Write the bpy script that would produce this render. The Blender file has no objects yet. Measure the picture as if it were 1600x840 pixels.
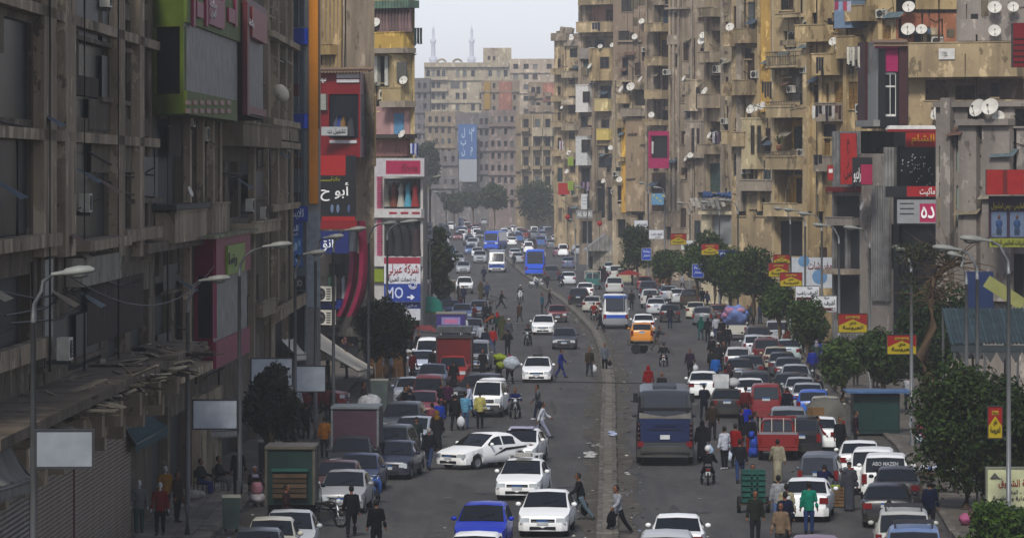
import bpy, bmesh, math, random
from mathutils import Vector, Matrix, Euler
R = math.radians
rnd = random.Random(7)
S = bpy.context.scene
COL = S.collection

# ------------------------------------------------------------------ camera, sky, sun, exposure
FPX, HZ, HC = 7000.0, 270.0, 12.1        # focal length in photo pixels, horizon row, camera height
cam_d = bpy.data.cameras.new('camera')
cam = bpy.data.objects.new('camera', cam_d); COL.objects.link(cam)
cam.location = (0, 0, HC); cam.rotation_euler = (R(90), 0, 0)
cam_d.sensor_width = 36; cam_d.lens = 36 * FPX / 1600
cam_d.shift_y = -(420 - HZ) / 1600
cam_d.clip_start = 1; cam_d.clip_end = 20000
S.camera = cam

SUN_EL, SUN_AZ = 44, 192                  # sun behind the camera's left shoulder, veiled by cloud
W = bpy.data.worlds.new('World'); S.world = W; W.use_nodes = True
nt = W.node_tree; bg = nt.nodes['Background']
sky = nt.nodes.new('ShaderNodeTexSky'); sky.sky_type = 'NISHITA'; sky.sun_disc = False
sky.sun_elevation = R(SUN_EL); sky.sun_rotation = R(SUN_AZ)
sky.air_density = 1.0; sky.dust_density = 0.6; sky.ozone_density = 1.0
hs = nt.nodes.new('ShaderNodeHueSaturation'); hs.inputs['Saturation'].default_value = 0.42
nt.links.new(sky.outputs[0], hs.inputs['Color']); mx = nt.nodes.new('ShaderNodeMix'); mx.data_type = 'RGBA'; mx.blend_type = 'MULTIPLY'; mx.inputs[0].default_value = 1; mx.inputs[7].default_value = (.9, .91, 1.03, 1)
nt.links.new(hs.outputs[0], mx.inputs[6]); nt.links.new(mx.outputs[2], bg.inputs[0])
bg.inputs[1].default_value = 0.075
sd = bpy.data.lights.new('sun', 'SUN'); sd.energy = 1.8; sd.angle = R(12); sd.color = (1, .965, .91)
sun = bpy.data.objects.new('sun', sd); COL.objects.link(sun)
_a = R(SUN_AZ); _e = R(SUN_EL)
sun.rotation_euler = Vector((math.sin(_a) * math.cos(_e), math.cos(_a) * math.cos(_e), math.sin(_e))).to_track_quat('Z', 'Y').to_euler()
S.view_settings.view_transform = 'Standard'; S.view_settings.look = 'None'
S.view_settings.exposure = 0.98; S.view_settings.gamma = 1.0
S.cycles.use_denoising = True
S.cycles.max_bounces = 5; S.cycles.diffuse_bounces = 2; S.cycles.glossy_bounces = 2
S.cycles.transmission_bounces = 2; S.cycles.volume_bounces = 2; S.cycles.transparent_max_bounces = 6
S.cycles.volume_step_rate = 5

# ------------------------------------------------------------------ helpers
def X(px, Y): return (px - 800) / FPX * Y
def Z(py, Y): return HC - (py - HZ) / FPX * Y
def YG(py): return HC * FPX / (py - HZ)          # distance of a ground point seen on row py
def G(px, py): Y = YG(py); return (X(px, Y), Y)

def lin(h):
    v = [int(h[i:i + 2], 16) / 255 for i in (0, 2, 4)]
    return tuple(c / 12.92 if c <= .04045 else ((c + .055) / 1.055) ** 2.4 for c in v)

_M = {}
def _nodes(name):
    m = bpy.data.materials.new(name); m.use_nodes = True
    return m, m.node_tree, m.node_tree.nodes['Principled BSDF']
def mat(h, rough=.7, var=.12, scale=3.0, metal=0, coat=0, bump=0, spec=.22):
    """plain procedural material: a colour broken up by noise"""
    k = (h, rough, var, scale, metal, coat, bump, spec)
    if k in _M: return _M[k]
    m, t, b = _nodes('m_' + h); c = lin(h); sa = 1 - min(c) / max(max(c), .01); c = tuple(q * (1 - .45 * sa * sa) for q in c)   # vivid pigments absorb more
    b.inputs['Roughness'].default_value = rough; b.inputs['Metallic'].default_value = metal
    b.inputs['Coat Weight'].default_value = coat; b.inputs['Coat Roughness'].default_value = .12
    b.inputs['Specular IOR Level'].default_value = spec
    tc = t.nodes.new('ShaderNodeTexCoord'); n = t.nodes.new('ShaderNodeTexNoise')
    n.inputs['Scale'].default_value = scale; n.inputs['Detail'].default_value = 4
    t.links.new(tc.outputs['Object'], n.inputs['Vector'])
    r = t.nodes.new('ShaderNodeValToRGB'); e = r.color_ramp.elements
    e[0].position = .3; e[1].position = .7
    e[0].color = (*[x * (1 - var) for x in c], 1); e[1].color = (*[min(.95, x * (1 + var)) for x in c], 1)
    t.links.new(n.outputs[0], r.inputs[0]); t.links.new(r.outputs[0], b.inputs['Base Color'])
    if bump:
        bp = t.nodes.new('ShaderNodeBump'); bp.inputs['Strength'].default_value = bump; bp.inputs['Distance'].default_value = .03
        t.links.new(n.outputs[0], bp.inputs['Height']); t.links.new(bp.outputs[0], b.inputs['Normal'])
    _M[k] = m; return m

def plaster(h, dirt='3a3228', amt=.5, seed=0):
    """old render: big patches, rain streaks down the wall, small blotches, rough relief"""
    k = ('pl', h, dirt, amt, seed)
    if k in _M: return _M[k]
    m, t, b = _nodes('plaster_' + h); N = t.nodes.new; L = t.links.new
    g = N('ShaderNodeNewGeometry')
    def noise(sc, det, off):
        mp = N('ShaderNodeMapping'); mp.inputs['Scale'].default_value = sc; mp.inputs['Location'].default_value = (off, off * 2, off)
        n = N('ShaderNodeTexNoise'); n.inputs['Scale'].default_value = 1; n.inputs['Detail'].default_value = det; n.inputs['Roughness'].default_value = .65
        L(g.outputs['Position'], mp.inputs[0]); L(mp.outputs[0], n.inputs[0]); return n.outputs[0]
    big = noise((.16, .16, .2), 4, seed); streak = noise((.75, .75, .08), 6, seed + 3); fine = noise((3, 3, 3), 5, seed + 9)
    def ramp(src, p0, p1, v0, v1):
        r = N('ShaderNodeMapRange'); r.inputs[1].default_value = p0; r.inputs[2].default_value = p1
        r.inputs[3].default_value = v0; r.inputs[4].default_value = v1; L(src, r.inputs[0]); return r.outputs[0]
    def mix(fac, a, c):
        x = N('ShaderNodeMix'); x.data_type = 'RGBA'; L(fac, x.inputs[0])
        if isinstance(a, tuple): x.inputs[6].default_value = (*a, 1)
        else: L(a, x.inputs[6])
        x.inputs[7].default_value = (*c, 1); return x.outputs[2]
    c = lin(h); d = lin(dirt)
    c2 = tuple(.55 * p + .45 * q for p, q in zip(c, d)); c3 = tuple(min(.8, p * 1.22) for p in c)
    o = mix(ramp(big, .35, .65, 0, .9), c, c2)
    o = mix(ramp(fine, .55, .8, 0, .6), o, c3)
    peel = noise((.9, .9, .5), 8, seed + 20); o = mix(ramp(peel, .585, .6, 0, .75), o, tuple(min(.7, p * 1.5 + .02) for p in c)); o = mix(ramp(peel, .4, .385, 0, .55), o, tuple(.5 * p for p in d))
    o = mix(ramp(streak, .45, .7, 0, amt), o, d)
    L(o, b.inputs['Base Color']); b.inputs['Roughness'].default_value = .9; b.inputs['Specular IOR Level'].default_value = .1
    bp = N('ShaderNodeBump'); bp.inputs['Strength'].default_value = .5; bp.inputs['Distance'].default_value = .05
    L(fine, bp.inputs['Height']); L(bp.outputs[0], b.inputs['Normal'])
    _M[k] = m; return m

def ribbed(h, per=.12, axis=0, dep=.03, rough=.5, metal=.0, dark=.5):
    """corrugated sheet or louvres: ribs as relief, colour only dusted"""
    k = ('rib', h, per, axis, dep)
    if k in _M: return _M[k]
    m, t, b = _nodes('ribbed_' + h); N = t.nodes.new; L = t.links.new
    g = N('ShaderNodeTexCoord'); wv = N('ShaderNodeTexWave'); wv.wave_type = 'BANDS'; wv.bands_direction = 'XYZ'[axis]
    wv.inputs['Scale'].default_value = .314 / per; L(g.outputs['Object'], wv.inputs[0])
    n = N('ShaderNodeTexNoise'); n.inputs['Scale'].default_value = 1.3; n.inputs['Detail'].default_value = 6; L(g.outputs['Object'], n.inputs[0])
    r = N('ShaderNodeValToRGB'); e = r.color_ramp.elements; c = lin(h)
    e[0].position = .35; e[1].position = .65; e[0].color = (*[x * dark for x in c], 1); e[1].color = (*c, 1)
    L(n.outputs[0], r.inputs[0]); L(r.outputs[0], b.inputs['Base Color'])
    bp = N('ShaderNodeBump'); bp.inputs['Distance'].default_value = dep; L(wv.outputs[0], bp.inputs['Height']); L(bp.outputs[0], b.inputs['Normal'])
    b.inputs['Roughness'].default_value = rough; b.inputs['Metallic'].default_value = metal
    _M[k] = m; return m

def glassy(h, rough=.08, spec=.5):
    return mat(h, rough, .25, .6, 0, 0, 0, spec)

def lumpy(mb, c, r, mt, sc=(1, 1, 1), n=16, m=11):
    a = [rnd.uniform(0, 6) for _ in range(6)]; o = len(mb.v); mb.ball(c, r, mt, n, m, sc)
    for i in range(o, len(mb.v)):
        v = Vector(mb.v[i]) - Vector(c); d = v.normalized(); k = 1 + .13 * math.sin(5 * d.x + a[0]) * math.sin(4 * d.z + a[1]) + .1 * math.sin(9 * d.y + 6 * d.z + a[2]) + .05 * math.sin(17 * d.x + 13 * d.z + a[3]); mb.v[i] = tuple(Vector(c) + v * k)
class MB:
    """collects shapes into one mesh with several materials"""
    def __init__(s): s.v = []; s.f = []; s.mi = []; s.mats = []; s.sm = []
    def m(s, mt):
        if mt not in s.mats: s.mats.append(mt)
        return s.mats.index(mt)
    def add(s, vs, fs, mt, smooth=False):
        o = len(s.v); i = s.m(mt); s.v += [tuple(v) for v in vs]
        for f in fs: s.f.append([o + k for k in f]); s.mi.append(i); s.sm.append(smooth)
        return s
    def quad(s, a, b, c, d, mt): return s.add([a, b, c, d], [(0, 1, 2, 3)], mt)
    def box(s, x0, x1, y0, y1, z0, z1, mt, M=None, taper=1.0):
        cx, cy = (x0 + x1) / 2, (y0 + y1) / 2
        vs = [(x, y, z0) for x, y in ((x0, y0), (x1, y0), (x1, y1), (x0, y1))]
        vs += [(cx + (x - cx) * taper, cy + (y - cy) * taper, z1) for x, y in ((x0, y0), (x1, y0), (x1, y1), (x0, y1))]
        if M: vs = [M @ Vector(v) for v in vs]
        return s.add(vs, [(3, 2, 1, 0), (4, 5, 6, 7), (0, 1, 5, 4), (1, 2, 6, 5), (2, 3, 7, 6), (3, 0, 4, 7)], mt)
    def tube(s, pts, rad, mt, n=8, cap=True, smooth=True):
        pts = [Vector(p) for p in pts]; rads = rad if isinstance(rad, (list, tuple)) else [rad] * len(pts)
        vs = []; fs = []
        for i, p in enumerate(pts):
            d = (pts[min(i + 1, len(pts) - 1)] - pts[max(i - 1, 0)]).normalized()
            a = d.orthogonal().normalized() if abs(d.z) > .99 or i == 0 else None
            if i == 0 or a is None:
                up = Vector((0, 0, 1)) if abs(d.z) < .95 else Vector((0, 1, 0))
                a = d.cross(up).normalized()
            c = d.cross(a)
            for k in range(n):
                t = 2 * math.pi * k / n; vs.append(p + (a * math.cos(t) + c * math.sin(t)) * rads[i])
        for i in range(len(pts) - 1):
            for k in range(n):
                k2 = (k + 1) % n; fs.append((i * n + k, i * n + k2, (i + 1) * n + k2, (i + 1) * n + k))
        if cap: fs.append(tuple(range(n))); fs.append(tuple((len(pts) - 1) * n + k for k in reversed(range(n))))
        return s.add(vs, fs, mt, smooth)
    def lathe(s, prof, mt, n=16, M=None, smooth=True):
        """profile [(r,h)...] round local z, then M"""
        vs = []; fs = []
        for r, h in prof:
            for k in range(n):
                t = 2 * math.pi * k / n; v = Vector((r * math.cos(t), r * math.sin(t), h)); vs.append(M @ v if M else v)
        for i in range(len(prof) - 1):
            for k in range(n):
                k2 = (k + 1) % n; fs.append((i * n + k, i * n + k2, (i + 1) * n + k2, (i + 1) * n + k))
        return s.add(vs, fs, mt, smooth)
    def ball(s, c, r, mt, n=10, m=7, sc=(1, 1, 1), jit=0):
        vs = []; fs = []
        for i in range(m + 1):
            a = math.pi * i / m
            for k in range(n):
                t = 2 * math.pi * k / n; j = 1 + rnd.uniform(-jit, jit)
                vs.append((c[0] + r * sc[0] * j * math.sin(a) * math.cos(t), c[1] + r * sc[1] * j * math.sin(a) * math.sin(t), c[2] + r * sc[2] * j * math.cos(a)))
        for i in range(m):
            for k in range(n):
                k2 = (k + 1) % n; fs.append((i * n + k, (i + 1) * n + k, (i + 1) * n + k2, i * n + k2))
        return s.add(vs, fs, mt, True)
    def mesh(s, name, fix=False, sharp=None):
        me = bpy.data.meshes.new(name); me.from_pydata(s.v, [], s.f)
        for m in s.mats: me.materials.append(m)
        me.polygons.foreach_set('material_index', s.mi); me.polygons.foreach_set('use_smooth', s.sm)
        if fix:
            bm = bmesh.new(); bm.from_mesh(me); bmesh.ops.remove_doubles(bm, verts=bm.verts, dist=1e-4)
            bmesh.ops.recalc_face_normals(bm, faces=bm.faces); bm.to_mesh(me); bm.free()
        if sharp: me.set_sharp_from_angle(angle=R(sharp))
        me.update(); return me
    def obj(s, name, parent=None, loc=None, rot=None, fix=False, sharp=None):
        return link(name, s.mesh(name, fix, sharp), parent, loc, rot)

def link(name, data, parent=None, loc=None, rot=None, scale=None):
    o = bpy.data.objects.new(name, data); COL.objects.link(o)
    if parent: o.parent = parent
    if loc is not None: o.location = loc
    if rot is not None: o.rotation_euler = rot
    if scale is not None: o.scale = scale
    return o
def tag(o, label, cat, group=None):
    o['label'] = label; o['category'] = cat
    if group: o['group'] = group
    return o
def setting(o, kind='structure'): o['kind'] = kind; return o
def thing(name, label, cat, loc=(0, 0, 0), rz=0, group=None):
    return tag(link(name, None, None, loc, (0, 0, rz)), label, cat, group)
def copy_tree(o, parent=None):
    c = o.copy(); COL.objects.link(c)
    if parent: c.parent = parent
    for ch in KIDS.get(o, ()): copy_tree(ch, c)
    return c
KIDS = {}

# Arabic lettering: joins letters into their presentation forms and lays them right to left
_AR = {'ء': (0xFE80, 1), 'آ': (0xFE81, 2), 'أ': (0xFE83, 2), 'ؤ': (0xFE85, 2), 'إ': (0xFE87, 2), 'ئ': (0xFE89, 4), 'ا': (0xFE8D, 2), 'ب': (0xFE8F, 4),
       'ة': (0xFE93, 2), 'ت': (0xFE95, 4), 'ث': (0xFE99, 4), 'ج': (0xFE9D, 4), 'ح': (0xFEA1, 4), 'خ': (0xFEA5, 4), 'د': (0xFEA9, 2), 'ذ': (0xFEAB, 2),
       'ر': (0xFEAD, 2), 'ز': (0xFEAF, 2), 'س': (0xFEB1, 4), 'ش': (0xFEB5, 4), 'ص': (0xFEB9, 4), 'ض': (0xFEBD, 4), 'ط': (0xFEC1, 4), 'ظ': (0xFEC5, 4),
       'ع': (0xFEC9, 4), 'غ': (0xFECD, 4), 'ف': (0xFED1, 4), 'ق': (0xFED5, 4), 'ك': (0xFED9, 4), 'ل': (0xFEDD, 4), 'م': (0xFEE1, 4), 'ن': (0xFEE5, 4),
       'ه': (0xFEE9, 4), 'و': (0xFEED, 2), 'ى': (0xFEEF, 2), 'ي': (0xFEF1, 4)}
def shape_ar(t):
    out = []
    for i, ch in enumerate(t):
        if ch not in _AR: out.append(ch); continue
        base, nf = _AR[ch]
        pj = i > 0 and t[i - 1] in _AR and _AR[t[i - 1]][1] == 4
        nj = nf == 4 and i + 1 < len(t) and t[i + 1] in _AR and _AR[t[i + 1]][1] > 1
        out.append(chr(base + (0 if nf == 1 else (3 if pj and nj else 2 if nj else 1 if pj else 0))))
    return ''.join(reversed(out)).replace('\uFE8E\uFEDF', '\uFEFB').replace('\uFE8E\uFEE0', '\uFEFC')
_TXT = {}
def text_mesh(t, mt):
    """a flat lettering mesh one unit high and as wide as it comes; returns (mesh, width, height)"""
    k = (t, mt.name)
    if k in _TXT: return _TXT[k]
    c = bpy.data.curves.new('lettering', 'FONT'); c.body = '\n'.join(shape_ar(q) if any(ord(x) > 0x600 for x in q) else q for q in t.split('\n'))
    c.align_x = 'CENTER'; c.resolution_u = 2; c.offset = .012; c.extrude = .01; c.space_line = .9
    o = bpy.data.objects.new('lettering', c); COL.objects.link(o)
    me = bpy.data.meshes.new_from_object(o.evaluated_get(bpy.context.evaluated_depsgraph_get()))
    bpy.data.objects.remove(o); bpy.data.curves.remove(c)
    me.materials.clear(); me.materials.append(mt)
    xs = [v.co.x for v in me.vertices] or [0, 1]; ys = [v.co.y for v in me.vertices] or [0, 1]
    x0, x1, y0, y1 = min(xs), max(xs), min(ys), max(ys)
    for v in me.vertices: v.co = ((v.co.x - (x0 + x1) / 2), -v.co.z, (v.co.y - (y0 + y1) / 2))
    _TXT[k] = (me, x1 - x0, y1 - y0); return _TXT[k]
def lettering(t, mt, parent, x, y, z, w, h, rz=0):
    """lettering facing local -y, centred at x,z and fitted in w by h"""
    me, tw, th = text_mesh(t, mt)
    return link('lettering', me, parent, (x, y, z), (0, 0, rz), (w / tw, 1, h / th))
# ------------------------------------------------------------------ the setting: ground, road, pavements, median
def pl_x(pts, Y):
    for (a, xa), (b, xb) in zip(pts, pts[1:]):
        if Y <= b: return xa + (xb - xa) * (Y - a) / (b - a)
    (a, xa), (b, xb) = pts[-2:]; return xb + (xb - xa) * (Y - b) / (b - a)
MED = [(60, .9), (148, 3.15), (257, 5.55), (300, 6.2), (339, 6.35), (380, 5.75), (423, 4.85), (529, 1.6), (651, -1.2), (850, -4.0), (1060, -6.5), (1500, -11)]
KL = [(60, -10.2), (120, -9.95), (148, -9.9), (197, -9.1), (257, -9), (320, -8.6), (423, -7.2), (529, -7.4), (651, -9.5), (1060, -14), (1500, -20)]
KR = [(60, 13.4), (148, 14.6), (197, 16.9), (257, 18.1), (339, 18.9), (423, 16.6), (529, 14.2), (651, 11), (850, 7), (1060, 3), (1500, -2)]
YS = [60, 90, 120] + list(range(140, 560, 10)) + list(range(560, 1540, 40))

def asphalt():
    m, t, b = _nodes('asphalt'); N = t.nodes.new; L = t.links.new
    g = N('ShaderNodeNewGeometry')
    def noise(sc, det):
        mp = N('ShaderNodeMapping'); mp.inputs['Scale'].default_value = sc; n = N('ShaderNodeTexNoise'); n.inputs['Scale'].default_value = 1
        n.inputs['Detail'].default_value = det; n.inputs['Roughness'].default_value = .7
        L(g.outputs['Position'], mp.inputs[0]); L(mp.outputs[0], n.inputs[0]); return n.outputs[0]
    a = noise((.9, .035, 1), 4); c = noise((.35, .09, 1), 6); d = noise((5, 2.5, 5), 3)
    r = N('ShaderNodeValToRGB'); e = r.color_ramp.elements; e[0].position = .3; e[1].position = .72
    e[0].color = (.038, .037, .036, 1); e[1].color = (.068, .066, .062, 1); L(a, r.inputs[0])
    r2 = N('ShaderNodeMapRange'); r2.inputs[1].default_value = .45; r2.inputs[2].default_value = .75; L(c, r2.inputs[0])
    x = N('ShaderNodeMix'); x.data_type = 'RGBA'; L(r2.outputs[0], x.inputs[0]); L(r.outputs[0], x.inputs[6]); x.inputs[7].default_value = (.09, .084, .076, 1)
    y = N('ShaderNodeMix'); y.data_type = 'RGBA'; y.blend_type = 'MULTIPLY'; y.inputs[0].default_value = .55
    r3 = N('ShaderNodeMapRange'); r3.inputs[1].default_value = .3; r3.inputs[2].default_value = .6; r3.inputs[3].default_value = .55; L(d, r3.inputs[0])
    L(x.outputs[2], y.inputs[6]); L(r3.outputs[0], y.inputs[7]); L(y.outputs[2], b.inputs['Base Color'])
    b.inputs['Roughness'].default_value = .85; b.inputs['Specular IOR Level'].default_value = .15
    bp = N('ShaderNodeBump'); bp.inputs['Distance'].default_value = .02; L(d, bp.inputs['Height']); L(bp.outputs[0], b.inputs['Normal'])
    return m
def strip(name, left, right, z, mt, side=.0):
    mb = MB()
    for a, c in zip(YS, YS[1:]):
        mb.quad((left(a), a, z), (right(a), a, z), (right(c), c, z), (left(c), c, z), mt)
        if side:
            for f, s in ((left, -1), (right, 1)): mb.quad((f(a), a, z), (f(c), c, z), (f(c), c, z - side), (f(a), a, z - side), mt)
    return setting(mb.obj(name))
g = MB(); g.quad((-3000, -50, -.02), (3000, -50, -.02), (3000, 6000, -.02), (-3000, 6000, -.02), mat('6a6256', .95, .2, .1))
setting(g.obj('ground'))
strip('road', lambda y: pl_x(KL, y) - .3, lambda y: pl_x(KR, y) + .3, 0, asphalt())
PAVE = plaster('5c564d', '302c28', .5, 5)
strip('pavement', lambda y: pl_x(KL, y) - 26, lambda y: pl_x(KL, y) - .22, .13, PAVE)
strip('pavement', lambda y: pl_x(KR, y) + .22, lambda y: pl_x(KR, y) + 30, .13, PAVE)
# kerbs and the median: stone pieces laid end to end
def kerb_run(name, f, w, h, mt, y0, y1, step, cap=None):
    root = setting(link(name, None)); k = 0; pcs = []; far = MB(); y = y0
    while y < y1:
        L_ = step * (1 if y < 420 else 3)
        a = Vector((f(y), y, 0)); c = Vector((f(y + L_), y + L_, 0)); d = (c - a)
        bx = MB(); hh = h + rnd.uniform(-.015, .015); dx = rnd.uniform(-.02, .02)
        u = d.normalized(); p = Vector((u.y, -u.x, 0)) * (w / 2); q = u * .012
        P = [a - p + q, a + p + q, c + p - q, c - p - q]
        tgt = bx if y < 420 else far
        vs = [(v.x + dx, v.y, -.01) for v in P] + [(v.x + dx, v.y, hh) for v in P]
        tgt.add(vs, [(4, 5, 6, 7), (0, 1, 5, 4), (1, 2, 6, 5), (2, 3, 7, 6), (3, 0, 4, 7)], mt)
        if y < 420: bx.obj('kerb_stone', root)
        y += L_
    if far.v: o = far.obj('kerb_run', root); o['kind'] = 'stuff'
    return root
KST = plaster('625d54', '36322d', .5, 2)
kerb_run('kerb', lambda y: pl_x(KL, y) - .1, .24, .15, KST, 110, 900, 2.2)
kerb_run('kerb', lambda y: pl_x(KR, y) + .1, .24, .15, KST, 110, 900, 2.2)
kerb_run('kerb', lambda y: pl_x(MED, y) - .27, .17, .22, plaster('5f5b54', '34312c', .5, 4), 110, 1000, 1.6)
kerb_run('kerb', lambda y: pl_x(MED, y) + .27, .17, .22, plaster('5f5b54', '34312c', .5, 4), 110, 1000, 1.6)
strip('median', lambda y: pl_x(MED, y) - .19, lambda y: pl_x(MED, y) + .19, .19, plaster('6a655c', '3c3832', .55, 8))
# tyre-worn dust along the median and the kerbs, flat grime sheets
# ------------------------------------------------------------------ building kit
DARK = mat('17181a', .6, .3, 1)
GL = glassy('20262a', .12)
UNIT = {}
def unit(kind, h):
    """window pieces one metre square, hung in the opening by scaling"""
    k = (kind, h)
    if k in UNIT: return UNIT[k]
    mb = MB(); m = mat(h, .6, .25, 2)
    if kind == 'frame':
        for b in ((0, .06, 0, 1), (.94, 1, 0, 1), (.06, .94, 0, .05), (.06, .94, .95, 1), (.47, .53, .05, .95), (.06, .47, .66, .7), (.53, .94, .66, .7)): mb.box(b[0], b[1], -.05, .05, b[2], b[3], m)
    elif kind == 'pane': mb.box(0, 1, -.01, .01, 0, 1, mat(h, .25, .35, 1.5, 0, 0, 0, .02))
    elif kind == 'leaf':
        for b in ((0, .1, 0, 1), (.9, 1, 0, 1), (.1, .9, 0, .07), (.1, .9, .93, 1), (.1, .9, .47, .53)): mb.box(b[0], b[1], -.03, .03, b[2], b[3], m)
        for z0 in (.07, .53):
            for i in range(8): mb.quad((.1, -.02, z0 + i * .05), (.9, -.02, z0 + i * .05), (.9, .02, z0 + i * .05 + .045), (.1, .02, z0 + i * .05 + .045), m)
    UNIT[k] = mb.mesh(kind); return UNIT[k]
def dish_meshes():
    k = 'dish'
    if k in UNIT: return UNIT[k]
    w = mat('b9b5aa', .6, .18, 2); d = mat('55524c', .6)
    M = Euler((R(62), 0, 0)).to_matrix().to_4x4()
    a = MB(); a.lathe([(0, .0), (.2, .02), (.36, .065), (.5, .13), (.5, .14), (.36, .08), (.2, .035), (0, .015)], w, 18, M)
    a.tube([(0, .05, -.05), (0, .22, -.1), (0, .24, -.7)], .03, d, 6)
    b = MB(); b.tube([M @ Vector((0, -.48, .13)), M @ Vector((0, -.1, .5))], .015, d, 5); b.box(-.05, .05, -.04, .04, -.06, .06, d, Matrix.Translation(M @ Vector((0, -.08, .52))))
    UNIT[k] = (a.mesh('satellite_dish', sharp=50), b.mesh('feed_arm')); return UNIT[k]
def ac_meshes():
    k = 'ac'
    if k in UNIT: return UNIT[k]
    w = mat('a9a598', .6, .2, 3); d = mat('2b2b2a', .6)
    a = MB(); a.box(-.45, .45, -.35, .0, 0, .62, w); a.box(-.4, -.34, -.3, .3, -.12, 0, d); a.box(.34, .4, -.3, .3, -.12, 0, d)
    b = MB(); Mx = Matrix.Translation((-.1, -.35, .31)) @ Matrix.Rotation(R(90), 4, 'X')
    b.lathe([(.26, 0), (.26, .02), (.2, .02), (.2, .005), (.1, .005), (.1, .025), (0, .025)], d, 14, Mx)
    for z in range(5): b.box(.2, .42, -.365, -.35, .08 + z * .1, .13 + z * .1, d)
    UNIT[k] = (a.mesh('air_conditioner'), b.mesh('fan_grille')); return UNIT[k]

class Wall:
    def __init__(s, b, a, c, ztop, zbot, mt, rec=.32):
        s.b = b; s.A = Vector((X(*a), a[1])); C = Vector((X(*c), c[1])); d = C - s.A
        s.W = d.length; s.u = d.normalized(); s.n = Vector((s.u.y, -s.u.x)); s.ang = math.atan2(s.u.y, s.u.x)
        s.zt = ztop; s.zb = zbot; s.mt = mt; s.holes = []; s.rec = rec; s.a = a; s.c = c
    def T(s, px, d=0):
        k = (px - 800) / FPX; A = s.A + s.n * d
        return (k * A.y - A.x) / (s.u.x - k * s.u.y)
    def Y(s, t, d=0): return (s.A + s.u * t + s.n * d).y
    def rect(s, p, d=0):
        x0, y0, x1, y1 = p; t0, t1 = s.T(x0, d), s.T(x1, d)
        if t0 > t1: t0, t1 = t1, t0
        Ym = s.Y((t0 + t1) / 2, d); return t0, t1, Z(y1, Ym), Z(y0, Ym)
    def at(s, t, d=0):
        p = s.A + s.u * t + s.n * d - s.b.o; return Vector((p.x, p.y, 0))
    def put(s, name, me, t, d, z, parent=None, scale=None, rz=0):
        p = s.at(t, d); return link(name, me, parent or s.b.root, (p.x, p.y, z), (0, 0, s.ang + rz), scale)
    def hole(s, p, kind='gl', h='4a3a2c', back='17181a', raw=None):
        s.holes.append(((raw or s.rect(p)), kind, h, back)); return s
    def holes_(s, kind, h, *ps, back='17181a'):
        for p in ps: s.hole(p, kind, h, back)
        return s
    def build(s):
        hs = []
        for (t0, t1, z0, z1), k, h, bk in s.holes:
            t0, t1 = max(t0, .05), min(t1, s.W - .05); z0 = max(z0, s.zb + .02); z1 = min(z1, s.zt - .05)
            if t1 - t0 < .12 or z1 - z0 < .12: continue
            if any(t0 < q[1] + .06 and t1 > q[0] - .06 and z0 < q[3] + .06 and z1 > q[2] - .06 for q, *_ in hs): continue
            hs.append(((t0, t1, z0, z1), k, h, bk))
        ts = sorted({0, s.W} | {v for q, *_ in hs for v in q[:2]}); zs = sorted({s.zb, s.zt} | {v for q, *_ in hs for v in q[2:]})
        mb = MB()
        for i in range(len(ts) - 1):
            run = None
            for j in range(len(zs) - 1):
                tm, zm = (ts[i] + ts[i + 1]) / 2, (zs[j] + zs[j + 1]) / 2
                solid = not any(q[0] < tm < q[1] and q[2] < zm < q[3] for q, *_ in hs)
                if solid and run is None: run = zs[j]
                if run is not None and (not solid or j == len(zs) - 2):
                    zz = zs[j + 1] if solid else zs[j]
                    mb.quad((ts[i], 0, run), (ts[i + 1], 0, run), (ts[i + 1], 0, zz), (ts[i], 0, zz), s.mt); run = None
        for (t0, t1, z0, z1), k, h, bk in hs:
            r = 1.25 if k == 'lo' else s.rec; bm = plaster(bk) if k == 'lo' else mat(bk, .7, .3, 1)
            rv = s.mt
            mb.quad((t0, 0, z0), (t0, r, z0), (t0, r, z1), (t0, 0, z1), rv); mb.quad((t1, 0, z0), (t1, 0, z1), (t1, r, z1), (t1, r, z0), rv)
            mb.quad((t0, 0, z0), (t1, 0, z0), (t1, r, z0), (t0, r, z0), rv); mb.quad((t0, 0, z1), (t0, r, z1), (t1, r, z1), (t1, 0, z1), rv)
            mb.quad((t0, r, z0), (t1, r, z0), (t1, r, z1), (t0, r, z1), bm)
        s.put('wall', mb.mesh('wall'), 0, 0, 0)
        for (t0, t1, z0, z1), k, h, bk in hs:
            w, hh = t1 - t0, z1 - z0
            if k == 'gl':
                f = s.put('window', unit('frame', h), t0, -.12, z0, scale=(w, 1, hh)); link('pane', unit('pane', rnd.choice(['20262a', '2c3438', '191d20'])), f, (.06, .02, .05), None, (.88, 1, .9))
            elif k == 'pn':
                s.put('pane', unit('pane', h), t0 + .002, -.14, z0 + .002, scale=(w - .004, 1, hh - .004))
            elif k == 'sh':
                f = s.put('window', unit('frame', h), t0, -.2, z0, scale=(w, 1, hh))
                for i in (0, 1): link('shutter', unit('leaf', h), f, (.03 + .47 * i, -.07, .03), None, (.46, 1, .94))
                s.put('sill', MB().box(-.06, w + .06, -.1, .1, -.1, -.003, s.mt).mesh('sill'), t0, 0, z0)
            elif k == 'lo':
                dw = min(.55 * w, 1.5); f = s.put('door', unit('frame', h), t0 + (w - dw) * rnd.uniform(.2, .8), -1.2, z0 + .01, scale=(dw, 1, hh * .74))
                for i in (0, 1): link('shutter', unit('leaf', h), f, (.03 + .47 * i, -.07, .03), None, (.46, 1, .94))
            elif k == 'dr':
                f = s.put('door', unit('leaf', h), t0, -.2, z0, scale=(w, 1, hh))
        return s
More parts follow.
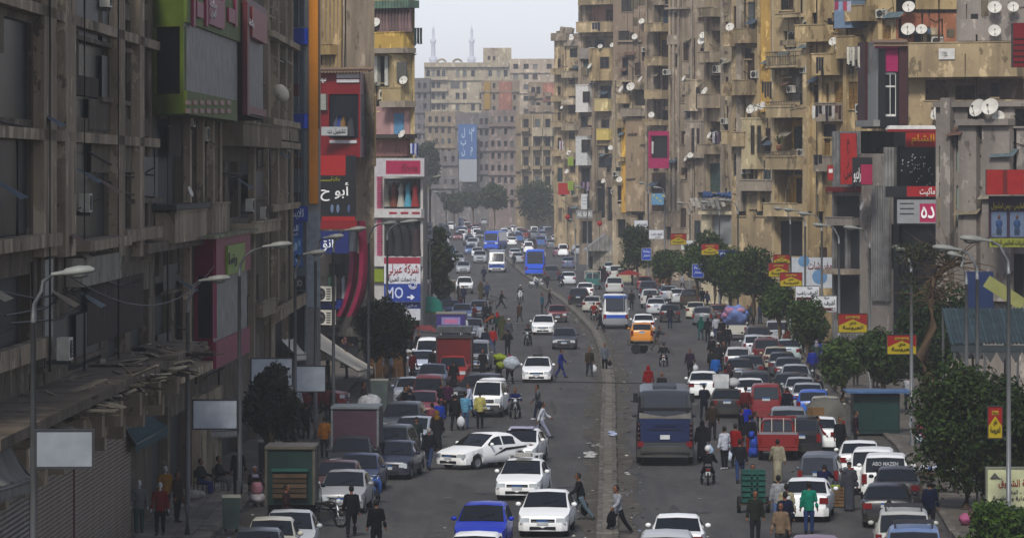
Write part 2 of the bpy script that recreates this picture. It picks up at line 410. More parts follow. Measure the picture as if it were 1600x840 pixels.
    def balc(s, p, depth=1.2, mt=None, rail=None, slab=.16, name='balcony', both=True):
        """solid parapet (or railing) in front of the wall; p spans parapet top to slab underside"""
        t0, t1, z0, z1 = s.rect(p); mt = mt or s.mt; mb = MB()
        mb.box(t0, t1, -depth, .05, z0, z0 + slab, mt)
        if not rail:
            mb.box(t0, t1, -depth + .003, -depth + .12, z0 + slab, z1, mt); mb.box(t0 + .002, t0 + .12, -depth + .12, .04, z0 + slab, z1 - .003, mt); mb.box(t1 - .12, t1 - .002, -depth + .12, .04, z0 + slab, z1 - .003, mt)
            mb.box(t0 - .05, t1 + .05, -depth - .05, -depth + .17, z1, z1 + .07, mt)
        o = s.put(name, mb.mesh(name), 0, 0, 0)
        if rail:
            m = mat(rail, .5, .2); r = MB()
            for z in (z0 + slab + .05, z1): r.box(t0, t1, -depth, -depth + .05, z - .05, z, m)
            n = max(3, int((t1 - t0) / .22))
            for i in range(n + 1): x = t0 + (t1 - t0 - .03) * i / n; r.box(x, x + .03, -depth + .01, -depth + .04, z0 + slab, z1 - .05, m)
            for x in (t0, t1 - .04):
                r.box(x, x + .04, -depth + .05, 0, z1 - .05, z1, m)
            link('railing', r.mesh('railing'), o)
        return o
    def panel(s, p, name, mt, th=.2, d=0, parent=None):
        """board or slab standing off the wall by d, th thick"""
        t0, t1, z0, z1 = s.rect(p, d)
        return s.put(name, MB().box(t0, t1, -d - th, -d + .002, z0, z1, mt).mesh(name), 0, 0, 0, parent)
    def bay(s, p, depth, mt, name='bay', win=None, h='4a3a2c'):
        """closed projecting bay with a window in its front"""
        t0, t1, z0, z1 = s.rect(p); mb = MB().box(t0, t1, -depth, .03, z0, z1, mt)
        mb.box(t0 - .06, t1 + .06, -depth - .06, .03, z1, z1 + .12, mt); mb.box(t0 - .04, t1 + .04, -depth - .04, .03, z0 - .12, z0, mt)
        o = s.put(name, mb.mesh(name), 0, 0, 0)
        for q in win or ():
            a, c, e, f = s.rect(q, depth)
            w = link('window', unit('frame', h), o, (a, -depth - .03, e), None, (c - a, 1, f - e)); link('pane', unit('pane', '20262a'), w, (.06, .02, .05), None, (.88, 1, .9))
        return o
    def dish(s, px, py, r=0, d=.5, yaw=None):
        k = (px - 800) / FPX; t = s.T(px, d); Yd = s.Y(t, d); sc = (r * Yd / FPX * 2) if r else rnd.uniform(.95, 1.2)
        a, b = dish_meshes(); o = s.put('satellite_dish', a, t, d, Z(py, Yd), None, (sc,) * 3, rnd.uniform(-.5, .5) if yaw is None else yaw)
        o.rotation_euler.x = rnd.uniform(-.12, .12); link('feed_arm', b, o)
    def ac(s, px, py, d=.42, sc=1):
        t = s.T(px, d); a, b = ac_meshes(); o = s.put('air_conditioner', a, t, d - .4 + .02, Z(py, s.Y(t, d)), None, (sc,) * 3); link('fan_grille', b, o)
    def pipe(s, px, y0, y1, h='5d564a', r=.06, d=.1):
        t = s.T(px, d); Yd = s.Y(t, d); s.put('drainpipe', MB().tube([(0, 0, max(.0, Z(y1, Yd))), (0, 0, Z(y0, Yd))], r, mat(h, .7), 6).mesh('drainpipe'), t, d, 0)
    def pilaster(s, x0, x1, y0, y1, th=.25, mt=None):
        t0, t1, z0, z1 = s.rect((x0, y0, x1, y1)); s.put('pilaster', MB().box(t0, t1, -th, .02, max(0, z0), z1, mt or s.mt).mesh('pilaster'), 0, 0, 0)
    def ledge(s, x0, x1, y, h=.25, th=.35, mt=None, name='cornice'):
        t0, t1, z0, z1 = s.rect((x0, y, x1, y)); s.put(name, MB().box(t0, t1, -th, .02, z0 - h, z0, mt or s.mt).mesh(name), 0, 0, 0)

class Bld:
    def __init__(s, name, label, a, cat='apartment building', group=None):
        s.o = Vector((X(*a), a[1])); s.root = thing(name, label, cat, (s.o.x, s.o.y, 0), 0, group); s.walls = []
    def wall(s, a, c, ytop, mt, zbot=0., rec=.32, ztop=None):
        w = Wall(s, a, c, Z(ytop, (a[1] + c[1]) / 2) if ztop is None else ztop, zbot, mt, rec); s.walls.append(w); return w
    def clutter(s, n, y1=330, pal=('6b5f4c', '8f8168', '57503f')):
        """what gathers on old walls: cables, repairs, rag awnings, boxes, pipes"""
        for w in s.walls:
            z = 4.6
            while z < w.zt - 2.6:
                t = rnd.uniform(.5, 1.2)
                while t < w.W - 1.4:
                    ww = rnd.choice((.8, .9, 1.1, 1.5))
                    if rnd.random() < .72: w.hole(None, rnd.choice(('sh', 'sh', 'dk', 'gl')), rnd.choice(('3b2a20', '2e2a26', '33423a', '5a5048')), raw=(t, t + ww, z + rnd.uniform(-.05, .05), z + rnd.choice((1.5, 2.1, 2.2))))
                    t += ww + rnd.uniform(.7, 1.6)
                z += 3.85
            xa, xb = sorted((w.a[0], w.c[0])); ya = max(-10, HZ - (w.zt - HC) / w.A.y * FPX + 8)
            for i in range(n):
                x, y = rnd.uniform(xa + 2, xb - 4), rnd.uniform(ya, y1); k = rnd.random(); sz = FPX / w.A.y; h = rnd.choice(pal)
                if k < .3:
                    L_ = rnd.uniform(.6, 2.5) * sz; x2 = min(xb, x + L_); t0, t1 = w.T(x), w.T(x2); z = Z(y, w.A.y); dz = rnd.uniform(-1.2, .4)
                    w.put('cable', MB().tube([(t0, -.06, z), ((t0 + t1) / 2, -.1, z + dz / 2 - .25), (t1, -.06, z + dz)], .025, DARK, 4).mesh('cable'), 0, 0, 0)
                elif k < .5: w.panel((x, y, min(xb, x + rnd.uniform(.4, 1.3) * sz), y + rnd.uniform(.4, 1.6) * sz), 'repair_patch', plaster(h, seed=i), rnd.uniform(.015, .04))
                elif k < .66:
                    t0 = w.T(x); W_ = rnd.uniform(.7, 1.5); w.put('awning_flap', MB().add([(0, -.02, 0), (W_, -.02, 0), (W_ + .05, -.75, -.4), (-.05, -.7, -.45)], [(0, 1, 2, 3)], mat(rnd.choice(['4d5a5c', '6d6350', '77705f', '3a4550', '5a4438']), .9, .3)).mesh('awning_flap'), t0, 0, Z(y, w.A.y))
                elif k < .78: w.pipe(x, y - rnd.uniform(30, 120), y + rnd.uniform(20, 120), rnd.choice(['4a443a', '7d7460', '2c2a26']), rnd.uniform(.03, .07), .08)
                elif k < .9: w.panel((x, y, x + .5 * sz, y + .9 * sz), 'vent_window', mat('14130f', .5, .3), .012); w.panel((x - .08 * sz, y + .9 * sz, x + .58 * sz, y + 1.0 * sz), 'sill', w.mt, .14)
                else: w.ac(x, y, .42, .9)
        return s
    def close(s, depth, mt, side=1, roofm=None, par=0.0):
        """blind flanks, rear and roof behind the built fronts"""
        P = [s.walls[0].A] + [w.A + w.u * w.W for w in s.walls]
        zt = max(w.zt for w in s.walls); zb = min(w.zb for w in s.walls)
        if isinstance(depth, (int, float)): dv = Vector((0, depth))
        else: dv = Vector(depth)
        Q = [P[0] + dv, P[-1] + dv] if isinstance(depth, (int, float)) else [P[0] + dv, P[-1] + dv]
        mb = MB(); o = s.o
        def wq(p, q): mb.quad((p.x - o.x, p.y - o.y, zb), (q.x - o.x, q.y - o.y, zb), (q.x - o.x, q.y - o.y, zt), (p.x - o.x, p.y - o.y, zt), mt)
        wq(P[-1], Q[1]); wq(Q[1], Q[0]); wq(Q[0], P[0])
        mb.obj('wall', s.root)
        rf = MB(); ring = P + [Q[1], Q[0]]
        if zb > .5: mb2 = MB(); mb2.add([(p.x - o.x, p.y - o.y, zb + .004) for p in ring], [tuple(range(len(ring)))[::-1]], mt); mb2.obj('soffit', s.root)
        rf.add([(p.x - o.x, p.y - o.y, zt - .004) for p in ring], [tuple(range(len(ring)))], roofm or mt); rf.obj('roof', s.root)
        for w in s.walls: w.build()
        return s

def cloth_line(name, label, px0, py0, px1, Y, cols, hang=(.7, 1.1), off=0, group='washing hung out along the street'):
    """washing on a line: thin folded cloths of uneven length"""
    x0, x1 = X(px0, Y), X(px1, Y); z = Z(py0, Y); t = thing(name, label, 'laundry', (x0, Y, z), 0, group)
    ln = MB().tube([(0, 0, 0), (x1 - x0, 0, 0)], .012, mat('3a3a38'), 5).obj('line', t)
    n = len(cols); w = (x1 - x0) / n
    for i, c in enumerate(cols):
        h = rnd.uniform(*hang); m = mat(c, .9, .2, 4); mb = MB(); vs = []; K = 5
        for k in range(K):
            x = i * w + w * (.04 + .9 * k / (K - 1)); y = .05 * math.sin(k * 2.3 + i)
            vs += [(x, y * .3, 0), (x + .02 * math.sin(k), y, -h * .55), (x + rnd.uniform(-.03, .03), y * 1.4, -h * rnd.uniform(.93, 1.05))]
        fs = []
        for k in range(K - 1):
            for j in range(2): fs.append((k * 3 + j, k * 3 + 3 + j, k * 3 + 4 + j, k * 3 + 1 + j))
        mb.add(vs, fs, m, True); mb.obj('garment', t)
    return t
def board(name, label, cat, p, Y, th, face, back=None, texts=(), bands=(), frame=None, group=None, rz=0, Yb=None, fr=.06):
    """flat sign with real thickness; p its pixel box, texts (str,colour,px box), bands (colour, px box)"""
    x0, y0, x1, y1 = p; cx = (x0 + x1) / 2
    w = (x1 - x0) / FPX * Y / math.cos(rz); h = (y1 - y0) / FPX * Y
    t = thing(name, label, cat, (X(cx, Y), Y, Z(y1, Y)), rz, group)
    MB().box(-w / 2, w / 2, 0, th, 0, h, mat(back or face, .6, .12)).obj('board', t)
    if frame:
        m = mat(frame, .5, .15); f = MB()
        f.box(-w / 2 - fr, w / 2 + fr, -.03, th + .02, -fr, 0, m); f.box(-w / 2 - fr, w / 2 + fr, -.03, th + .02, h, h + fr, m)
        f.box(-w / 2 - fr, -w / 2, -.03, th + .02, .0, h, m); f.box(w / 2, w / 2 + fr, -.03, th + .02, .0, h, m); f.obj('frame', t)
    S_ = w / (x1 - x0); 
    def loc(q): return (((q[0] + q[2]) / 2 - cx) * S_, (y1 - (q[1] + q[3]) / 2) / FPX * Y, (q[2] - q[0]) * S_, (q[3] - q[1]) / FPX * Y)
    if back: MB().box(-w / 2 + .01, w / 2 - .01, -.006, .0, .01, h - .01, mat(face, .6, .12)).obj('face', t)
    for i, (c, q) in enumerate(bands):
        u, z, bw, bh = loc(q); e = -.008 - .003 * i
        MB().box(u - bw / 2, u + bw / 2, e, -.0, z - bh / 2, z + bh / 2, mat(c, .6, .1)).obj('panel', t)
    for s, c, q in texts:
        u, z, bw, bh = loc(q); lettering(s, mat(c, .6, .05), t, u, -.035 - .003 * len(bands), z, bw, bh)
    return t
# ------------------------------------------------------------------ right-hand buildings, near to far
def dvr(w, d): k = w.A.x / w.A.y; return (d * (k + .03), d)
def dvl(w, d): k = (w.A + w.u * w.W).x / (w.A + w.u * w.W).y; return (d * (k - .03), d)
BR, GN, GY, OK_ = '3b2a20', '33423a', '4c4f4d', '8a6a38'
T1, T2, T3, T4 = plaster('a08d6c', amt=.7), plaster('9c8d74', amt=.7, seed=3), plaster('8a7c69', amt=.7, seed=5), plaster('a48f68', '463a28', .7, seed=8)
CL = 26
GREYC = plaster('857d74', '45403c', .4, 12); CONC = plaster('8d8272', '50483c', .5, 14)

# grey concrete hall with wide piers at the right edge
b = Bld('shop_building', 'grey brown concrete block with wide piers and roof dishes at the right edge', (1462, 236))
w = b.wall((1462, 236), (1640, 232), 158, GREYC)
w.holes_('pn', '7f9b90', (1467, 228, 1473, 270), (1494, 230, 1501, 268), (1534, 185, 1540, 300), (1467, 285, 1473, 345), (1494, 290, 1500, 352))
w.hole((1545, 396, 1600, 470), 'dk'); w.hole((1466, 470, 1536, 560), 'dk')
for x0, x1, y in ((1476, 1491, 153), (1504, 1532, 186), (1541, 1584, 188)): w.pilaster(x0, x1, y, 470, .45, GREYC)
w.pilaster(1504, 1586, 186, 196, .75, GREYC)
w.ledge(1462, 1640, 158, .3, .3)
w.dish(1529, 170, 15, .6, -.2); w.dish(1548, 168, 14, .9, .15); w.dish(1560, 183, 10, .5, .4)
b.clutter(CL); b.close(dvr(w, 16), GREYC)
board('shop_sign', 'blank red fascia above the dark poster of the sports shop at the right edge', 'sign', (1541, 265, 1600, 304), 230, .35, 'a81712', '5c100e', bands=[('6d1513', (1567, 265, 1574, 304))])
t = board('poster', 'dark purple poster with yellow Arabic lettering and two standing men in blue', 'poster', (1545, 306, 1604, 386), 231, .12, '2c1830', '1d1420',
      texts=[('تلمانيس - ربمن انجلجوال', 'c9b92c', (1549, 316, 1602, 328)), ('تنزيلات للملابس الرياضية', '2e2a12', (1548, 374, 1601, 384))],
      bands=[('8a9030', (1546, 372, 1603, 386)), ('56647a', (1549, 331, 1573, 370)), ('56647a', (1578, 331, 1600, 370))])
for cx in (1561, 1589):
    m = MB(); s_ = 231 / FPX
    for (px, py, rx, ry, c) in ((cx, 339, 2.4, 3.2, '5a3a2c'), (cx, 349, 5.5, 6.5, '28446e'), (cx - 2, 361, 2.4, 7, '27374f'), (cx + 2, 361, 2.4, 7, '27374f')):
        m.ball(((px - 1574.5) * s_, -.03, (386 - py) * s_), 1, mat(c, .6), 8, 5, (rx * s_, .012, ry * s_))
    m.obj('printed_figure', t)
board('shop_sign', 'dark red louvred sign high on the right edge of the street', 'sign', (1583, 36, 1612, 105), 226, .9, '7d1016', '3a0c10', bands=[('2a0a0c', (1584, y, 1604, y + 3)) for y in range(60, 104, 9)])
# ochre building with deep balcony and plaque
b = Bld('apartment_building', 'ochre building with a long balcony parapet, white plaque and roof dishes beside the grey hall', (1417, 292))
w = b.wall((1417, 292), (1620, 288), 118, T1)
w.hole((1432, 124, 1600, 160), 'lo', BR, '7f6a5c'); w.hole((1420, 125, 1428, 160), 'dk')
w.balc((1417, 68, 1600, 121), 1.3, T1); w.balc((1447, 158, 1600, 198), .5, T1)
w.pilaster(1417, 1446, 70, 250, .12, T1)
w.dish(1469, 176, 16, 1.2, -.5)
w.panel((1467, 76, 1492, 93), 'plaque', mat('b9b6ae', .5), .03, 1.36)
w.pipe(1561, 75, 120, 'a39c8e'); w.pipe(1508, 84, 190, '2c2a28', .03, 1.4)
w.holes_('dk', BR, (1420, 215, 1462, 290), (1420, 300, 1462, 400))
b.clutter(CL); b.close(dvr(w, 14), T1)
lettering('موقف سيارات\nللاطباء', mat('3c3c3c'), b.root, *(lambda p: (p.x, p.y))(w.at((w.T(1479.5, 1.4)), 1.405)), Z(84.5, 290), .8, .35)
b = Bld('apartment_building', 'rooftop storey of rough brick and grey render carrying several dishes, above the ochre parapet', (1372, 305))
w = b.wall((1372, 305), (1400, 304), -70, T4); w2 = b.wall((1400, 304), (1494, 304), 20, plaster('8a5a40', '5a3c2c', .3, 4)); w3 = b.wall((1494, 304), (1640, 303), -40, GREYC)
w.hole((1378, 28, 1392, 64), 'sh', OK_); w2.hole((1404, 30, 1424, 60), 'dk'); w2.panel((1430, 0, 1494, 15), 'wall_panel', T4, .3)
w2.panel((1408, 26, 1453, 42), 'brick_patch', plaster('86503a', '5a3c2c', .2, 2), .1); w3.panel((1497, 30, 1640, 64), 'wall_panel', GREYC, .2)
for x, y, r in ((1419, 47, 11), (1440, 47, 9), (1420, 12, 10)): w2.dish(x, y, r, .7, -.2)
for x, y, r in ((1554, 13, 11), (1554, 49, 10), (1583, 12, 9)): w3.dish(x, y, r, .7, .1)
w3.pipe(1467, -20, 64, '4a2a20', .08, .6); w3.pipe(1510, 6, 64, '6d6356', .04)
b.clutter(CL); b.close(dvr(w, 10), GREYC)
# stacked shop boxes in front
b = Bld('shop_building', 'maroon and black stacked shop boxes with a magenta panel under a tiled eave', (1345, 280), 'shop')
BLK = mat('101012', .4, .2); MAR = mat('3d1a1a', .6, .2); GRM = ribbed('77756f', .25, 0, .04, .5)
w = b.wall((1345, 282), (1372, 278), 66, GRM, Z(199, 280)); w2 = b.wall((1372, 278), (1417, 278), 66, BLK, Z(199, 278), ztop=Z(66, 280))
w.panel((1345, 66, 1356, 190), 'frame_post', MAR, .2); w.panel((1357, 115, 1371, 188), 'panel', mat('6e6f6c', .5), .06)
w2.hole((1382, 113, 1400, 182), 'gl', 'b9b7b0'); w2.panel((1383, 76, 1403, 112), 'panel', mat('b3185e', .5), .1); w2.panel((1404, 70, 1417, 195), 'panel', MAR, .35)
w2.panel((1372, 70, 1383, 198), 'frame_post', BLK, .3); w.panel((1347, 188, 1375, 198), 'sill', GRM, .4)
w2.panel((1366, 71, 1403, 76), 'fascia', mat('a4185a', .5), .5)
tl = mat('7a6450', .9, .35, 5)
for i in range(16): w2.put('tile', MB().tube([(0, -.7, 0), (0, .3, .22)], .13, tl, 6).mesh('tile'), w2.T(1366 + i * 3.3), 0, Z(70, 278))
b.close(dvr(w, 5), MAR)
cloth_line('laundry', 'ragged pale cloth bundle hanging off the corner above the maroon shop box', 1323, 73, 1344, 279, ['b5b1a2', '9a978c', 'aaa698', '6b6a66', 'b0ab9c'], (.7, 1.3))
b = Bld('shop_building', 'black chandelier shop with a red sign in yellow Arabic letters under a white canopy', (1396, 270), 'shop')
w = b.wall((1396, 272), (1462, 270), 205, BLK)
w.hole((1404, 228, 1459, 290), 'pn', '15171b'); w.hole((1404, 352, 1459, 430), 'dk'); w.panel((1385, 230, 1401, 300), 'panel', GRM, .3)
for i in range(40):
    t_ = w.T(rnd.uniform(1407, 1457)); w.put('lamp_glass', MB().ball((0, 0, 0), .05, mat('8d8f8c', .2), 6, 4).mesh('lamp_glass'), t_, .02, Z(rnd.gauss(262, 12), 271))
b.close(dvr(w, 4), BLK)
board('shop_sign', 'red fascia with big yellow Arabic name under the white shop canopy', 'sign', (1415, 207, 1462, 230), 269, .25, 'b01a12', '6d100c', texts=[('الشام', 'd9a511', (1424, 210, 1460, 227))])
board('shop_sign', 'red band with white Arabic lettering over a black strip below the chandelier window', 'sign', (1384, 291, 1462, 308), 269, .3, '151517', '151517', bands=[('b0161a', (1417, 291, 1462, 307))], texts=[('ماكيت', 'c9c6c0', (1437, 293, 1461, 306))])
board('shop_sign', 'grey panel with a magenta block reading two white Arabic letters', 'sign', (1402, 312, 1462, 349), 268, .25, '7c7d7c', '7c7d7c', bands=[('c01f5a', (1437, 318, 1462, 347)), ('2a2a2a', (1406, 317, 1428, 319)), ('2a2a2a', (1406, 325, 1428, 327)), ('2a2a2a', (1406, 333, 1428, 335))], texts=[('ده', 'e0dcd8', (1439, 322, 1460, 341))])
t = thing('shop_canopy', 'flat white canopy over the red Arabic sign of the chandelier shop', 'canopy', (X(1430, 267), 267, Z(202, 267)))
MB().box(-1.7, 1.25, -.6, 1.2, 0, .22, mat('a9a6a0', .6, .15), None, .9).obj('roof_sheet', t); MB().box(-1.72, 1.27, -.63, -.6, -.16, -.0, mat('8e1a1c')).obj('edge_band', t)
b = Bld('shop_building', 'dark red and black shop front with a ribbed grey pier under the stepped kiosks', (1300, 300), 'shop')
w = b.wall((1300, 302), (1345, 300), 205, ribbed('6f6d69', .3, 0, .04)); w2 = b.wall((1345, 300), (1400, 297), 240, GREYC)
w.holes_('dk', BR, (1303, 306, 1343, 340), (1303, 352, 1320, 420), (1324, 352, 1343, 420), (1303, 430, 1343, 500)); w.balc((1302, 340, 1344, 352), .8, GREYC); w.panel((1302, 420, 1344, 428), 'eave', CONC, 1.1); w2.holes_('dk', BR, (1372, 350, 1398, 420))
w2.panel((1366, 290, 1393, 470), 'ribbed_pier', GRM, .25); w.panel((1298, 292, 1346, 300), 'beam', mat('6b1418'), .5); w.panel((1330, 240, 1346, 290), 'panel', GRM, .3)
w2.dish(1349, 322, 8, .5); b.close(dvr(w, 6), GREYC)
board('shop_sign', 'tall red vertical sign with dark Arabic lettering on the ribbed shop pier', 'sign', (1313, 208, 1339, 288), 298, .5, 'b31d1b', '3c1012', texts=[('م\nع\nر\nض', '3a1012', (1319, 218, 1331, 280))])
board('shop_sign', 'black board with white and magenta blocks beside the tall red sign', 'sign', (1332, 246, 1363, 289), 296, .3, '18181a', '18181a', bands=[('b01a4e', (1345, 257, 1363, 288))], texts=[('راديو', 'd8d6d2', (1334, 262, 1345, 285))])
board('shop_sign', 'small red board with a white garment emblem left of the tall red sign', 'sign', (1293, 258, 1302, 282), 299, .2, 'b3201c', '5a1010', bands=[('c9c6c2', (1295, 264, 1301, 270))])
# tall ochre building behind the kiosks
b = Bld('apartment_building', 'tall ochre building with blue grey enclosed balcony and washing lines, behind the red kiosk signs', (1262, 318))
w = b.wall((1262, 320), (1374, 314), -80, T4)
w.holes_('sh', OK_, (1290, 130, 1295, 162), (1303, 128, 1317, 160), (1325, 128, 1340, 170), (1330, 55, 1350, 64), (1300, 20, 1312, 50), (1286, 205, 1297, 245), (1345, -30, 1362, 8))
w.holes_('dk', BR, (1266, 20, 1276, 40), (1322, 205, 1345, 240), (1300, 45, 1325, 60))
w.bay((1325, 0, 1352, 42), 1.3, mat('6c7f92', .5), 'enclosed_balcony'); w.balc((1344, 10, 1372, 34), 1.5, T4); w.balc((1326, 58, 1352, 92), 1.2, T4)
w.balc((1288, 85, 1318, 118), 1.2, T4, None); w.balc((1258, 40, 1302, 66), 1.0, T4); w.balc((1288, 162, 1318, 190), .9, CONC); w.balc((1285, 245, 1312, 268), .9, CONC)
for x in (1264, 1283, 1321, 1358): w.pilaster(x, x + 5, -60, 330, .25)
w.ac(1342, 176); w.ac(1328, 100); w.dish(1303, 66, 8, .8); w.dish(1310, 72, 7, .8)
w.pipe(1276, -40, 330); w.pipe(1317, 60, 330)
b.clutter(CL); b.close(dvr(w, 12), T4)
cloth_line('laundry', 'dark trousers and shirts hanging at the corner of the tall ochre building', 1275, 90, 1287, 312, ['17191e', '22242a', '14161b'], (.9, 1.3))
cloth_line('laundry', 'row of dark and white washing on a line across the ochre building', 1269, 165, 1315, 312, ['b9b7b2', '1b1d24', '1d1d1f', '8d8b88', '20232a', '17171a', '9a9690', '4b2a28', '3a2220'], (.5, 1.2))
cloth_line('laundry', 'pair of black garments hanging low by the yellow wall of the ochre building', 1272, 242, 1285, 311, ['15161a', '1c1e22'], (.6, .9))
cloth_line('laundry', 'bright checked cloths hung high beside the blue grey balcony', 1304, 2, 1330, 311, ['a33a5c', '7d8ea6', 'b04a5a', '9a97a5'], (.6, 1.0))
# beige building with iron balconies
b = Bld('apartment_building', 'beige building with iron balcony rails, deep yellow loggias and a lattice window', (1211, 345))
w = b.wall((1211, 346), (1264, 342), -80, plaster('a89572', '5c5140', .45, 21))
w.holes_('lo', '4b4436', (1217, 107, 1259, 158), back='8d8a82'); w.hole((1216, 184, 1258, 236), 'lo', GN, 'b08a3a'); w.hole((1213, 264, 1259, 320), 'lo', BR, 'b8903c')
w.hole((1231, 49, 1244, 78), 'gl', 'bdbab0'); w.hole((1224, 49, 1230, 78), 'dr', BR); w.hole((1218, -25, 1240, 16), 'sh', BR)
w.balc((1215, 81, 1261, 106), 1.1, None, '4a443c'); w.balc((1214, 88, 1262, 107), 1.0); w.balc((1214, 159, 1260, 168), 1.1, None, '3a3a3a'); w.balc((1214, 165, 1260, 184), 1.05)
w.balc((1213, 237, 1258, 246), 1.1, None, '4a443c'); w.balc((1213, 245, 1259, 265), 1.05); w.balc((1211, 318, 1262, 338), 1.1); w.balc((1226, 22, 1262, 28), .9)
w.hole((1215, 345, 1256, 400), 'dk')
w.pilaster(1211, 1215, -60, 400, .3); w.pilaster(1259, 1264, -60, 400, .3)
w.dish(1306, 70, 9, 1.5)
b.clutter(CL); b.close(dvr(w, 12), T2)
pl = thing('potted_palm', 'spiky potted palm on the yellow loggia of the beige building', 'plant', (X(1217, 343.4), 343.4, Z(236, 343.4)))
f = MB()
for i in range(26):
    a = rnd.uniform(0, 6.28); l = rnd.uniform(.7, 1.3); e = rnd.uniform(.3, 1.3); d = Vector((math.cos(a) * math.cos(e), math.sin(a) * math.cos(e), math.sin(e))); p = Vector((0, 0, .5))
    q = p + d * l * .6 + Vector((0, 0, .1)); r_ = p + d * l - Vector((0, 0, .15)); sd_ = d.cross(Vector((0, 0, 1))).normalized() * .035
    f.quad(p - sd_, p + sd_, q + sd_, q - sd_, mat('3c4a22', .6)); f.add([q - sd_, q + sd_, r_], [(0, 1, 2)], mat('3c4a22', .6))
f.obj('fronds', pl); MB().lathe([(.0, 0), (.16, 0), (.22, .45), (.18, .45), (0, .42)], mat('7a4a32'), 10).obj('pot', pl)
# stained pier building
b = Bld('apartment_building', 'tall stained yellow building with vertical piers and brown shuttered doors on stacked balconies', (1143, 385))
w = b.wall((1143, 387), (1214, 383), -80, T1)
w.holes_('sh', GY, (1168, 3, 1180, 47), back='17181a'); w.holes_('sh', BR, (1167, 83, 1179, 125), (1166, 164, 1174, 205), (1180, 193, 1187, 242), (1146, 10, 1151, 46), (1195, 200, 1204, 240))
w.holes_('gl', GY, (1180, 253, 1187, 290), (1170, 245, 1177, 290), (1192, 250, 1206, 290), (1146, 240, 1153, 275))
w.balc((1160, 46, 1184, 68), 1.1); w.balc((1158, 126, 1181, 149), 1.1); w.balc((1157, 207, 1176, 229), 1.1)
w.balc((1142, 52, 1155, 73), 1.2); w.balc((1142, 130, 1153, 150), 1.2); w.balc((1142, 205, 1152, 225), 1.2)
w.bay((1170, 186, 1193, 262), .9, plaster('b0a27e', '6d6250', .4, 6), 'bay', [(1174, 196, 1179, 240), (1184, 196, 1189, 240)])
w.bay((1168, 282, 1210, 296), 1.0, CONC, 'bay')
for x in (1154, 1158, 1187, 1208): w.pilaster(x, x + 4, -70, 330, .3, CONC if x != 1187 else T4)
w.panel((1191, -60, 1208, 175), 'stained_wall', plaster('b5934e', '5c4426', .6, 30), .2)
for x, y, r in ((1141, 43, 7), (1174, 171, 8), (1184, 169, 7), (1192, 166, 7)): w.dish(x, y, r, .9)
w.pipe(1164, -60, 330, '4b453b', .09); w.pipe(1206, -60, 330); w.ac(1178, 122)
b.clutter(CL); b.close(dvr(w, 12), T1)
cloth_line('laundry', 'black clothes over a rail beside the stained yellow piers', 1190, 128, 1206, 381, ['1b1c1f', '24252a', '2b2b2c', '191a1c'], (.9, 1.6))
# next: balconies with dishes and an air conditioner
b = Bld('apartment_building', 'sandy building with narrow stacked balconies right of the wide brown one', (1104, 425))
w = b.wall((1104, 427), (1146, 423), -80, T2)
w.holes_('lo', BR, (1112, 48, 1128, 86), (1111, 118, 1128, 148), (1110, 190, 1127, 228), (1114, -20, 1130, 16), back='7d6c50'); w.holes_('sh', BR, (1134, 20, 1140, 48), (1133, 120, 1141, 146), (1134, 165, 1142, 205), (1136, 240, 1142, 275))
for y0, y1 in ((13, 27), (82, 98), (148, 169), (226, 241)): w.balc((1107, y0, 1130, y1), 1.3)
w.hole((1108, 255, 1126, 300), 'sh', GN); w.pilaster(1104, 1108, -70, 330, .3); w.pilaster(1130, 1133, -70, 330, .35, CONC); w.pilaster(1142, 1146, -70, 330, .3)
w.ac(1118, 114, .6, 1.15); w.dish(1102, 143, 7, .9); w.dish(1109, 212, 6, 1.6); w.dish(1118, 210, 5, 1.6); w.dish(1141, 42, 6, .8)
w.pipe(1131.5, -60, 330, '8a7c60'); b.clutter(CL); b.close(dvr(w, 12), T2)
cloth_line('laundry', 'dark and white shirts on the sandy balcony beside two dishes', 1113, 206, 1128, 420, ['8c8a90', '23222c', '4a3a4e', '1c1d22'], (.8, 1.2))
# wide building with stacked ochre balconies and the pink shop
b = Bld('apartment_building', 'wide brown building with stacked ochre balconies and slit windows above the tree row', (1008, 500))
w = b.wall((1008, 503), (1108, 497), -80, T3)
for y0, y1 in ((37, 50), (90, 103), (141, 155), (188, 196)): w.balc((1018, y0, 1045, y1), 1.3, T1)
w.hole((1021, 8, 1044, 38), 'lo', '2b3a44', '6c6250'); w.hole((1021, 52, 1044, 91), 'lo', BR, 'b58a35'); w.hole((1021, 105, 1044, 142), 'lo', BR, '9c7f70'); w.hole((1021, 157, 1044, 190), 'lo', BR, '8c8274')
w.hole((1018, 270, 1040, 330), 'sh', BR)
w.holes_('sh', BR, (1067, 67, 1076, 95), (1065, 148, 1073, 160), (1064, 205, 1071, 225), (1090, 15, 1102, 34), (1094, 75, 1101, 98), (1064, 262, 1074, 282), (1063, 325, 1072, 355), (1050, 300, 1056, 325))
w.holes_('gl', '7c8a88', (1076, 104, 1083, 128), (1073, 163, 1079, 186))
w.bay((1077, 126, 1096, 172), .8, T2, 'bay', [(1088, 136, 1094, 170)]); w.bay((1078, 190, 1102, 245), .8, CONC, 'bay', [(1081, 200, 1085, 238), (1089, 200, 1093, 238)])
w.panel((1046, 12, 1080, 15), 'eave', CONC, .9); w.panel((1044, 55, 1062, 70), 'moulding', CONC, .25)
for x in (1046, 1052, 1060, 1080, 1102): w.pilaster(x, x + 3, -70, 330, .2, T2 if x % 4 else CONC)
for x, y, r in ((1069, 123, 5), (1018, 180, 5), (1072, 248, 5), (1079, 243, 5), (1096, 65, 6), (1099, 56, 6)): w.dish(x, y, r, .9)
w.ac(1040, 117, 1.2); w.pipe(1012, -60, 330); w.pipe(1085, 60, 330, '3c362e')
b.clutter(CL); b.close(dvr(w, 12), T3)
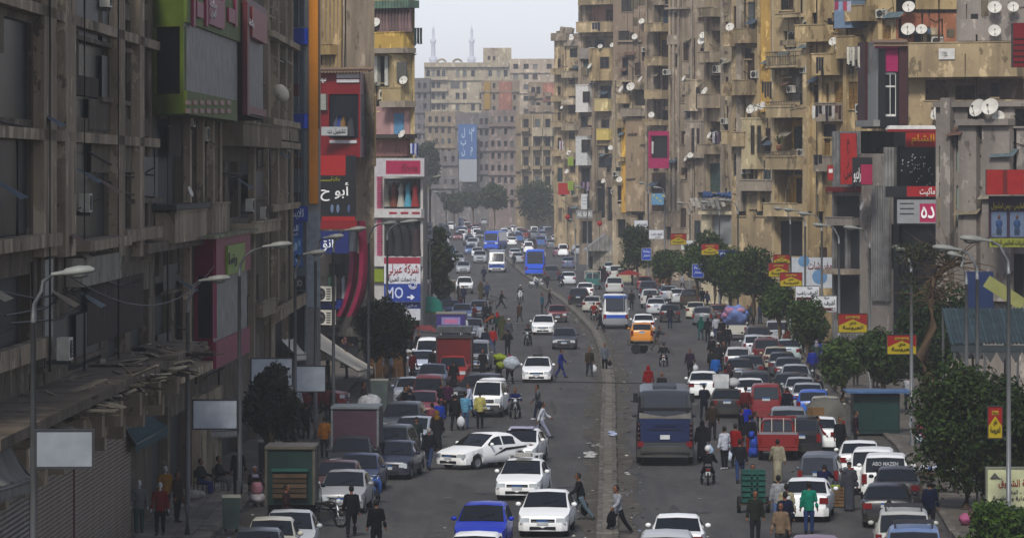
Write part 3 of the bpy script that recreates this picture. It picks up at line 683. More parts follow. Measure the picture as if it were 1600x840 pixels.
b = Bld('shop_building', 'magenta framed upstairs clothes shop hung with garments on the wide brown building', (1013, 495), 'shop')
w = b.wall((1013, 496), (1045, 494), 205, mat('b31d5c', .5, .12), Z(263, 495))
w.hole((1016, 212, 1043, 247), 'dk'); b.close(dvr(w, 1.2), mat('b31d5c', .5, .12))
cloth_line('laundry', 'row of coloured garments inside the magenta framed upstairs shop', 1018, 221, 1042, 495.9, ['a9a7a2', '3a7d84', 'b9b7b2', '1c1d22', '4a3a4e', '232a48', '8c8a90'], (.9, 1.4))
# blind end wall
b = Bld('apartment_building', 'blind brown end wall with a terrace of dishes and a low ochre annex in front', (958, 540))
w = b.wall((958, 541), (1012, 539), -80, plaster('7d6e5d', '5a4c3e', .45, 33)); w.holes_('dk', BR, (1003, 80, 1009, 95))
for x, y, r in ((1003, 34, 5), (992, 58, 5)): w.dish(x, y, r, .6)
w.panel((966, 63, 1004, 66), 'moulding', T3, .3); b.clutter(CL); b.close(dvr(w, 12), T3)
b = Bld('apartment_building', 'ochre annex with arched top, plaster boxes and green shutters below the blind wall', (957, 520))
w = b.wall((957, 522), (1012, 518), 125, T2)
w.hole((971, 128, 985, 146), 'dk'); w.hole((990, 140, 1008, 165), 'dk', back='2a2622'); w.hole((974, 163, 983, 178), 'sh', BR)
w.holes_('sh', GN, (974, 200, 980, 245), (976, 262, 984, 300)); w.panel((972, 190, 979, 332), 'strip', plaster('b98f3a', '5c4426', .2, 1), .12)
w.balc((971, 148, 986, 162), .9, T1); w.balc((978, 170, 1010, 182), 1, CONC, None, .2); w.balc((968, 188, 978, 200), .6, T4); w.balc((970, 246, 980, 252), .6, T4)
w.pilaster(982, 1010, 185, 330, .5, plaster('8f7c62', '54483a', .5, 41)); w.hole((995, 330, 1005, 360), 'dk')
for x, y, r in ((1001, 125, 6), (971, 140, 6), (986, 136, 7), (968, 281, 5)): w.dish(x, y, r, .8)
b.clutter(CL); b.close(dvr(w, 10), T2)
# the tall slender building at the street corner, its white and cream boxes
b = Bld('apartment_building', 'tall corner building with white and cream enclosed balconies beside the sky gap', (905, 590))
w = b.wall((905, 592), (962, 588), -80, T3)
w.hole((915, 8, 962, 36), 'lo', BR, '9a7464'); w.hole((911, 57, 962, 76), 'lo', GN, '7d7462'); w.hole((911, 92, 926, 119), 'sh', GN)
w.balc((909, 35, 963, 51), 1.2, T1); w.balc((912, -2, 962, 8), 1.2, T1)
w.panel((908, 76, 930, 92), 'parapet', GREYC, .5)
w.bay((929, 77, 961, 125), 1.2, T4, 'bay', [(938, 89, 952, 107)]); w.bay((907, 134, 926, 174), 1.0, mat('b9b6ae', .6, .1), 'enclosed_balcony', [(911, 143, 922, 160)])
w.bay((907, 214, 925, 257), 1.0, mat('aaa9a4', .6, .15), 'enclosed_balcony', [(909, 218, 923, 238)])
w.holes_('gl', BR, (938, 134, 955, 156), (908, 181, 926, 199), (940, 187, 952, 200), (935, 240, 958, 262), (909, 262, 922, 285))
w.balc((937, 155, 958, 174), 1.1, plaster('b0a070', '7c6c48', .3, 3)); w.balc((940, 202, 959, 219), 1.1, plaster('b9a45c', '8a7440', .2, 3)); w.balc((937, 218, 960, 227), .6, T4); w.balc((908, 201, 928, 212), .5, T3)
for x in (927, 958): w.pilaster(x, x + 4, 78, 330, .3)
w.pilaster(905, 909, -70, 330, .2)
for x, y, r in ((938, 73, 4), (957, 71, 4), (922, 104, 5), (954, 231, 4), (943, 283, 4)): w.dish(x, y, r, 1.4)
w.holes_('dk', BR, (930, 285, 945, 340), (908, 345, 925, 380), (948, 292, 960, 345), (910, 292, 921, 325)); w.ac(925, 130); w.pipe(933, 80, 330)
b.clutter(CL); b.close(dvr(w, 14), T3)
board('shop_sign', 'red square sign beside two lime green boards at the slender corner building', 'sign', (872, 286, 890, 304), 585, .4, 'b3231c', '6d1612')
for y, l in ((245, 'upper lime green board with grey lines above the red square sign'), (283, 'lower lime green board with grey lines touching the red square sign')):
    board('shop_sign', l, 'sign', (887, y, 896, y + 14), 584, .3, '93a83a', '5d6a2a', bands=[('5c6a34', (889, y + 2 + 3 * i, 895, y + 3 + 3 * i)) for i in range(4)])
board('shop_sign', 'white vertical notice above the grey shop front at the corner building', 'sign', (908, 303, 919, 327), 583, .15, 'a9aba8', '77797a', bands=[('6d7072', (910, 308 + 5 * i, 917, 309 + 5 * i)) for i in range(3)])
board('shop_sign', 'grey shop fascia reading AL BARI in white letters', 'sign', (900, 328, 926, 341), 582, .6, '6f6e6c', '4a4a4a', texts=[('AL BARI', 'bdbcb8', (902, 331, 924, 338))])
cloth_line('laundry', 'purple and dark cloths hanging under the white box of the corner building', 907, 284, 920, 588, ['2a2036', '6f5c78', '241c2c', '7a6a80'], (.8, 1.3))
cloth_line('laundry', 'dark jeans over the top balcony of the corner building', 925, 36, 938, 586, ['272c3c', '2c3242', '1f2430'], (.8, 1.2))
b = Bld('apartment_building', 'weathered ochre building with rooftop clutter, next beyond the corner building', (866, 690))
w = b.wall((866, 692), (908, 688), 62, T1)
for y in (108, 150, 190, 235): w.balc((868, y, 884, y + 9), 1.1); w.balc((886, y + 4, 905, y + 14), 1.3, T2)
w.holes_('sh', BR, (871, 92, 876, 106), (871, 135, 876, 149), (889, 107, 898, 132), (888, 150, 900, 178), (889, 195, 898, 218), (871, 175, 876, 188), (871, 215, 877, 233), (890, 245, 899, 270))
w.holes_('gl', GN, (871, 262, 879, 284), (890, 76, 902, 90)); w.panel((866, 52, 890, 64), 'roof_shed', T3, .8); w.panel((884, 62, 907, 72), 'roof_shed', CONC, .5)
for x, y, r in ((886, 268, 4), (889, 239, 4), (878, 168, 3), (885, 158, 3), (893, 60, 4)): w.dish(x, y, r, 1.2)
for i in range(9): w.put('debris', MB().box(-.4, .4, -.3, .3, 0, rnd.uniform(.3, 1.2), rnd.choice([T3, CONC, mat('6a5a48')]), Euler((0, rnd.uniform(-.4, .4), 0)).to_matrix().to_4x4()).mesh('debris'), w.T(868 + i * 4.3), -.9, Z(62 if i > 4 else 53, 690))
w.pipe(884, 70, 330); b.clutter(CL); b.close(dvr(w, 14), T1)
cloth_line('laundry', 'white and red cloth hanging mid height on the weathered ochre building', 874, 220, 880, 686, ['b0adb0', '7a3a44', 'a9a7b4'], (1.4, 1.9))
# low white pavilion with rolled tarpaulins and the shops below
b = Bld('shop_building', 'low cream pavilion with rolled tarpaulins and blue sheet on its roof behind the clipped trees', (1096, 410), 'pavilion')
CRM = plaster('b3a88c', '7c705c', .3, 11); w = b.wall((1096, 412), (1176, 408), 312, CRM); w.hole((1113, 336, 1150, 382), 'pn', '7d807d'); w.hole((1153, 346, 1172, 385), 'pn', '6d6f6d')
w.ledge(1094, 1178, 313, .4, .8, CRM); w.ledge(1096, 1176, 330, .3, .5, CRM); w.ledge(1096, 1150, 385, .35, .4, CRM); b.close(dvr(w, 9), CRM)
t = thing('tarpaulin', 'crumpled blue sheet lying on the roof edge of the cream pavilion', 'tarpaulin', (X(1135, 409), 409, Z(310, 409)))
m = MB(); n = 26; vs = []
for j in range(3):
    for i in range(n): vs.append(((i / (n - 1) - .5) * 4.3, -.9 + j * .8, .1 + .3 * (j == 1) + rnd.uniform(0, .28)))
m.add(vs, [(j * n + i, j * n + i + 1, (j + 1) * n + i + 1, (j + 1) * n + i) for j in range(2) for i in range(n - 1)], mat('2f4a74', .6, .3, 3), True); m.add([(v[0], v[1] - .02, v[2] - .25 if k < n else v[2] - .05) for k, v in enumerate(vs)], [(j * n + i, j * n + i + 1, (j + 1) * n + i + 1, (j + 1) * n + i) for j in range(2) for i in range(n - 1)], mat('2a3f60')); m.obj('sheet', t)
t = thing('tarpaulin', 'bundle of grey rolled tarpaulins sagging off the left corner of the cream pavilion', 'tarpaulin', (X(1106, 407), 407, Z(318, 407)))
for i in range(7): m = MB(); x = -1.6 + i * .45; m.tube([(x, .4, .3 + .1 * math.sin(i)), (x + .1, -.5, .35), (x + .35, -.75, -.3 - .14 * (i % 3))], [.16, .2, .17], mat(rnd.choice(['6f6c64', '5c5a55', '817d73']), .9, .3, 4), 8); m.obj('roll', t)
b = Bld('shop_building', 'grey shop with a small red and white H sign panel beside the cream pavilion', (1148, 400), 'shop')
w = b.wall((1148, 401), (1206, 399), 340, plaster('6d6866', '45423f', .3, 2)); w.holes_('dk', BR, (1152, 362, 1166, 410), (1172, 362, 1185, 410), (1188, 364, 1203, 410)); w.ledge(1147, 1207, 342, .5, .7, mat('77757a', .5)); b.close(dvr(w, 6), T3)
board('shop_sign', 'red and white square H sign on the grey shop fascia', 'sign', (1153, 345, 1164, 361), 398, .15, 'a81d2c', '6c1420', texts=[('H', 'd0ccca', (1155, 348, 1162, 358))])
# stone-walled utility shelter with pitched roof on the pavement
b = Bld('utility_shelter', 'grey block walled shelter with a pitched roof on the right kerb beyond the minibus', (915, 545), 'shelter')
w = b.wall((917, 547), (974, 543), 392, plaster('8b8578', '5a554c', .4, 9)); w.holes_('dk', BR, (957, 396, 968, 402), (920, 400, 926, 420))
for y in (400, 410, 420): w.ledge(918, 973, y, .06, .05, CONC, 'joint_band')
for x in (932, 944, 956, 966): w.pilaster(x, x + 1, 392, 424, .06, CONC)
o = b.root; hw = (974 - 917) / FPX * 545; zt = Z(392, 545); rm = ribbed('7b7872', .5, 0, .05)
MB().add([(-.3, -.4, zt), (hw + .3, -.4, zt), (hw * .55, -.4, Z(365, 545)), (-.3, 7, zt), (hw + .3, 7, zt), (hw * .55, 7, Z(365, 545))], [(0, 1, 2), (4, 3, 5), (0, 2, 5, 3), (1, 4, 5, 2)], rm).obj('pitched_roof', o)
b.close((1.2, 6), CONC)
# ------------------------------------------------------------------ left-hand buildings, near to far
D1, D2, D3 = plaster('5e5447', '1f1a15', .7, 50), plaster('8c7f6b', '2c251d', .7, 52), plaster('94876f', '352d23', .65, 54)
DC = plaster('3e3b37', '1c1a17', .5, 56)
b = Bld('apartment_building', 'grimy grey brown block with tall glazed bays over a rubble strewn canopy', (-150, 98))
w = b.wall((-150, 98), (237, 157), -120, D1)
for y0, y1 in ((212, 372), (30, 185), (-100, 5)): 
    for x0, x1, c in ((-120, -70, '1c2426'), (-62, -6, '1c2426'), (-2, 49, '1e2628'), (74, 83, '242929'), (106, 169, '222b2a'), (184, 204, '262927'), (214, 231, '242625')):
        w.hole((x0, y0, x1, y1), 'pn', c)
w.holes_('dk', BR, (-3, 432, 47, 548), (-80, 430, -20, 560)); w.hole((106, 444, 158, 570), 'pn', '2a3032'); w.holes_('dk', BR, (168, 440, 196, 560), (204, 440, 232, 560))
for x0, x1 in ((52, 72), (86, 103), (170, 181), (205, 212), (-66, -62)): w.pilaster(x0, x1, -110, 400, .3, D2)
w.ledge(-140, 70, 374, .35, .5, D2); w.ledge(104, 172, 372, .3, .7, D2); w.ledge(180, 237, 356, .4, .4, D2); w.ledge(-140, 237, 205, .3, .3, D2); w.ledge(-140, 237, 20, .3, .3, D2)
w.panel((103, 398, 165, 441), 'fascia_box', plaster('817d72', '4a463e', .4, 3), .5); w.panel((67, 405, 80, 545), 'panel', mat('70706a', .6, .2), .06); w.panel((-100, 548, 66, 580), 'sill_band', D2, .3)
w.ac(113, 562, .9, 1.0)
for x in (28, 82, 135): w.pipe(x + 50, -100, 580, '2a2724', .04, .35)
# canopy with corbels, shutters under it
w.panel((-140, 592, 236, 606), 'canopy_slab', D1, 2.0)
for x in range(-60, 236, 33):
    t_ = w.T(x); w.put('corbel', MB().box(-.4, .4, -1.6, 0, 0, .75, D2).box(-.35, .35, -1.1, 0, -.7, 0, D2).mesh('corbel'), t_, 0, 4.75)
sh_m = ribbed('6a5f50', .14, 2, .06, .55)
w.panel((107, 640, 196, 900), 'roller_shutter', sh_m, .12); w.panel((48, 640, 105, 930), 'roller_shutter', sh_m, .12); w.panel((-90, 640, 40, 960), 'roller_shutter', sh_m, .1); w.panel((105.4, 640, 106.8, 900), 'post', mat('5a1a2a'), .2)
for (x0, x1) in ((107, 196), (48, 105)):                              # separate slats of the two shutters in view
    t0, t1 = w.T(x0), w.T(x1); z = .1
    sl = MB().box(0, t1 - t0, -.05, 0, 0, .1, mat('75695a', .55, .25, 2)).mesh('slat')
    while z < 4.2: w.put('slat', sl, t0, .125, z); z += .125
b.clutter(60, 560, ('2c2620', '4a4238', '5c5446')); b.close((-30, 5), D1)
t = thing('rubble_heap', 'broken laths, sheets and litter scattered along the grimy corner canopy', 'rubble', (w.A.x, w.A.y, 0), w.ang)
mk = [mat(c, .9, .3, 4) for c in ('3c362d', '57503f', '2b2722', '6d6555', '7d7768')]
z0 = Z(589, 140) ; t_lo, t_hi = w.T(-20), w.T(236)
for i in range(520):
    x = t_lo + (t_hi - t_lo) * (rnd.random() ** .7); l = rnd.uniform(.1, 1.0) ** 1.3; wd_ = rnd.choice((.03, .05, .09, .22)); M = Matrix.Translation((x, -rnd.uniform(.15, 2.0), z0 + .06 + rnd.random() * .25 * (i % 3))) @ Euler((rnd.uniform(-.3, .3), rnd.uniform(-.35, .35), rnd.uniform(0, 3.1))).to_matrix().to_4x4()
    m = MB().box(-l, l, -wd_, wd_, -.02, .02, rnd.choice(mk), M); m.obj('scrap', t)
# second block with the green and grey shop boxes
b = Bld('apartment_building', 'blackened left block with recessed galleries between the green box and the grey corrugated box', (237, 157.5))
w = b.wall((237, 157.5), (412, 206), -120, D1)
w.holes_('dk', '2a241c', (242, 186, 286, 322), (290, 190, 306, 330), (312, 190, 322, 310), (326, 190, 334, 320), (242, 440, 268, 560), (274, 440, 300, 530), (341, 236, 352, 340), (356, 236, 372, 340), (376, 236, 398, 340), (392, 390, 404, 470), (345, -60, 365, 0), (380, -90, 400, -10), (250, -90, 300, -20))
w.balc((238, 330, 290, 376), .8, D2); w.balc((308, 318, 323, 370), .6, D2); w.balc((326, 318, 340, 372), .5, D2); w.balc((338, 196, 402, 230), 1.1, plaster('6f6350', '3a3024', .7, 71)); w.balc((362, 346, 404, 362), 1.0, D3); w.balc((390, 470, 410, 492), .6, D2)
for x in (286.5, 307, 323, 335, 388): w.pilaster(x, x + 3, 185, 560, .25, D2)
w.panel((236, 318, 292, 326), 'railing', mat('2a2826'), .9)
w.panel((205, 372, 320, 386), 'ledge', D1, .6); w.ledge(240, 310, 570, .3, 1.0, D3)
for x0, x1, y0 in ((236, 262, 640), (266, 292, 645), (345, 372, 640), (376, 400, 620)): w.hole((x0, y0, x1, 800), 'dk')
w.panel((300, 610, 335, 770), 'pier', D3, .3)
w.ac(318, 345, .5, .9); w.dish(296, 300, 9, .8)
for x in (262, 306, 342): w.pipe(x, -80, 600, '2b2824', .05, .2)
b.clutter(50, 560, ('2c2620', '4a4238', '5c5446')); b.close((-25, 6), D1)
GREEN, GREYBOX = mat('55661a', .7, .3, 1), ribbed('6d6c66', .55, 0, .05, .6)
b = Bld('shop_building', 'projecting upstairs shop box with lime green bands and grey corrugated panels', (237, 158), 'shop')
w = b.wall((237, 158), (287, 157), -20, GREEN, Z(178, 157)); w2 = b.wall((287, 157), (371, 181), -20, GREYBOX, Z(184, 168), ztop=Z(-20, 157.5))
w.hole((241, 42, 281, 147), 'pn', '0f1112'); w2.panel((287, -20, 372, 52), 'green_band', GREEN, .12); w2.panel((287, 150, 366, 184), 'green_band', GREEN, .12)
PK = mat('8d2040', .5, .15)
for x in (300, 320, 346, 366): w2.panel((x - 1.5, -10, x + 1.5, 42), 'strut', PK, .1, .13)
for i in range(7):
    for y in (157, 170): w2.panel((290 + i * 10.5, y, 296 + i * 10.5, y + 7), 'pink_block', mat('8b6a62', .6), .05, .13)
w2.panel((304, 4, 314, 28), 'pink_plate', PK, .1, .13); w2.panel((322, -2, 345, 42), 'pink_plate', PK, .12, .13); w2.panel((354, 14, 364, 36), 'pink_plate', PK, .1, .13)
p = w2.at(w2.T(334, .3), .30); lettering('محلات\nالهدي', mat('b0aca6'), b.root, p.x, p.y, Z(20, 168), 2.6, .75, w2.ang)
b.close((-4.5, 1.0), GREEN)
b = Bld('shop_building', 'grey corrugated upstairs box in a maroon frame under a small red sign', (372, 181), 'shop')
w = b.wall((370, 181.5), (379, 181), 5, mat('3a1418', .5), Z(182, 181)); w2 = b.wall((379, 181), (411, 196), 5, GREYBOX, Z(182, 188), ztop=Z(5, 181.2))
w2.panel((379, 5, 411, 17), 'frame', mat('5a1418', .5), .15); w2.panel((379, 5, 383, 180), 'frame', mat('5a1418', .5), .2); w2.panel((380, 168, 411, 180), 'frame', mat('6a1a1e', .5), .15); w2.panel((383, 18, 407, 64), 'sign_face', mat('8c2a24', .5), .3)
p = w2.at(w2.T(395, .35), .33); lettering('عيادة', mat('b3aeaa'), b.root, p.x, p.y, Z(45, 188), 3.5, .35, w2.ang)
b.close((-4, 1.5), D1)
b = Bld('shop_building', 'pink banded kiosk box with a lime sign, low on the blackened block', (303, 170), 'shop')
PINK = mat('8a1740', .5, .2, 1)
w = b.wall((303, 170.5), (333, 170), 372, PINK, Z(562, 170)); w2 = b.wall((333, 170), (386, 187), 372, ribbed('77766f', .3, 0, .04, .6), Z(562, 176), ztop=Z(372, 170.2))
w.hole((306, 432, 331, 528), 'pn', '14171a'); w2.panel((333, 366, 387, 428), 'pink_band', PINK, .12); w2.panel((333, 522, 386, 562), 'pink_band', PINK, .12); w2.panel((352, 381, 379, 426), 'lime_sign', mat('7d9a2a', .5), .1, .13)
p = w2.at(w2.T(365.5, .3), .27); lettering('رضا', mat('23261c'), b.root, p.x, p.y, Z(404, 178), 4.0, .6, w2.ang)
t_ = w2; w2.panel((318, 362, 388, 367), 'roof_lip', plaster('6f6e55', '3a3a2c', .4, 2), .4)
b.close((-4, 1.2), D1)
# third: pale columned facade
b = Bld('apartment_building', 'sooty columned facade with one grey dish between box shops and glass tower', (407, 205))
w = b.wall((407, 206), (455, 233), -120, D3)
w.hole((409, 112, 421, 182), 'sh', '55554f'); w.holes_('dk', BR, (431, 90, 437, 190), (428, 232, 434, 300), (438, 235, 444, 300), (413, 232, 420, 310), (414, 330, 421, 420), (427, 330, 434, 420), (437, 330, 443, 420), (412, -40, 420, 60), (428, -60, 436, 40), (430, 500, 450, 600), (411, 505, 424, 600), (440, 60, 446, 150))
for x in (407, 423, 435.5, 445): w.pilaster(x, x + 3, -110, 470, .35, plaster('7d715e', '3f382e', .6, 61))
for x0, x1, y in ((407, 426, 186), (426, 452, 190), (407, 452, 222), (407, 452, 318), (407, 452, 60)): w.ledge(x0, x1, y, .3, .6, D3)
w.balc((408, 470, 452, 486), .9, D3); w.balc((424, 196, 452, 220), .5, D2); w.dish(437, 147, 15, .9, 1.0)
for x in (412, 442): w.pipe(x + 10, 205, 640, '59564f', .07, .5)
w.panel((408, 590, 452, 612), 'awning_slab', CONC, 1.0); b.clutter(24, 460, ('3c352c', '4a4238', '7a705e')); b.close((-20, 8), D3)
# glass corner tower with blue bands and the orange strip
b = Bld('shop_building', 'glass corner tower with blue bands and a full height orange strip', (446, 231), 'shop building')
ORG = mat('e8921a', .5, .12, 1); GLS = mat('7d8c92', .15, .3, .4)
w = b.wall((446, 232), (478, 231), -120, GLS); w2 = b.wall((478, 231), (501, 231), -120, mat('6f6d6a', .5, .15))
for y0, y1 in ((45, 70), (178, 201)): w.panel((450, y0, 481, y1), 'blue_band', mat('2c5ae0', .5, .1), .25)
w2.panel((483, -110, 497, 318), 'orange_strip', ORG, .2); w2.panel((497, -110, 500, 200), 'edge_strip', mat('5c4a3a'), .1)
for y0, y1 in ((74, 176), (204, 320), (-60, 42)): w.panel((450, y0, 476, y1), 'pane', mat('64757c', .1, .5, .35), .05)
for x in (459, 468): w.panel((x, -110, x + .8, 330), 'mullion', mat('77787a', .4), .1)
for x, y, c in ((462, 132, '7a2a2c'), (456, 240, '8f6a4a'), (466, 246, '6a4c3a'), (456, 308, '8a8c90'), (464, 300, '3b4046')): w.panel((x - 5, y, x + 6, y + 18), 'display', mat(c, .7), .03, .05)
w2.panel((479, 330, 500, 480), 'panel', mat('7a8084', .5, .2), .1)
w.hole((447, 455, 476, 560), 'pn', '39494e'); b.close((-6, 12), DC)
board('shop_sign', 'blue fascia with white Arabic lettering on the glass corner tower', 'sign', (447, 322, 481, 346), 229.5, .3, '1c44a8', '15306f', texts=[('للابس', 'c9ccd2', (450, 326, 474, 343))])
t = board('poster', 'tall blue poster with white Arabic heading below the blue fascia', 'poster', (444, 347, 473, 418), 229.3, .12, '24549c', '16336a', texts=[('السنة', 'd0d6e0', (446, 351, 466, 361)), ('كابس لراو', 'd0d6e0', (448, 363, 466, 369))], bands=[('3f78b8', (446, 372, 472, 414))])
for i in range(9): MB().ball((rnd.uniform(-.38, .38), -.03, rnd.uniform(.15, 1.3)), 1, mat(rnd.choice(['7fa6cc', '1b2e5c', '9fb8d0', 'a08a60']), .6), 7, 5, (rnd.uniform(.06, .12), .012, rnd.uniform(.1, .22))).obj('printed_figure', t)
board('shop_sign', 'narrow black shop sign with grey lettering under the blue poster', 'sign', (443, 431, 477, 453), 229.8, .3, '121416', '121416', texts=[('OBEID', '8a8c8c', (448, 437, 472, 447))])
# red fronted building
b = Bld('apartment_building', 'tan block with vertical flutes above red shop boxes, behind the orange strip', (498, 292))
w = b.wall((498, 292), (585, 288), -120, plaster('9a8358', '54452c', .5, 64))
for x in range(503, 534, 6): w.pilaster(x, x + 3, -100, 105, .2)
w.hole((508, 38, 528, 86), 'dk'); w.hole((537, 0, 543, 60), 'dk'); w.pipe(540, -60, 110, '4a443a', .12); w.pipe(535, -60, 110, '5a5244', .08)
w.balc((503, 70, 530, 86), .8); w.panel((500, 84, 506, 100), 'sign_block', mat('9a2a1a'), .8)
w.holes_('dk', BR, (560, 150, 582, 260), (545, 480, 580, 600), (500, 500, 535, 600)); b.close((-12, 12), T3)
RED = mat('840e15', .45, .12, 1)
b = Bld('shop_building', 'red two storey shop front with a glazed display of hanging dresses under a tiled eave', (497, 285), 'shop')
w = b.wall((497, 285), (563, 284), 112, RED, Z(246, 285)); w2 = b.wall((563, 284), (584, 300), 112, mat('7d6670', .4, .2), Z(246, 290), ztop=Z(112, 284.5))
w.hole((514, 147, 560, 216), 'pn', '1b1e22'); w.panel((527, 115, 562, 122), 'white_bar', mat('a8a4a4'), .12); w.panel((527, 124, 562, 129), 'white_bar', mat('a8a4a4'), .12); w.panel((516, 219, 558, 224), 'white_bar', mat('a8a4a4'), .12)
w.panel((500, 147, 512, 172), 'meter_box', mat('7d7d74', .5), .3)
w2.panel((564, 150, 582, 214), 'pane', mat('6a7074', .1), .05); 
for x, c in ((532, '243a7a'), (537, '7a5a30'), (527, '3a3c4a'), (549, '2c2c30')): w.put('dress', MB().tube([(0, 0, 1.3), (0, 0, .9), (0, 0, 0)], [.08, .2, .3], mat(c, .8), 8).mesh('dress'), w.T(x), .12, Z(213, 285))
for i in range(17): w.put('tile', MB().tube([(0, -.5, 0), (0, .3, .16)], .12, tl, 6).mesh('tile'), w.T(499 + i * 5), .1, Z(112, 285))
p = w.at(w.T(505), .12); lettering('سيوس', mat('c9c5c2'), b.root, p.x, p.y, Z(126, 285), .5, .35, w.ang)
b.close((-4, 4), DC)
board('shop_sign', 'metal plate with dark Arabic lettering across the dress window', 'sign', (502, 198, 543, 212), 283.5, .08, '8d8f8c', '6c6e6c', texts=[('تشهيل ت', '2c2c2c', (512, 201, 540, 210))])
t = board('shop_sign', 'large black sign with white Arabic name and yellow line under a slanted red band', 'sign', (497, 243, 556, 348), 282.5, .35, '121214', '121214', texts=[('أبو ح', 'd0cdca', (501, 285, 545, 314)), ('مكتبة', 'a5a018', (517, 276, 531, 284))],
      bands=[('b01c1a', (497, 243, 540, 274)), ('8d8a1a', (500, 281, 518, 283)), ('a81416', (503, 338, 555, 347))])
for x in (519, 528, 545): MB().ball(((x - 526.5) / FPX * 282.5, -.04, (348 - 326) / FPX * 282.5), 1, mat(rnd.choice(['3c4a66', '8d95a0', '5a6a80']), .6), 8, 5, (.11, .012, .28)).obj('printed_figure', t)
board('shop_sign', 'long red beam sign between the black sign and the blue sign', 'sign', (497, 345, 558, 358), 282, .4, '8c1016', '3c0c10')
board('shop_sign', 'dark blue fascia with white Arabic letters above the red curved shop front', 'sign', (496, 361, 545, 396), 282, .4, '12246a', '0e1a48', texts=[('انق', 'cfd2d8', (498, 372, 521, 392))])
b = Bld('shop_building', 'shop front with sweeping maroon curves, grey fins and window air conditioners', (497, 286), 'shop')
w = b.wall((497, 286), (574, 284), 396, DC, rec=.6); w.hole((514, 412, 540, 470), 'dk'); w.hole((500, 525, 560, 620), 'dk')
w.panel((498, 467, 543, 482), 'blue_sill', mat('16286c', .5), .5)
for k, (x0, c) in enumerate(((551, '8c1440'), (558, '6d7074'), (563, '8a8d90'), (569, '8c1440'))):
    m = MB(); Q = []
    for i in range(15):
        f = i / 14; y = 345 + f * (150 if k in (0, 3) else 48); xx = x0 + (9 * math.sin(f * 1.9) - 24 * f ** 3 if k in (0, 3) else -6 * f); Q.append((w.T(xx), Z(y, 283)))
    for (a, za), (c2, zc) in zip(Q, Q[1:]): m.box(0, .001, 0, .001, 0, .001, DC) if False else m.add([(a - .16, -.5, za), (a + .16, -.5, za), (c2 + .16, -.5, zc), (c2 - .16, -.5, zc), (a - .16, 0, za), (a + .16, 0, za), (c2 + .16, 0, zc), (c2 - .16, 0, zc)], [(3, 2, 1, 0), (0, 4, 7, 3), (1, 2, 6, 5)], mat(c, .4, .15))
    w.put('curved_fin', m.mesh('curved_fin'), 0, .05 * k, 0)
for y in (470, 507): w.ac(506, y, 1.0, 1.5)
for i in range(4): w.put('mannequin', MB().tube([(0, 0, 1.5), (0, 0, 1.25), (0, 0, .9), (0, 0, 0)], [.07, .17, .13, .16], mat(['2c4a3c', '8d8a80', '3a2a2c', '6f7478'][i], .7), 8).mesh('mannequin'), w.T(517 + i * 7), .05, Z(466, 285))
b.close((-4, 8), DC)
# yellow plaster corner building
YEL = plaster('a3916a', '5c5038', .5, 66); YL2 = plaster('b0924c', '6c5626', .4, 67); PKW = plaster('9c7c78', '6a504c', .4, 68)
b = Bld('apartment_building', 'peeling yellow corner building with curtained top balcony, rounded bay and pink lower storey', (544, 352))
w = b.wall((544, 354), (648, 350), -60, YEL)
w.hole((555, 5, 640, 50), 'dk'); w.hole((590, 88, 613, 135), 'dk', back='15171a'); w.hole((592, 172, 605, 210), 'pn', '6f6a62'); w.hole((615, 175, 632, 213), 'gl', '5a4a44'); w.hole((560, 150, 578, 200), 'dk')
for i, x in enumerate(range(556, 646, 5)): w.put('curtain', MB().tube([(0, 0, Z(4, 351)), (.02, -.03, Z(28, 351)), (0, 0, Z(51, 351))], .17, mat(rnd.choice(['5c4a48', '66524e', '524240']), .9, .2), 6).mesh('curtain'), w.T(x, .9), .9, 0)
w.balc((588, 52, 645, 84), 1.2, YL2, None, .3); w.panel((545, 52, 590, 80), 'wall_band', plaster('8c7a5c', '5a4c38', .5, 5), .25); w.panel((586, 76, 650, 84), 'slab', CONC, 1.6)
for x in (592.5, 609): w.panel((x - 2.5, 88, x + 2.5, 134), 'shutter_leaf', mat('a8a79c', .6, .2), .45)
m = MB().lathe([(1.0, Z(160, 351)), (1.05, Z(140, 351)), (1.0, Z(138, 351)), (.95, Z(88, 351)), (1.25, Z(85, 351))], YEL, 18); w.put('rounded_bay', m.mesh('rounded_bay'), w.T(629), .15, 0)
w.panel((621, 97, 636, 128), 'bay_window', mat('4b4a44', .5), .1, 1.1)
w.balc((612, 138, 642, 160), 1.3, YEL); w.ac(601, 155, .9, 1.2); w.panel((610, 158, 650, 168), 'slab', CONC, 1.4)
w.panel((588, 166, 641, 213), 'pink_wall', PKW, .12); w.panel((616, 177, 631, 212), 'blue_curtain', mat('5a88a8', .9), .03, .14)
w.panel((585, 210, 652, 216), 'eave', mat('3a352f', .9), 1.5); w.panel((588, 218, 640, 244), 'pink_wall', plaster('8c6660', '5a4440', .4, 3), .3)
w.dish(587, 36, 8, 1.2, .3); w.dish(631, 126, 7, 1.3, .2); w.dish(629, 210, 7, 1.5, -.2)
w.panel((586, 2, 655, 14), 'green_awning', ribbed('4a6450', .3, 0, .05), 1.4)
for y0 in (262, 345): pass
w.pipe(548, -40, 460, '4a4438', .1); w.pipe(583, 80, 250); w.hole((550, 90, 575, 135), 'sh', BR); w.hole((552, 0, 554, 2), 'dk')
b.clutter(16, 240); b.close((-10, 14), YEL)
cloth_line('laundry', 'blue and white washing on the corner of the pink storey', 641, 224, 654, 348.5, ['a9adc0', '30489a', '9a9cb0', '2c3a6a'], (.7, 1.0))
cloth_line('laundry', 'black ribbons of cloth dangling from the corner of the top balcony', 647, 44, 660, 349, ['22302e', '1b2422', '2a2a28'], (.9, 1.9))
b = Bld('shop_building', 'white framed corner fashion shop on two floors with dresses above and black robes below', (585, 345), 'shop')
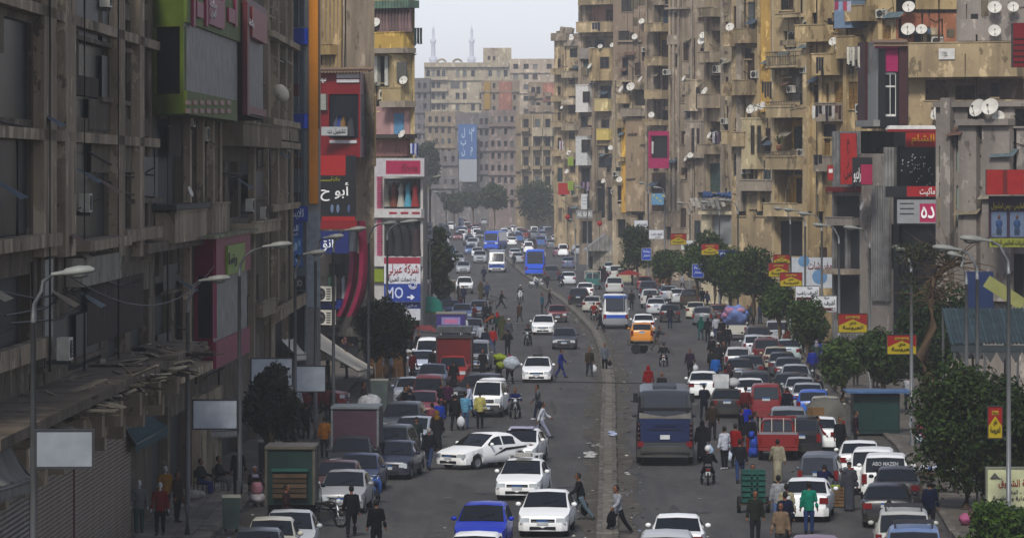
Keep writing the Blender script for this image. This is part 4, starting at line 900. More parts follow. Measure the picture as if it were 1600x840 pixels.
WF = mat('9d9a95', .6, .15, 1)
w = b.wall((585, 346), (661, 344), 247, WF); w2 = b.wall((661, 344), (668, 352), 247, mat('77726c', .6), ztop=Z(247, 345))
w.hole((600, 279, 657, 325), 'pn', '3b4040'); w.hole((600, 345, 657, 400), 'pn', '303232'); w.hole((600, 500, 655, 560), 'dk')
for i, c in enumerate(('7a7468', '6a3a2c', '8c8a80', '4a8a9c', '8a2a2c')): w.put('dress', MB().tube([(0, 0, 1.9), (0, 0, 1.4), (0, 0, 1.1), (0, 0, 0)], [.1, .26, .18, .34], mat(c, .8), 8).mesh('dress'), w.T(606 + i * 11), .12, Z(323, 345))
for i in range(4): w.put('robe', MB().tube([(0, 0, 2.3), (0, 0, 2.0), (0, 0, 1.5), (0, 0, 0)], [.12, .2, .28, .42], mat(['17171a', '1d1d20', '151518', '2c2222'][i], .8), 8).mesh('robe'), w.T(611 + i * 13.5), .12, Z(399, 345))
w.panel((585, 326, 663, 340), 'white_band', mat('aaa7a4', .5), .5)
for i in range(3): w.panel((608 + i * 18, 331, 620 + i * 18, 334), 'red_dash', mat('b02a3a'), .02, .52)
for i in range(40): w.panel((590, 252 + i * 4, 597, 254.6 + i * 4), 'pink_rung', mat('b24a66', .5), .1, .12)
w.panel((589, 250, 598, 413), 'pink_ladder', mat('a8909a', .5), .12); w.panel((585, 400, 661, 416), 'white_band', mat('aaa7a4', .5), .4)
w.panel((584, 420, 602, 440), 'lime_panel', mat('8a9a24', .5), .3)
b.close((-5, 8), T3)
board('shop_sign', 'white edged pink shop sign on top of the fashion shop', 'sign', (586, 247, 663, 276), 343, .4, 'a09c9c', '8c8888', bands=[('b02450', (603, 251, 657, 272))], texts=[('five', '8a1a3c', (627, 256, 653, 268))])
t = board('billboard', 'white and blue board with red Arabic script and a ring logo', 'billboard', (600, 402, 657, 471), 342, .3, 'b5b6ba', '8a8a8c', texts=[('شركة عبرلي', 'a81c24', (604, 412, 654, 434)), ('لمنتجات العبرية', '3c3c48', (606, 432, 650, 441)), ('MO', 'b0b8d0', (603, 448, 630, 466)), ('➜', 'c9ccd8', (636, 460, 648, 468))], bands=[('a83048', (600, 402, 657, 412)), ('1f3f9c', (600, 443, 657, 471))])
rg = MB()
for r_ in (.18, .3): 
    P = [((645 - 628.5) / FPX * 342 + r_ * math.cos(i / 12 * 6.283), -.05, (471 - 445) / FPX * 342 + r_ * math.sin(i / 12 * 6.283)) for i in range(13)]
    rg.tube(P, .04, mat('c9ccd8'), 5)
rg.obj('ring_logo', t)
board('shop_sign', 'narrow blue and white sign right below the advertising board', 'sign', (602, 472, 657, 500), 342.5, .3, 'a9aaae', '808084', bands=[('24409a', (602, 472, 657, 482))], texts=[('مفروشات', 'c6cad6', (608, 473, 652, 481))])
board('shop_sign', 'small white sign hanging out at the corner past the fashion shop', 'sign', (657, 347, 676, 373), 352, .15, 'a2a4a8', '808284', texts=[('مركز', '5a2a30', (660, 350, 674, 357)), ('الامل', '3a3c4a', (660, 360, 674, 368))])
# pavement shelters on the left
def awning(name, label, P, mt, scallop=None, th=.05):
    """P: four corners back-left, back-right, front-right, front-left in world coordinates"""
    P = [Vector(p) for p in P]; c = sum(P, Vector()) / 4; t = thing(name, label, 'awning', (c.x, c.y, min(p.z for p in P)))
    o = t.location; m = MB(); n = 10; vs = []
    for j in range(4):
        for i in range(n + 1):
            f, g_ = i / n, j / 3; p = P[0].lerp(P[1], f).lerp(P[3].lerp(P[2], f), g_); p.z += -.12 * math.sin(g_ * 3.14) + .04 * math.sin(i * 2.1 + j); vs.append(p - o)
    fs = [(j * (n + 1) + i, j * (n + 1) + i + 1, (j + 1) * (n + 1) + i + 1, (j + 1) * (n + 1) + i) for j in range(3) for i in range(n)]
    m.add(vs, fs, mt, True); m.add([v - Vector((0, 0, th)) for v in vs], [f[::-1] for f in fs], mt, True); m.obj('canvas', t)
    fr = MB(); pm = mat('4a4844', .6)
    for a, c2 in ((3, 2), (0, 3), (1, 2)): fr.tube([P[a] - o - Vector((0, 0, .08)), P[c2] - o - Vector((0, 0, .08))], .03, pm, 6)
    fr.obj('frame', t)
    if scallop:
        s_ = MB(); q = 24
        for i in range(q):
            a, c2 = P[3].lerp(P[2], i / q) - o, P[3].lerp(P[2], (i + 1) / q) - o; s_.add([a, c2, c2 - Vector((0, 0, .28)), (a + c2) / 2 - Vector((0, 0, .4)), a - Vector((0, 0, .28))], [(0, 1, 2, 3, 4)], scallop)
        s_.obj('valance', t)
    return t
def W3(px, py, Y): return (X(px, Y), Y, Z(py, Y))
awning('awning', 'long cream awning slanting down over the pavement stalls', [W3(498, 518, 262), W3(470, 526, 240), W3(560, 578, 240), W3(583, 574, 262)], mat('d6cab0', .9, .2, 1), mat('d6cab0', .9, .2, 1))
awning('awning', 'short striped white awning with a fringed edge left of the long cream one', [W3(470, 528, 236), W3(440, 530, 224), W3(462, 552, 224), W3(490, 550, 236)], mat('c4beb0', .9, .2), mat('c4beb0', .9, .2))
awning('awning', 'torn teal awning drooping beside the roller shutters', [W3(232, 645, 157), W3(188, 650, 146), W3(212, 690, 146), W3(262, 664, 157)], mat('23474c', .9, .3, 2), mat('23474c', .9, .3, 2))
awning('awning', 'dull grey awning at the bottom left corner over hanging bags', [W3(-60, 706, 95), W3(18, 700, 106), W3(52, 745, 106), W3(-20, 765, 95)], mat('5d5c56', .9, .3, 1), mat('5d5c56', .9, .3, 1))
awning('awning', 'pale canvas awning behind the first blank sign board', [W3(300, 650, 176), W3(345, 652, 184), W3(372, 668, 184), W3(325, 670, 176)], mat('96938a', .9, .2), mat('8a877e', .9, .2))
# ------------------------------------------------------------------ far end of the street
def far_block(label, a, c, y0, wm, cols, rows, ww, wh, hcol=('2e2a28', '3c3a38'), bal=0, depth=14, name='apartment_building', feat=None, cor=True):
    b = Bld(name, label, a); w = b.wall(a, c, y0, wm, rec=.5)
    if feat: feat(b, w, 0)
    for y in rows:
        for i, x in enumerate(cols):
            if rnd.random() < .9: w.hole((x - ww / 2, y, x + ww / 2, y + wh), rnd.choice(['gl', 'dk', 'dk', 'sh']), rnd.choice(['3b2a20', '4c4f4d', '6d6a62']))
            if bal and (i % bal == 0): w.balc((x - ww * .8, y + wh - 2, x + ww * .8, y + wh + 3.5), 1.3)
    if cor:
        for y in rows[::2]: w.ledge(a[0], c[0], y + wh + 4.2, .35, .5)
    if feat: feat(b, w, 1)
    b.close((0, depth), wm); return b, w
F1, F2, F3, F4 = plaster('9c9078', '5c5548', .35, 80), plaster('7d6f5c', '4c4438', .5, 81), plaster('6a6460', '3c3a38', .5, 82), plaster('8a5c4a', '5c4038', .3, 83)
def crown(b, w, k):
    if not k: return
    for cx in (690, 715):
        m = MB(); r = 7.5 / FPX * 1320
        for q in (1, .72): 
            P = [(r * q * math.cos(t), 0, r * q * .75 * math.sin(t)) for t in [i / 8 * math.pi for i in range(9)]]; m.tube(P, .18, F1, 5)
        w.put('roof_arch', m.mesh('roof_arch'), w.T(cx), .2, Z(98, 1320))
    w.panel((663, 98, 795, 105), 'cornice', F1, 1.0); w.panel((704, 128, 718, 138), 'ring_window', mat('4a4844'), .2)
    for x0, x1, y in ((664, 700, 120), (664, 700, 138), (664, 700, 156), (664, 700, 172)): w.balc((x0, y, x1, y + 5), 1.4, F1)
far_block('large cream hotel block with two roof arches at the far end of the street', (663, 1320), (797, 1318), 98, F1, (669, 677, 685, 693, 715, 726, 739, 752, 766, 779, 790), (110, 128, 145, 163, 181, 199), 6, 10, feat=crown)
far_block('square cream roof tower standing behind the hotel block', (755, 1345), (799, 1344), 75, plaster('a89a80', seed=4), (764, 772), (88,), 4, 6, name='roof_tower', cor=False)
far_block('long cream block with flat roof right of the roof tower', (797, 1270), (872, 1268), 92, plaster('a39480', '5c5446', .35, 7), (806, 822, 836, 858), (100, 116, 132, 150, 170), 8, 8)
far_block('hazy grey terrace row of flats seen between the yellow building and the hotel', (640, 1150), (672, 1148), 122, F3, (646, 655, 664), tuple(range(130, 250, 16)), 5, 8, 2)
far_block('dim brown block below the hotel with a pale gabled front', (664, 1120), (722, 1118), 174, F2, (672, 682, 692, 702, 714), tuple(range(182, 310, 17)), 5, 9, 2)
t = far_block('dark slab building carrying a huge pale blue vertical billboard', (712, 1060), (768, 1058), 176, F3, (752, 760), tuple(range(185, 320, 18)), 5, 9)
q = board('billboard', 'huge pale blue vertical billboard with white lettering on the dark far slab', 'billboard', (716, 194, 745, 284), 1055, .5, '46689a', '3a5480', texts=[('ل\nب\nن', 'a9b8c8', (720, 200, 728, 244)), ('س\nا\nم', 'a9b8c8', (733, 198, 741, 244))], bands=[('8a8c90', (716, 249, 745, 284))])
def brick(b, w, k):
    if k: w.panel((757, 128, 766, 171), 'yellow_panel', mat('a8842c', .7), .3); w.panel((780, 128, 800, 172), 'brick_panel', F4, .4)
far_block('brick and yellow panelled block in the middle of the far skyline', (752, 1150), (812, 1148), 126, F2, (772, 776, 804), (130, 148, 166, 186, 205, 225), 4, 8, feat=brick)
def brick2(b, w, k):
    if k: w.panel((849, 130, 868, 158), 'brick_panel', F4, .4); w.panel((829, 165, 870, 176), 'roof_shed', F2, 1)
far_block('red brick topped block behind the weathered ochre building', (826, 1010), (876, 1008), 128, F2, (833, 841, 858, 868), (136, 160, 182, 204, 226, 248), 6, 11, bal=2, feat=brick2)
def arches(b, w, k):
    if k:
        for x in (815, 832, 848, 861): w.pilaster(x, x + 2, 180, 330, .5, F1)
        w.bay((834, 200, 850, 212), 1.5, F1); w.bay((851, 200, 866, 212), 1.5, F1)
far_block('brown block with tall pale piers and rounded hoods left of the weathered ochre building', (806, 890), (868, 888), 178, plaster('84755c', '4c4234', .5, 85), (822, 840, 856), (186, 215, 245, 275, 300), 8, 16, bal=1, feat=arches)
far_block('grey brown block with small windows left of the tall pale piers', (764, 960), (808, 958), 172, plaster('756860', '453e38', .5, 86), (770, 780, 790, 800), tuple(range(182, 320, 19)), 5, 9, 2)
far_block('low dim row of flats in the haze above the far buses', (640, 1000), (716, 998), 236, F3, (650, 660, 672, 684, 696, 708), (244, 262, 280, 298), 5, 8)
def minaret(px, top, label):
    Y = 5000; t = thing('minaret', label, 'minaret', (X(px, Y), Y, 0)); st = mat('b4b6bc', .8, .1, .3); zt = Z(top, Y); q_ = 1.15
    def zz(f): return zt * f
    MB().lathe([(4.2 * q_, 0), (4.0 * q_, zz(.55)), (3.2 * q_, zz(.56))], st, 8).obj('shaft', t); MB().lathe([(3.0 * q_, zz(.55)), (2.6 * q_, zz(.74)), (4.0 * q_, zz(.755)), (4.0 * q_, zz(.775)), (2.2 * q_, zz(.78))], st, 8).obj('gallery', t)
    MB().lathe([(2.2 * q_, zz(.77)), (1.9 * q_, zz(.86)), (2.9 * q_, zz(.87)), (2.9 * q_, zz(.885)), (1.3 * q_, zz(.89)), (1.2 * q_, zz(.92))], st, 8).obj('upper_gallery', t); MB().lathe([(.9 * q_, zz(.915)), (1.5 * q_, zz(.935)), (.5 * q_, zz(.96)), (.15 * q_, zz(.97)), (.12 * q_, zz(1))], st, 8).obj('finial', t)
minaret(677, 33, 'left of two pale minarets fading in the haze behind the hotel roof'); minaret(737, 33, 'right of two pale minarets fading in the haze behind the hotel roof')
# more roofs behind, lost in the haze
for i, (x0, x1, y) in enumerate(((560, 640, 105), (872, 930, 110))):
    far_block(['hazy block at the far left rising past the yellow building', 'hazy block behind the weathered ochre building'][i], (x0, 1500), (x1, 1498), y, F2, tuple(range(x0 + 6, x1, 10)), tuple(range(y + 10, 300, 16)), 5, 8)
# ------------------------------------------------------------------ trees
BARK = plaster('5a4a38', '2c241c', .5, 90)
_LEAF = {}
def leaf_mat(h):
    if h in _LEAF: return _LEAF[h]
    m, t, b = _nodes('leaf_' + h); c = lin(h); N = t.nodes.new
    oi = N('ShaderNodeObjectInfo'); g = N('ShaderNodeNewGeometry'); r = N('ShaderNodeValToRGB'); e = r.color_ramp.elements
    e[0].color = (*[x * .45 for x in c], 1); e[1].color = (c[0] * 1.7, c[1] * 1.45, c[2] * 1.2, 1); e[1].position = .95
    t.links.new(g.outputs['Random Per Island'], r.inputs[0]); t.links.new(r.outputs[0], b.inputs['Base Color'])
    b.inputs['Roughness'].default_value = .55; b.inputs['Specular IOR Level'].default_value = .12
    _LEAF[h] = m; return m
def crown_mesh(blobs, n, size, h, seed):
    """thousands of small leaves thrown on and just inside uneven clumps"""
    r = random.Random(seed); vs = []; fs = []; tot = sum(q[3] ** 2 for q in blobs)
    for (cx, cy, cz, rad, sq) in blobs:
        for _ in range(int(.72 * n * rad ** 2 / tot)):
            d = Vector((r.gauss(0, 1), r.gauss(0, 1), r.gauss(0, 1))).normalized(); k = rad * (1 - abs(r.gauss(0, .3)) + max(0, r.gauss(-.02, .07))) * (1 + .15 * math.sin(5 * d.x + seed) * math.cos(4 * d.z + cx))
            p = Vector((cx, cy, cz)) + Vector((d.x * k, d.y * k, d.z * k * sq)); s_ = size * r.uniform(.6, 1.4)
            a = (d + Vector((r.uniform(-1, 1), r.uniform(-1, 1), r.uniform(-1, 1))) * .9).normalized(); u = a.orthogonal().normalized(); v = a.cross(u)
            an = r.uniform(0, 6.28); u, v = u * math.cos(an) + v * math.sin(an), v * math.cos(an) - u * math.sin(an)
            o = len(vs); vs += [p - u * s_, p - v * s_ * .45 + a * s_ * .1, p + u * s_, p + v * s_ * .45 + a * s_ * .1]; fs.append((o, o + 1, o + 2, o + 3))
    return MB().add(vs, fs, leaf_mat(h)).mesh('crown')
def tree(label, px, Y, zc0, zc1, wid, h='253711', n=5000, size=.16, seed=0, trunk=True, dx=0, group='clipped trees along the pavements', lumps=11, x=None, kind='clipped_tree', z0=.13):
    """zc0..zc1 crown heights, wid its width"""
    r = random.Random(seed + 100); t = thing(kind, label, 'tree', (X(px, Y) if x is None else x, Y, z0), 0, group)
    hz = (zc1 - zc0) / 2; B = []
    for i in range(lumps):
        a = r.uniform(0, 6.28); q = r.random() ** .6; rr = r.uniform(.38, .58) * min(hz, wid / 2)
        B.append((math.cos(a) * q * (wid / 2 - rr), math.sin(a) * q * (wid / 2 - rr), zc0 + rr * .8 + r.random() * max(.1, zc1 - zc0 - 1.7 * rr) - z0, rr, r.uniform(.75, 1.0)))
    B.append((0, 0, (zc0 + zc1) / 2 - z0, min(hz, wid / 2) * .8, .9))
    link('crown', crown_mesh(B, n, size, h, seed), t)
    if trunk:
        k = zc0 + hz * .4 - z0; m = MB(); m.tube([(dx, 0, 0), (dx * .6 + .08, .02, k * .45), (0, 0, k)], [.19, .15, .11], BARK, 7); m.obj('trunk', t)
        lm = MB()
        for i in range(5):
            a = i * 1.3 + r.random(); lm.tube([(0, 0, k * .8), (math.cos(a) * wid * .12, math.sin(a) * wid * .12, k + hz * .2), (math.cos(a) * wid * .3, math.sin(a) * wid * .3, k + hz * .6)], [.09, .06, .02], BARK, 5)
        lm.obj('limbs', t)
    return t
def PT(label, px0, px1, y0, y1, yg, **k):
    """tree from its pixel box: crown px0..px1, y0..y1, rooted on row yg"""
    Y = YG(yg); s = FPX / Y; return tree(label, (px0 + px1) / 2, Y, Z(y1, Y) - .2, Z(y0, Y) + .35, (px1 - px0) / s * 1.2, **k)
PT('dark clipped tree beside the stone shelter and the two white hanging signs', 968, 1022, 350, 420, 452, seed=1, h='1a2a10', n=4500, size=.2)
PT('round clipped tree behind the tall blue parking sign', 1018, 1072, 385, 440, 468, seed=2, h='243710', n=4500, size=.17)
PT('clipped tree under the red and yellow sign left of the cream pavilion', 1060, 1118, 380, 444, 482, seed=3, h='273b11', n=5000, size=.17)
PT('tall dark tree in front of the cream pavilion', 1086, 1146, 362, 440, 490, seed=4, h='1e3010', n=5500, size=.17)
PT('broad clipped tree left of the stacked red and yellow signs', 1104, 1176, 392, 466, 506, seed=5, h='253810', n=6500, size=.16)
PT('broad clipped tree right behind the parked bundle pickup', 1142, 1212, 388, 470, 520, seed=6, h='213310', n=6500, size=.16)
PT('low clipped tree below the left white Arabic sign', 1188, 1246, 440, 505, 548, seed=7, h='243710', n=5500, size=.15)
PT('clipped tree below the right white Arabic sign', 1226, 1296, 470, 548, 575, seed=8, h='253911', n=6000, size=.14)
PT('young clipped tree between the two lowest red tea signs', 1282, 1350, 530, 598, 630, seed=9, h='293d13', n=6000, size=.13)
PT('dark tree behind the green kiosk', 1338, 1420, 520, 600, 650, seed=10, h='1f3111', n=6500, size=.13)
PT('large dark bushy tree behind the bent bare trunk', 1400, 1505, 445, 590, 655, seed=11, h='1a2d0e', n=9000, size=.14, lumps=16)
PT('very large dark shrub tree over the parked cars at the right edge', 1428, 1590, 560, 770, 800, seed=12, h='1f3010', n=16000, size=.12, lumps=24)
PT('dark tree mass at the right edge behind the cream billboard', 1510, 1640, 585, 790, 812, seed=13, h='1a2a0d', n=12000, size=.12, lumps=18)
PT('low green bush at the bottom right corner under the cream billboard', 1498, 1620, 790, 870, 868, seed=14, h='2b4213', n=6000, size=.11, trunk=False, kind='bush')
PT('deep green tree on the left pavement between the lamp posts', 556, 650, 470, 560, 610, seed=15, h='111d0b', n=8000, size=.15, lumps=14)
PT('tall dark tree on the left pavement beyond the fashion shop', 655, 714, 345, 460, 490, seed=16, h='1a2810', n=7000, size=.2, lumps=14)
PT('shadowy tree on the near left pavement behind the blank sign boards', 378, 470, 568, 700, 752, seed=17, h='0d1608', n=9000, size=.13, lumps=15)
PT('large round tree standing over the far traffic on the right', 806, 872, 278, 350, 366, seed=18, h='202e11', n=6000, size=.3, lumps=14)
PT('hazy palm like tree left of the large round far tree', 745, 800, 285, 330, 368, seed=19, h='253116', n=3500, size=.4)
PT('hazy dark tall tree at the far left beside the pink sign building', 652, 690, 222, 300, 372, seed=20, h='25301d', n=4000, size=.4, lumps=12)
PT('hazy low tree over the far blue bus', 688, 730, 300, 332, 366, seed=21, h='243018', n=2500, size=.4)
PT('hazy round tree in the middle of the far junction', 726, 752, 300, 330, 362, seed=22, h='253118', n=2000, size=.4)
# the bent, half bare tree by the nearest right lamps
Y = 190; t = thing('bent_tree', 'leaning bare tree with a bent trunk and dry twigs under the nearest right lamps', 'tree', (X(1452, Y), Y, .13))
def tp(px, py, dy=0): return Vector((X(px, Y) - X(1452, Y), dy, Z(py, Y) - .13))
m = MB(); m.tube([tp(1466, 640), tp(1450, 590), tp(1441, 555), tp(1456, 510), tp(1455, 470), tp(1458, 435), tp(1480, 418, .4), tp(1502, 412, .6)], [.3, .3, .27, .23, .2, .17, .13, .07], BARK, 9); m.obj('trunk', t)
m = MB(); 
for i in range(120):
    a = rnd.choice([tp(1458, 435), tp(1480, 418, .4), tp(1455, 470), tp(1490, 414, .5), tp(1456, 452)]); d = Vector((rnd.uniform(-1, 1.3), rnd.uniform(-1, 1), rnd.uniform(-.5, .9))); l = rnd.uniform(.5, 2.2)
    m.tube([a, a + d * l * .5 + Vector((0, 0, .15)), a + d * l], [.035, .02, .008], BARK, 4, cap=False)
m.obj('twigs', t)
B = [(tp(px, py).x, rnd.uniform(-.6, .6), tp(px, py).z, r_, .5) for px, py, r_ in ((1420, 405, .7), (1440, 392, .8), (1470, 395, .7), (1425, 435, .6), (1495, 400, .5), (1415, 385, .5))]
link('crown', crown_mesh(B, 900, .1, '2c3020', 77), t)
# ------------------------------------------------------------------ street lamps and hanging signs
POLE = mat('6a6c6c', .45, .15, 1, .3); HEAD = mat('74756f', .45, .15, 2); LENS = mat('5c5e58', .3, .1)
DPOLE = mat('4c4d4d', .5, .2, 1, .2)
def lamp(label, bx, by, hx, hy, Y=None, pm=POLE, headlen=1.05, group='street lamps along the road', joint=None):
    """pole foot at pixel bx,by; lamp head tip at hx,hy"""
    Y = Y or YG(by); x0 = X(bx, Y); z1 = Z(hy, Y); dx = X(hx, Y) - x0; s = 1 if dx > 0 else -1
    t = thing('street_lamp', label, 'street lamp', (x0, Y, .13), 0, group); z1 -= .13
    hl = min(headlen, abs(dx) * .75); ex = dx - s * hl
    MB().tube([(0, 0, 0), (0, 0, 1.0), (0, 0, 1.02), (0, 0, 4), (0, 0, z1 - 1.1)], [.12, .12, .085, .078, .062], pm, 9).obj('pole', t)
    MB().tube([(0, 0, z1 - 1.1), (s * .03, 0, z1 - .7), (s * .18, 0, z1 - .4), (ex * .55, 0, z1 - .2), (ex, 0, z1 - .08)], [.06, .055, .048, .042, .04], pm, 8).obj('arm', t)
    hd = MB(); n = 10; vs = []; fs = []
    for i, (f, w, h) in enumerate(((0, .05, .05), (.28, .09, .08), (.34, .15, .12), (.62, .19, .15), (.88, .16, .12), (1.0, .06, .05))):
        for k in range(n):
            a = 6.2832 * k / n; vs.append((ex + s * f * hl, w * math.cos(a), z1 - .06 + f * .1 + h * math.sin(a) * (1 if math.sin(a) > 0 else .45)))
        if i:
            for k in range(n): fs.append(((i - 1) * n + k, (i - 1) * n + (k + 1) % n, i * n + (k + 1) % n, i * n + k))
    hd.add(vs, fs, HEAD, True); o = hd.obj('lamp_head', t, fix=True)
    MB().ball((ex + s * .63 * hl, 0, z1 - .05), .15, LENS, 10, 6, (1.6 * hl, .9, .6)).obj('lens', o)
    return t
lamp('street lamp nearest on the left, rising in front of the grimy corner block', 52, 1134, 148, 425, pm=DPOLE, headlen=.95)
lamp('slim left street lamp behind the blank white sign board', 293, 842, 360, 436, pm=DPOLE)
lamp('left street lamp standing by the green litter bin', 374, 800, 456, 383, pm=DPOLE)
lamp('left street lamp beside the two grey bins, under a low curved arm', 461, 716, 509, 395, pm=DPOLE)
lamp('leaning left street lamp in front of the cream awning', 521, 668, 572, 358, pm=DPOLE)
lamp('left street lamp with a dark pole next to the white fringed awning', 493, 690, 537, 370, pm=DPOLE)
lamp('left street lamp in front of the maroon curved shop', 576, 612, 620, 349, pm=DPOLE)
lamp('left street lamp rising past the billboard with the ring logo', 605, 590, 653, 346, pm=DPOLE)
lamp('short left street lamp on the kerb by the dark tall tree', 672, 492, 690, 276, pm=DPOLE)
for i, (bx, by, hx, hy) in enumerate(((722, 366, 700, 279), (697, 420, 676, 300), (745, 352, 732, 290))): lamp(['far lamp post in the haze beside the blue bus', 'far lamp post by the left lane of oncoming cars', 'farthest thin lamp post at the junction'][i], bx, by, hx, hy, pm=DPOLE)
RL = [(1576, 858, 1499, 374, 'tallest and nearest right street lamp, beside the cream billboard'), (1527, 800, 1457, 388, 'right street lamp leaning behind the nearest one'), (1510, 775, 1480, 398, 'straight right street lamp crossing the teal roof'),
      (1424, 700, 1394, 388, 'right street lamp hidden by the large dark bushy tree'), (1359, 612, 1318, 356, 'right street lamp carrying the big red tea sign'), (1311, 586, 1270, 352, 'right street lamp left of the big red tea sign'),
      (1284, 566, 1246, 334, 'right street lamp carrying the lower white Arabic sign'), (1258, 552, 1223, 328, 'right street lamp carrying the upper white Arabic sign'), (1235, 536, 1208, 326, 'right street lamp behind the stacked tea signs'),
      (1153, 506, 1122, 313, 'right street lamp rising above the broad clipped trees'), (1124, 490, 1094, 316, 'right street lamp in front of the cream pavilion'), (1078, 470, 1057, 317, 'right street lamp beside the small blue parking sign'),
      (1013, 452, 998, 286, 'right street lamp between the two white hanging signs'), (1039, 450, 1020, 293, 'right street lamp by the hanging blue carpet'), (918, 428, 898, 292, 'thin lamp post left of the stone shelter'), (899, 424, 888, 343, 'short lamp post beside the far grey kiosks')]
for bx, by, hx, hy, l in RL: lamp(l, bx, by, hx, hy)
# signs on the lamp posts
def post_sign(label, p, by, kind, rz=0.0, px_pole=None, wob=0):
    Y = YG(by) - .25; x0, y0, x1, y1 = p; w, h = x1 - x0, y1 - y0
    def q(a, b_, c, d): return (x0 + a * w, y0 + b_ * h, x0 + c * w, y0 + d * h)
    g = 'advertising boards hung on the lamp posts'
    if kind == 'tea':
        t = board('hanging_sign', label, 'sign', p, Y, .08, 'c0a812', '3a1414', frame='2a2420', group=g, rz=rz, fr=.03,
            texts=[('شاي', '1c2a12', q(.38, .4, .62, .6)), ('العروسة', '1c2a12', q(.14, .62, .86, .86)), ('حبر بلدنا', '4a1a10', q(.3, .14, .7, .24))], bands=[('9c1410', q(.01, .01, .99, .3))])
        s_ = w / FPX * Y; hh = h / FPX * Y
        MB().add([(-s_ * .49, -.012, hh * .71), (-s_ * .49, -.012, hh * .38), (0, -.012, hh * .71)], [(0, 1, 2)], mat('9c1410', .6, .1)).add([(s_ * .49, -.012, hh * .71), (0, -.012, hh * .71), (s_ * .49, -.012, hh * .38)], [(0, 1, 2)], mat('9c1410', .6, .1)).obj('red_wing', t)
        MB().box(-s_ * .24, s_ * .24, -.02, 0, hh * .74, hh * .88, mat('b8902a')).obj('yellow_pill', t)
    elif kind == 'ashraf':
        t = board('hanging_sign', label, 'sign', p, Y, .08, 'b4b5b5', '77797a', frame='4a4a4c', group=g, fr=.03, texts=[('أشرف راغب', '1c2024', q(.06, .24, .94, .62)), ('شركة', '3a3c40', q(.5, .05, .7, .2)), ('➜', 'a8a9a9', q(.8, .76, .95, .92))], bands=[('4a1c24', q(.04, .74, .96, .95))])
    elif kind == 'small':
        t = board('hanging_sign', label, 'sign', p, Y, .08, 'b0b2b3', '77797a', frame='5a5a5c', group=g, fr=.02, texts=[('اشرف راغب', '2c2a4a', q(.15, .3, .9, .65)), ('معرض', '7a2a34', q(.4, .7, .8, .9))])
    elif kind == 'park':
        t = board('hanging_sign', label, 'sign', p, Y, .08, '1a44b4', '8a8c90', frame='9a9ca0', group=g, fr=.03, texts=[('ساحة', 'c0c8d8', q(.15, .1, .85, .35)), ('انتظار', 'b0bace', q(.15, .5, .85, .75))])
    elif kind == 'blank':
        t = board('hanging_sign', label, 'sign', p, Y, .18, '74797c' if by > 1000 else 'a6acb0', '2a2a2c', frame='2a2b2c', group='blank light boxes on the left lamp posts', rz=rz, fr=.04)  # nearest box: darker colour offsets the sunlight it catches, unlike the shaded ones
    elif kind == 'blue':
        t = board('hanging_sign', label, 'sign', p, Y, .08, '1c3c94', '6a6c74', frame='6a6c70', group=g, fr=.03, texts=[('مصر', 'c0c6d4', q(.05, .15, .35, .45)), ('للسيارات', 'a02028', q(.1, .65, .9, .85))], bands=[('8a9a3a', q(.4, .35, .9, .45))])
    bk = MB(); hz_ = h / FPX * Y
    for f in (.3, .7): bk.box(-.04, .04, .08, .3, hz_ * f - .03, hz_ * f + .03, DPOLE)
    bk.obj('bracket', t); return t
post_sign('tea sign with red top at the head of the stacked pair', (1209, 398, 1234, 412), 536, 'tea')
post_sign('red and yellow tea sign just below and left of another', (1201, 411, 1232, 432), 538, 'tea')
post_sign('red and yellow tea sign in front of the white patterned shop hoarding', (1219, 426, 1253, 447), 552, 'tea')
post_sign('white board with large black Arabic lettering and brown arrow strip, upper left of two', (1243, 447, 1280, 470), 562, 'ashraf')
post_sign('white board with large black Arabic lettering and brown arrow strip, lower right of two', (1268, 462, 1307, 487), 568, 'ashraf')
post_sign('largest red and yellow tea sign over the clipped tree', (1310, 490, 1355, 519), 612, 'tea')
post_sign('red and yellow tea sign half hidden by dark leaves', (1386, 523, 1432, 553), 690, 'tea', .15)
post_sign('red and yellow tea sign deep in the shade behind twigs', (1491, 578, 1524, 618), 775, 'tea')
post_sign('tall narrow red and yellow tea sign above the cream billboard', (1544, 635, 1566, 684), 856, 'tea')
post_sign('tea sign with broad red top left of the cream pavilion', (1048, 365, 1072, 382), 474, 'tea')
post_sign('tea sign with broad red top directly before the cream pavilion', (1096, 381, 1123, 398), 492, 'tea')
post_sign('blue sign with a green stripe and red writing by the cream pavilion', (1123, 391, 1152, 409), 506, 'blue')
post_sign('small white Arabic board highest on the far right lamp', (991, 344, 1012, 358), 452, 'small')
post_sign('small white Arabic board right of the highest one', (1014, 359, 1037, 373), 453, 'small')
post_sign('small white tilted Arabic board among the clipped trees', (1064, 375, 1084, 390), 472, 'small')
post_sign('blue parking notice on a pole left of the clipped trees', (1003, 388, 1017, 406), 454, 'park')
post_sign('blue parking notice hanging right in the clipped trees', (1082, 413, 1099, 433), 486, 'park')
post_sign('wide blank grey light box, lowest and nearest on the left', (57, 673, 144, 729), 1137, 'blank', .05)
post_sign('blank dirty white light box on the pole beside the litter bin', (302, 625, 370, 669), 800, 'blank', .05)
post_sign('blank white light box highest of the left boards', (393, 560, 456, 602), 716, 'blank', .12)
post_sign('dark grey backed light box right of the highest blank board', (462, 572, 508, 611), 700, 'blank', .1)
t = board('billboard', 'white patterned shop hoarding with pale blue circles behind the tea signs', 'billboard', (1237, 402, 1317, 450), 312, .4, 'a3a8ac', '77797c', texts=[('مفروشات', '7a3438', (1262, 408, 1300, 424))])
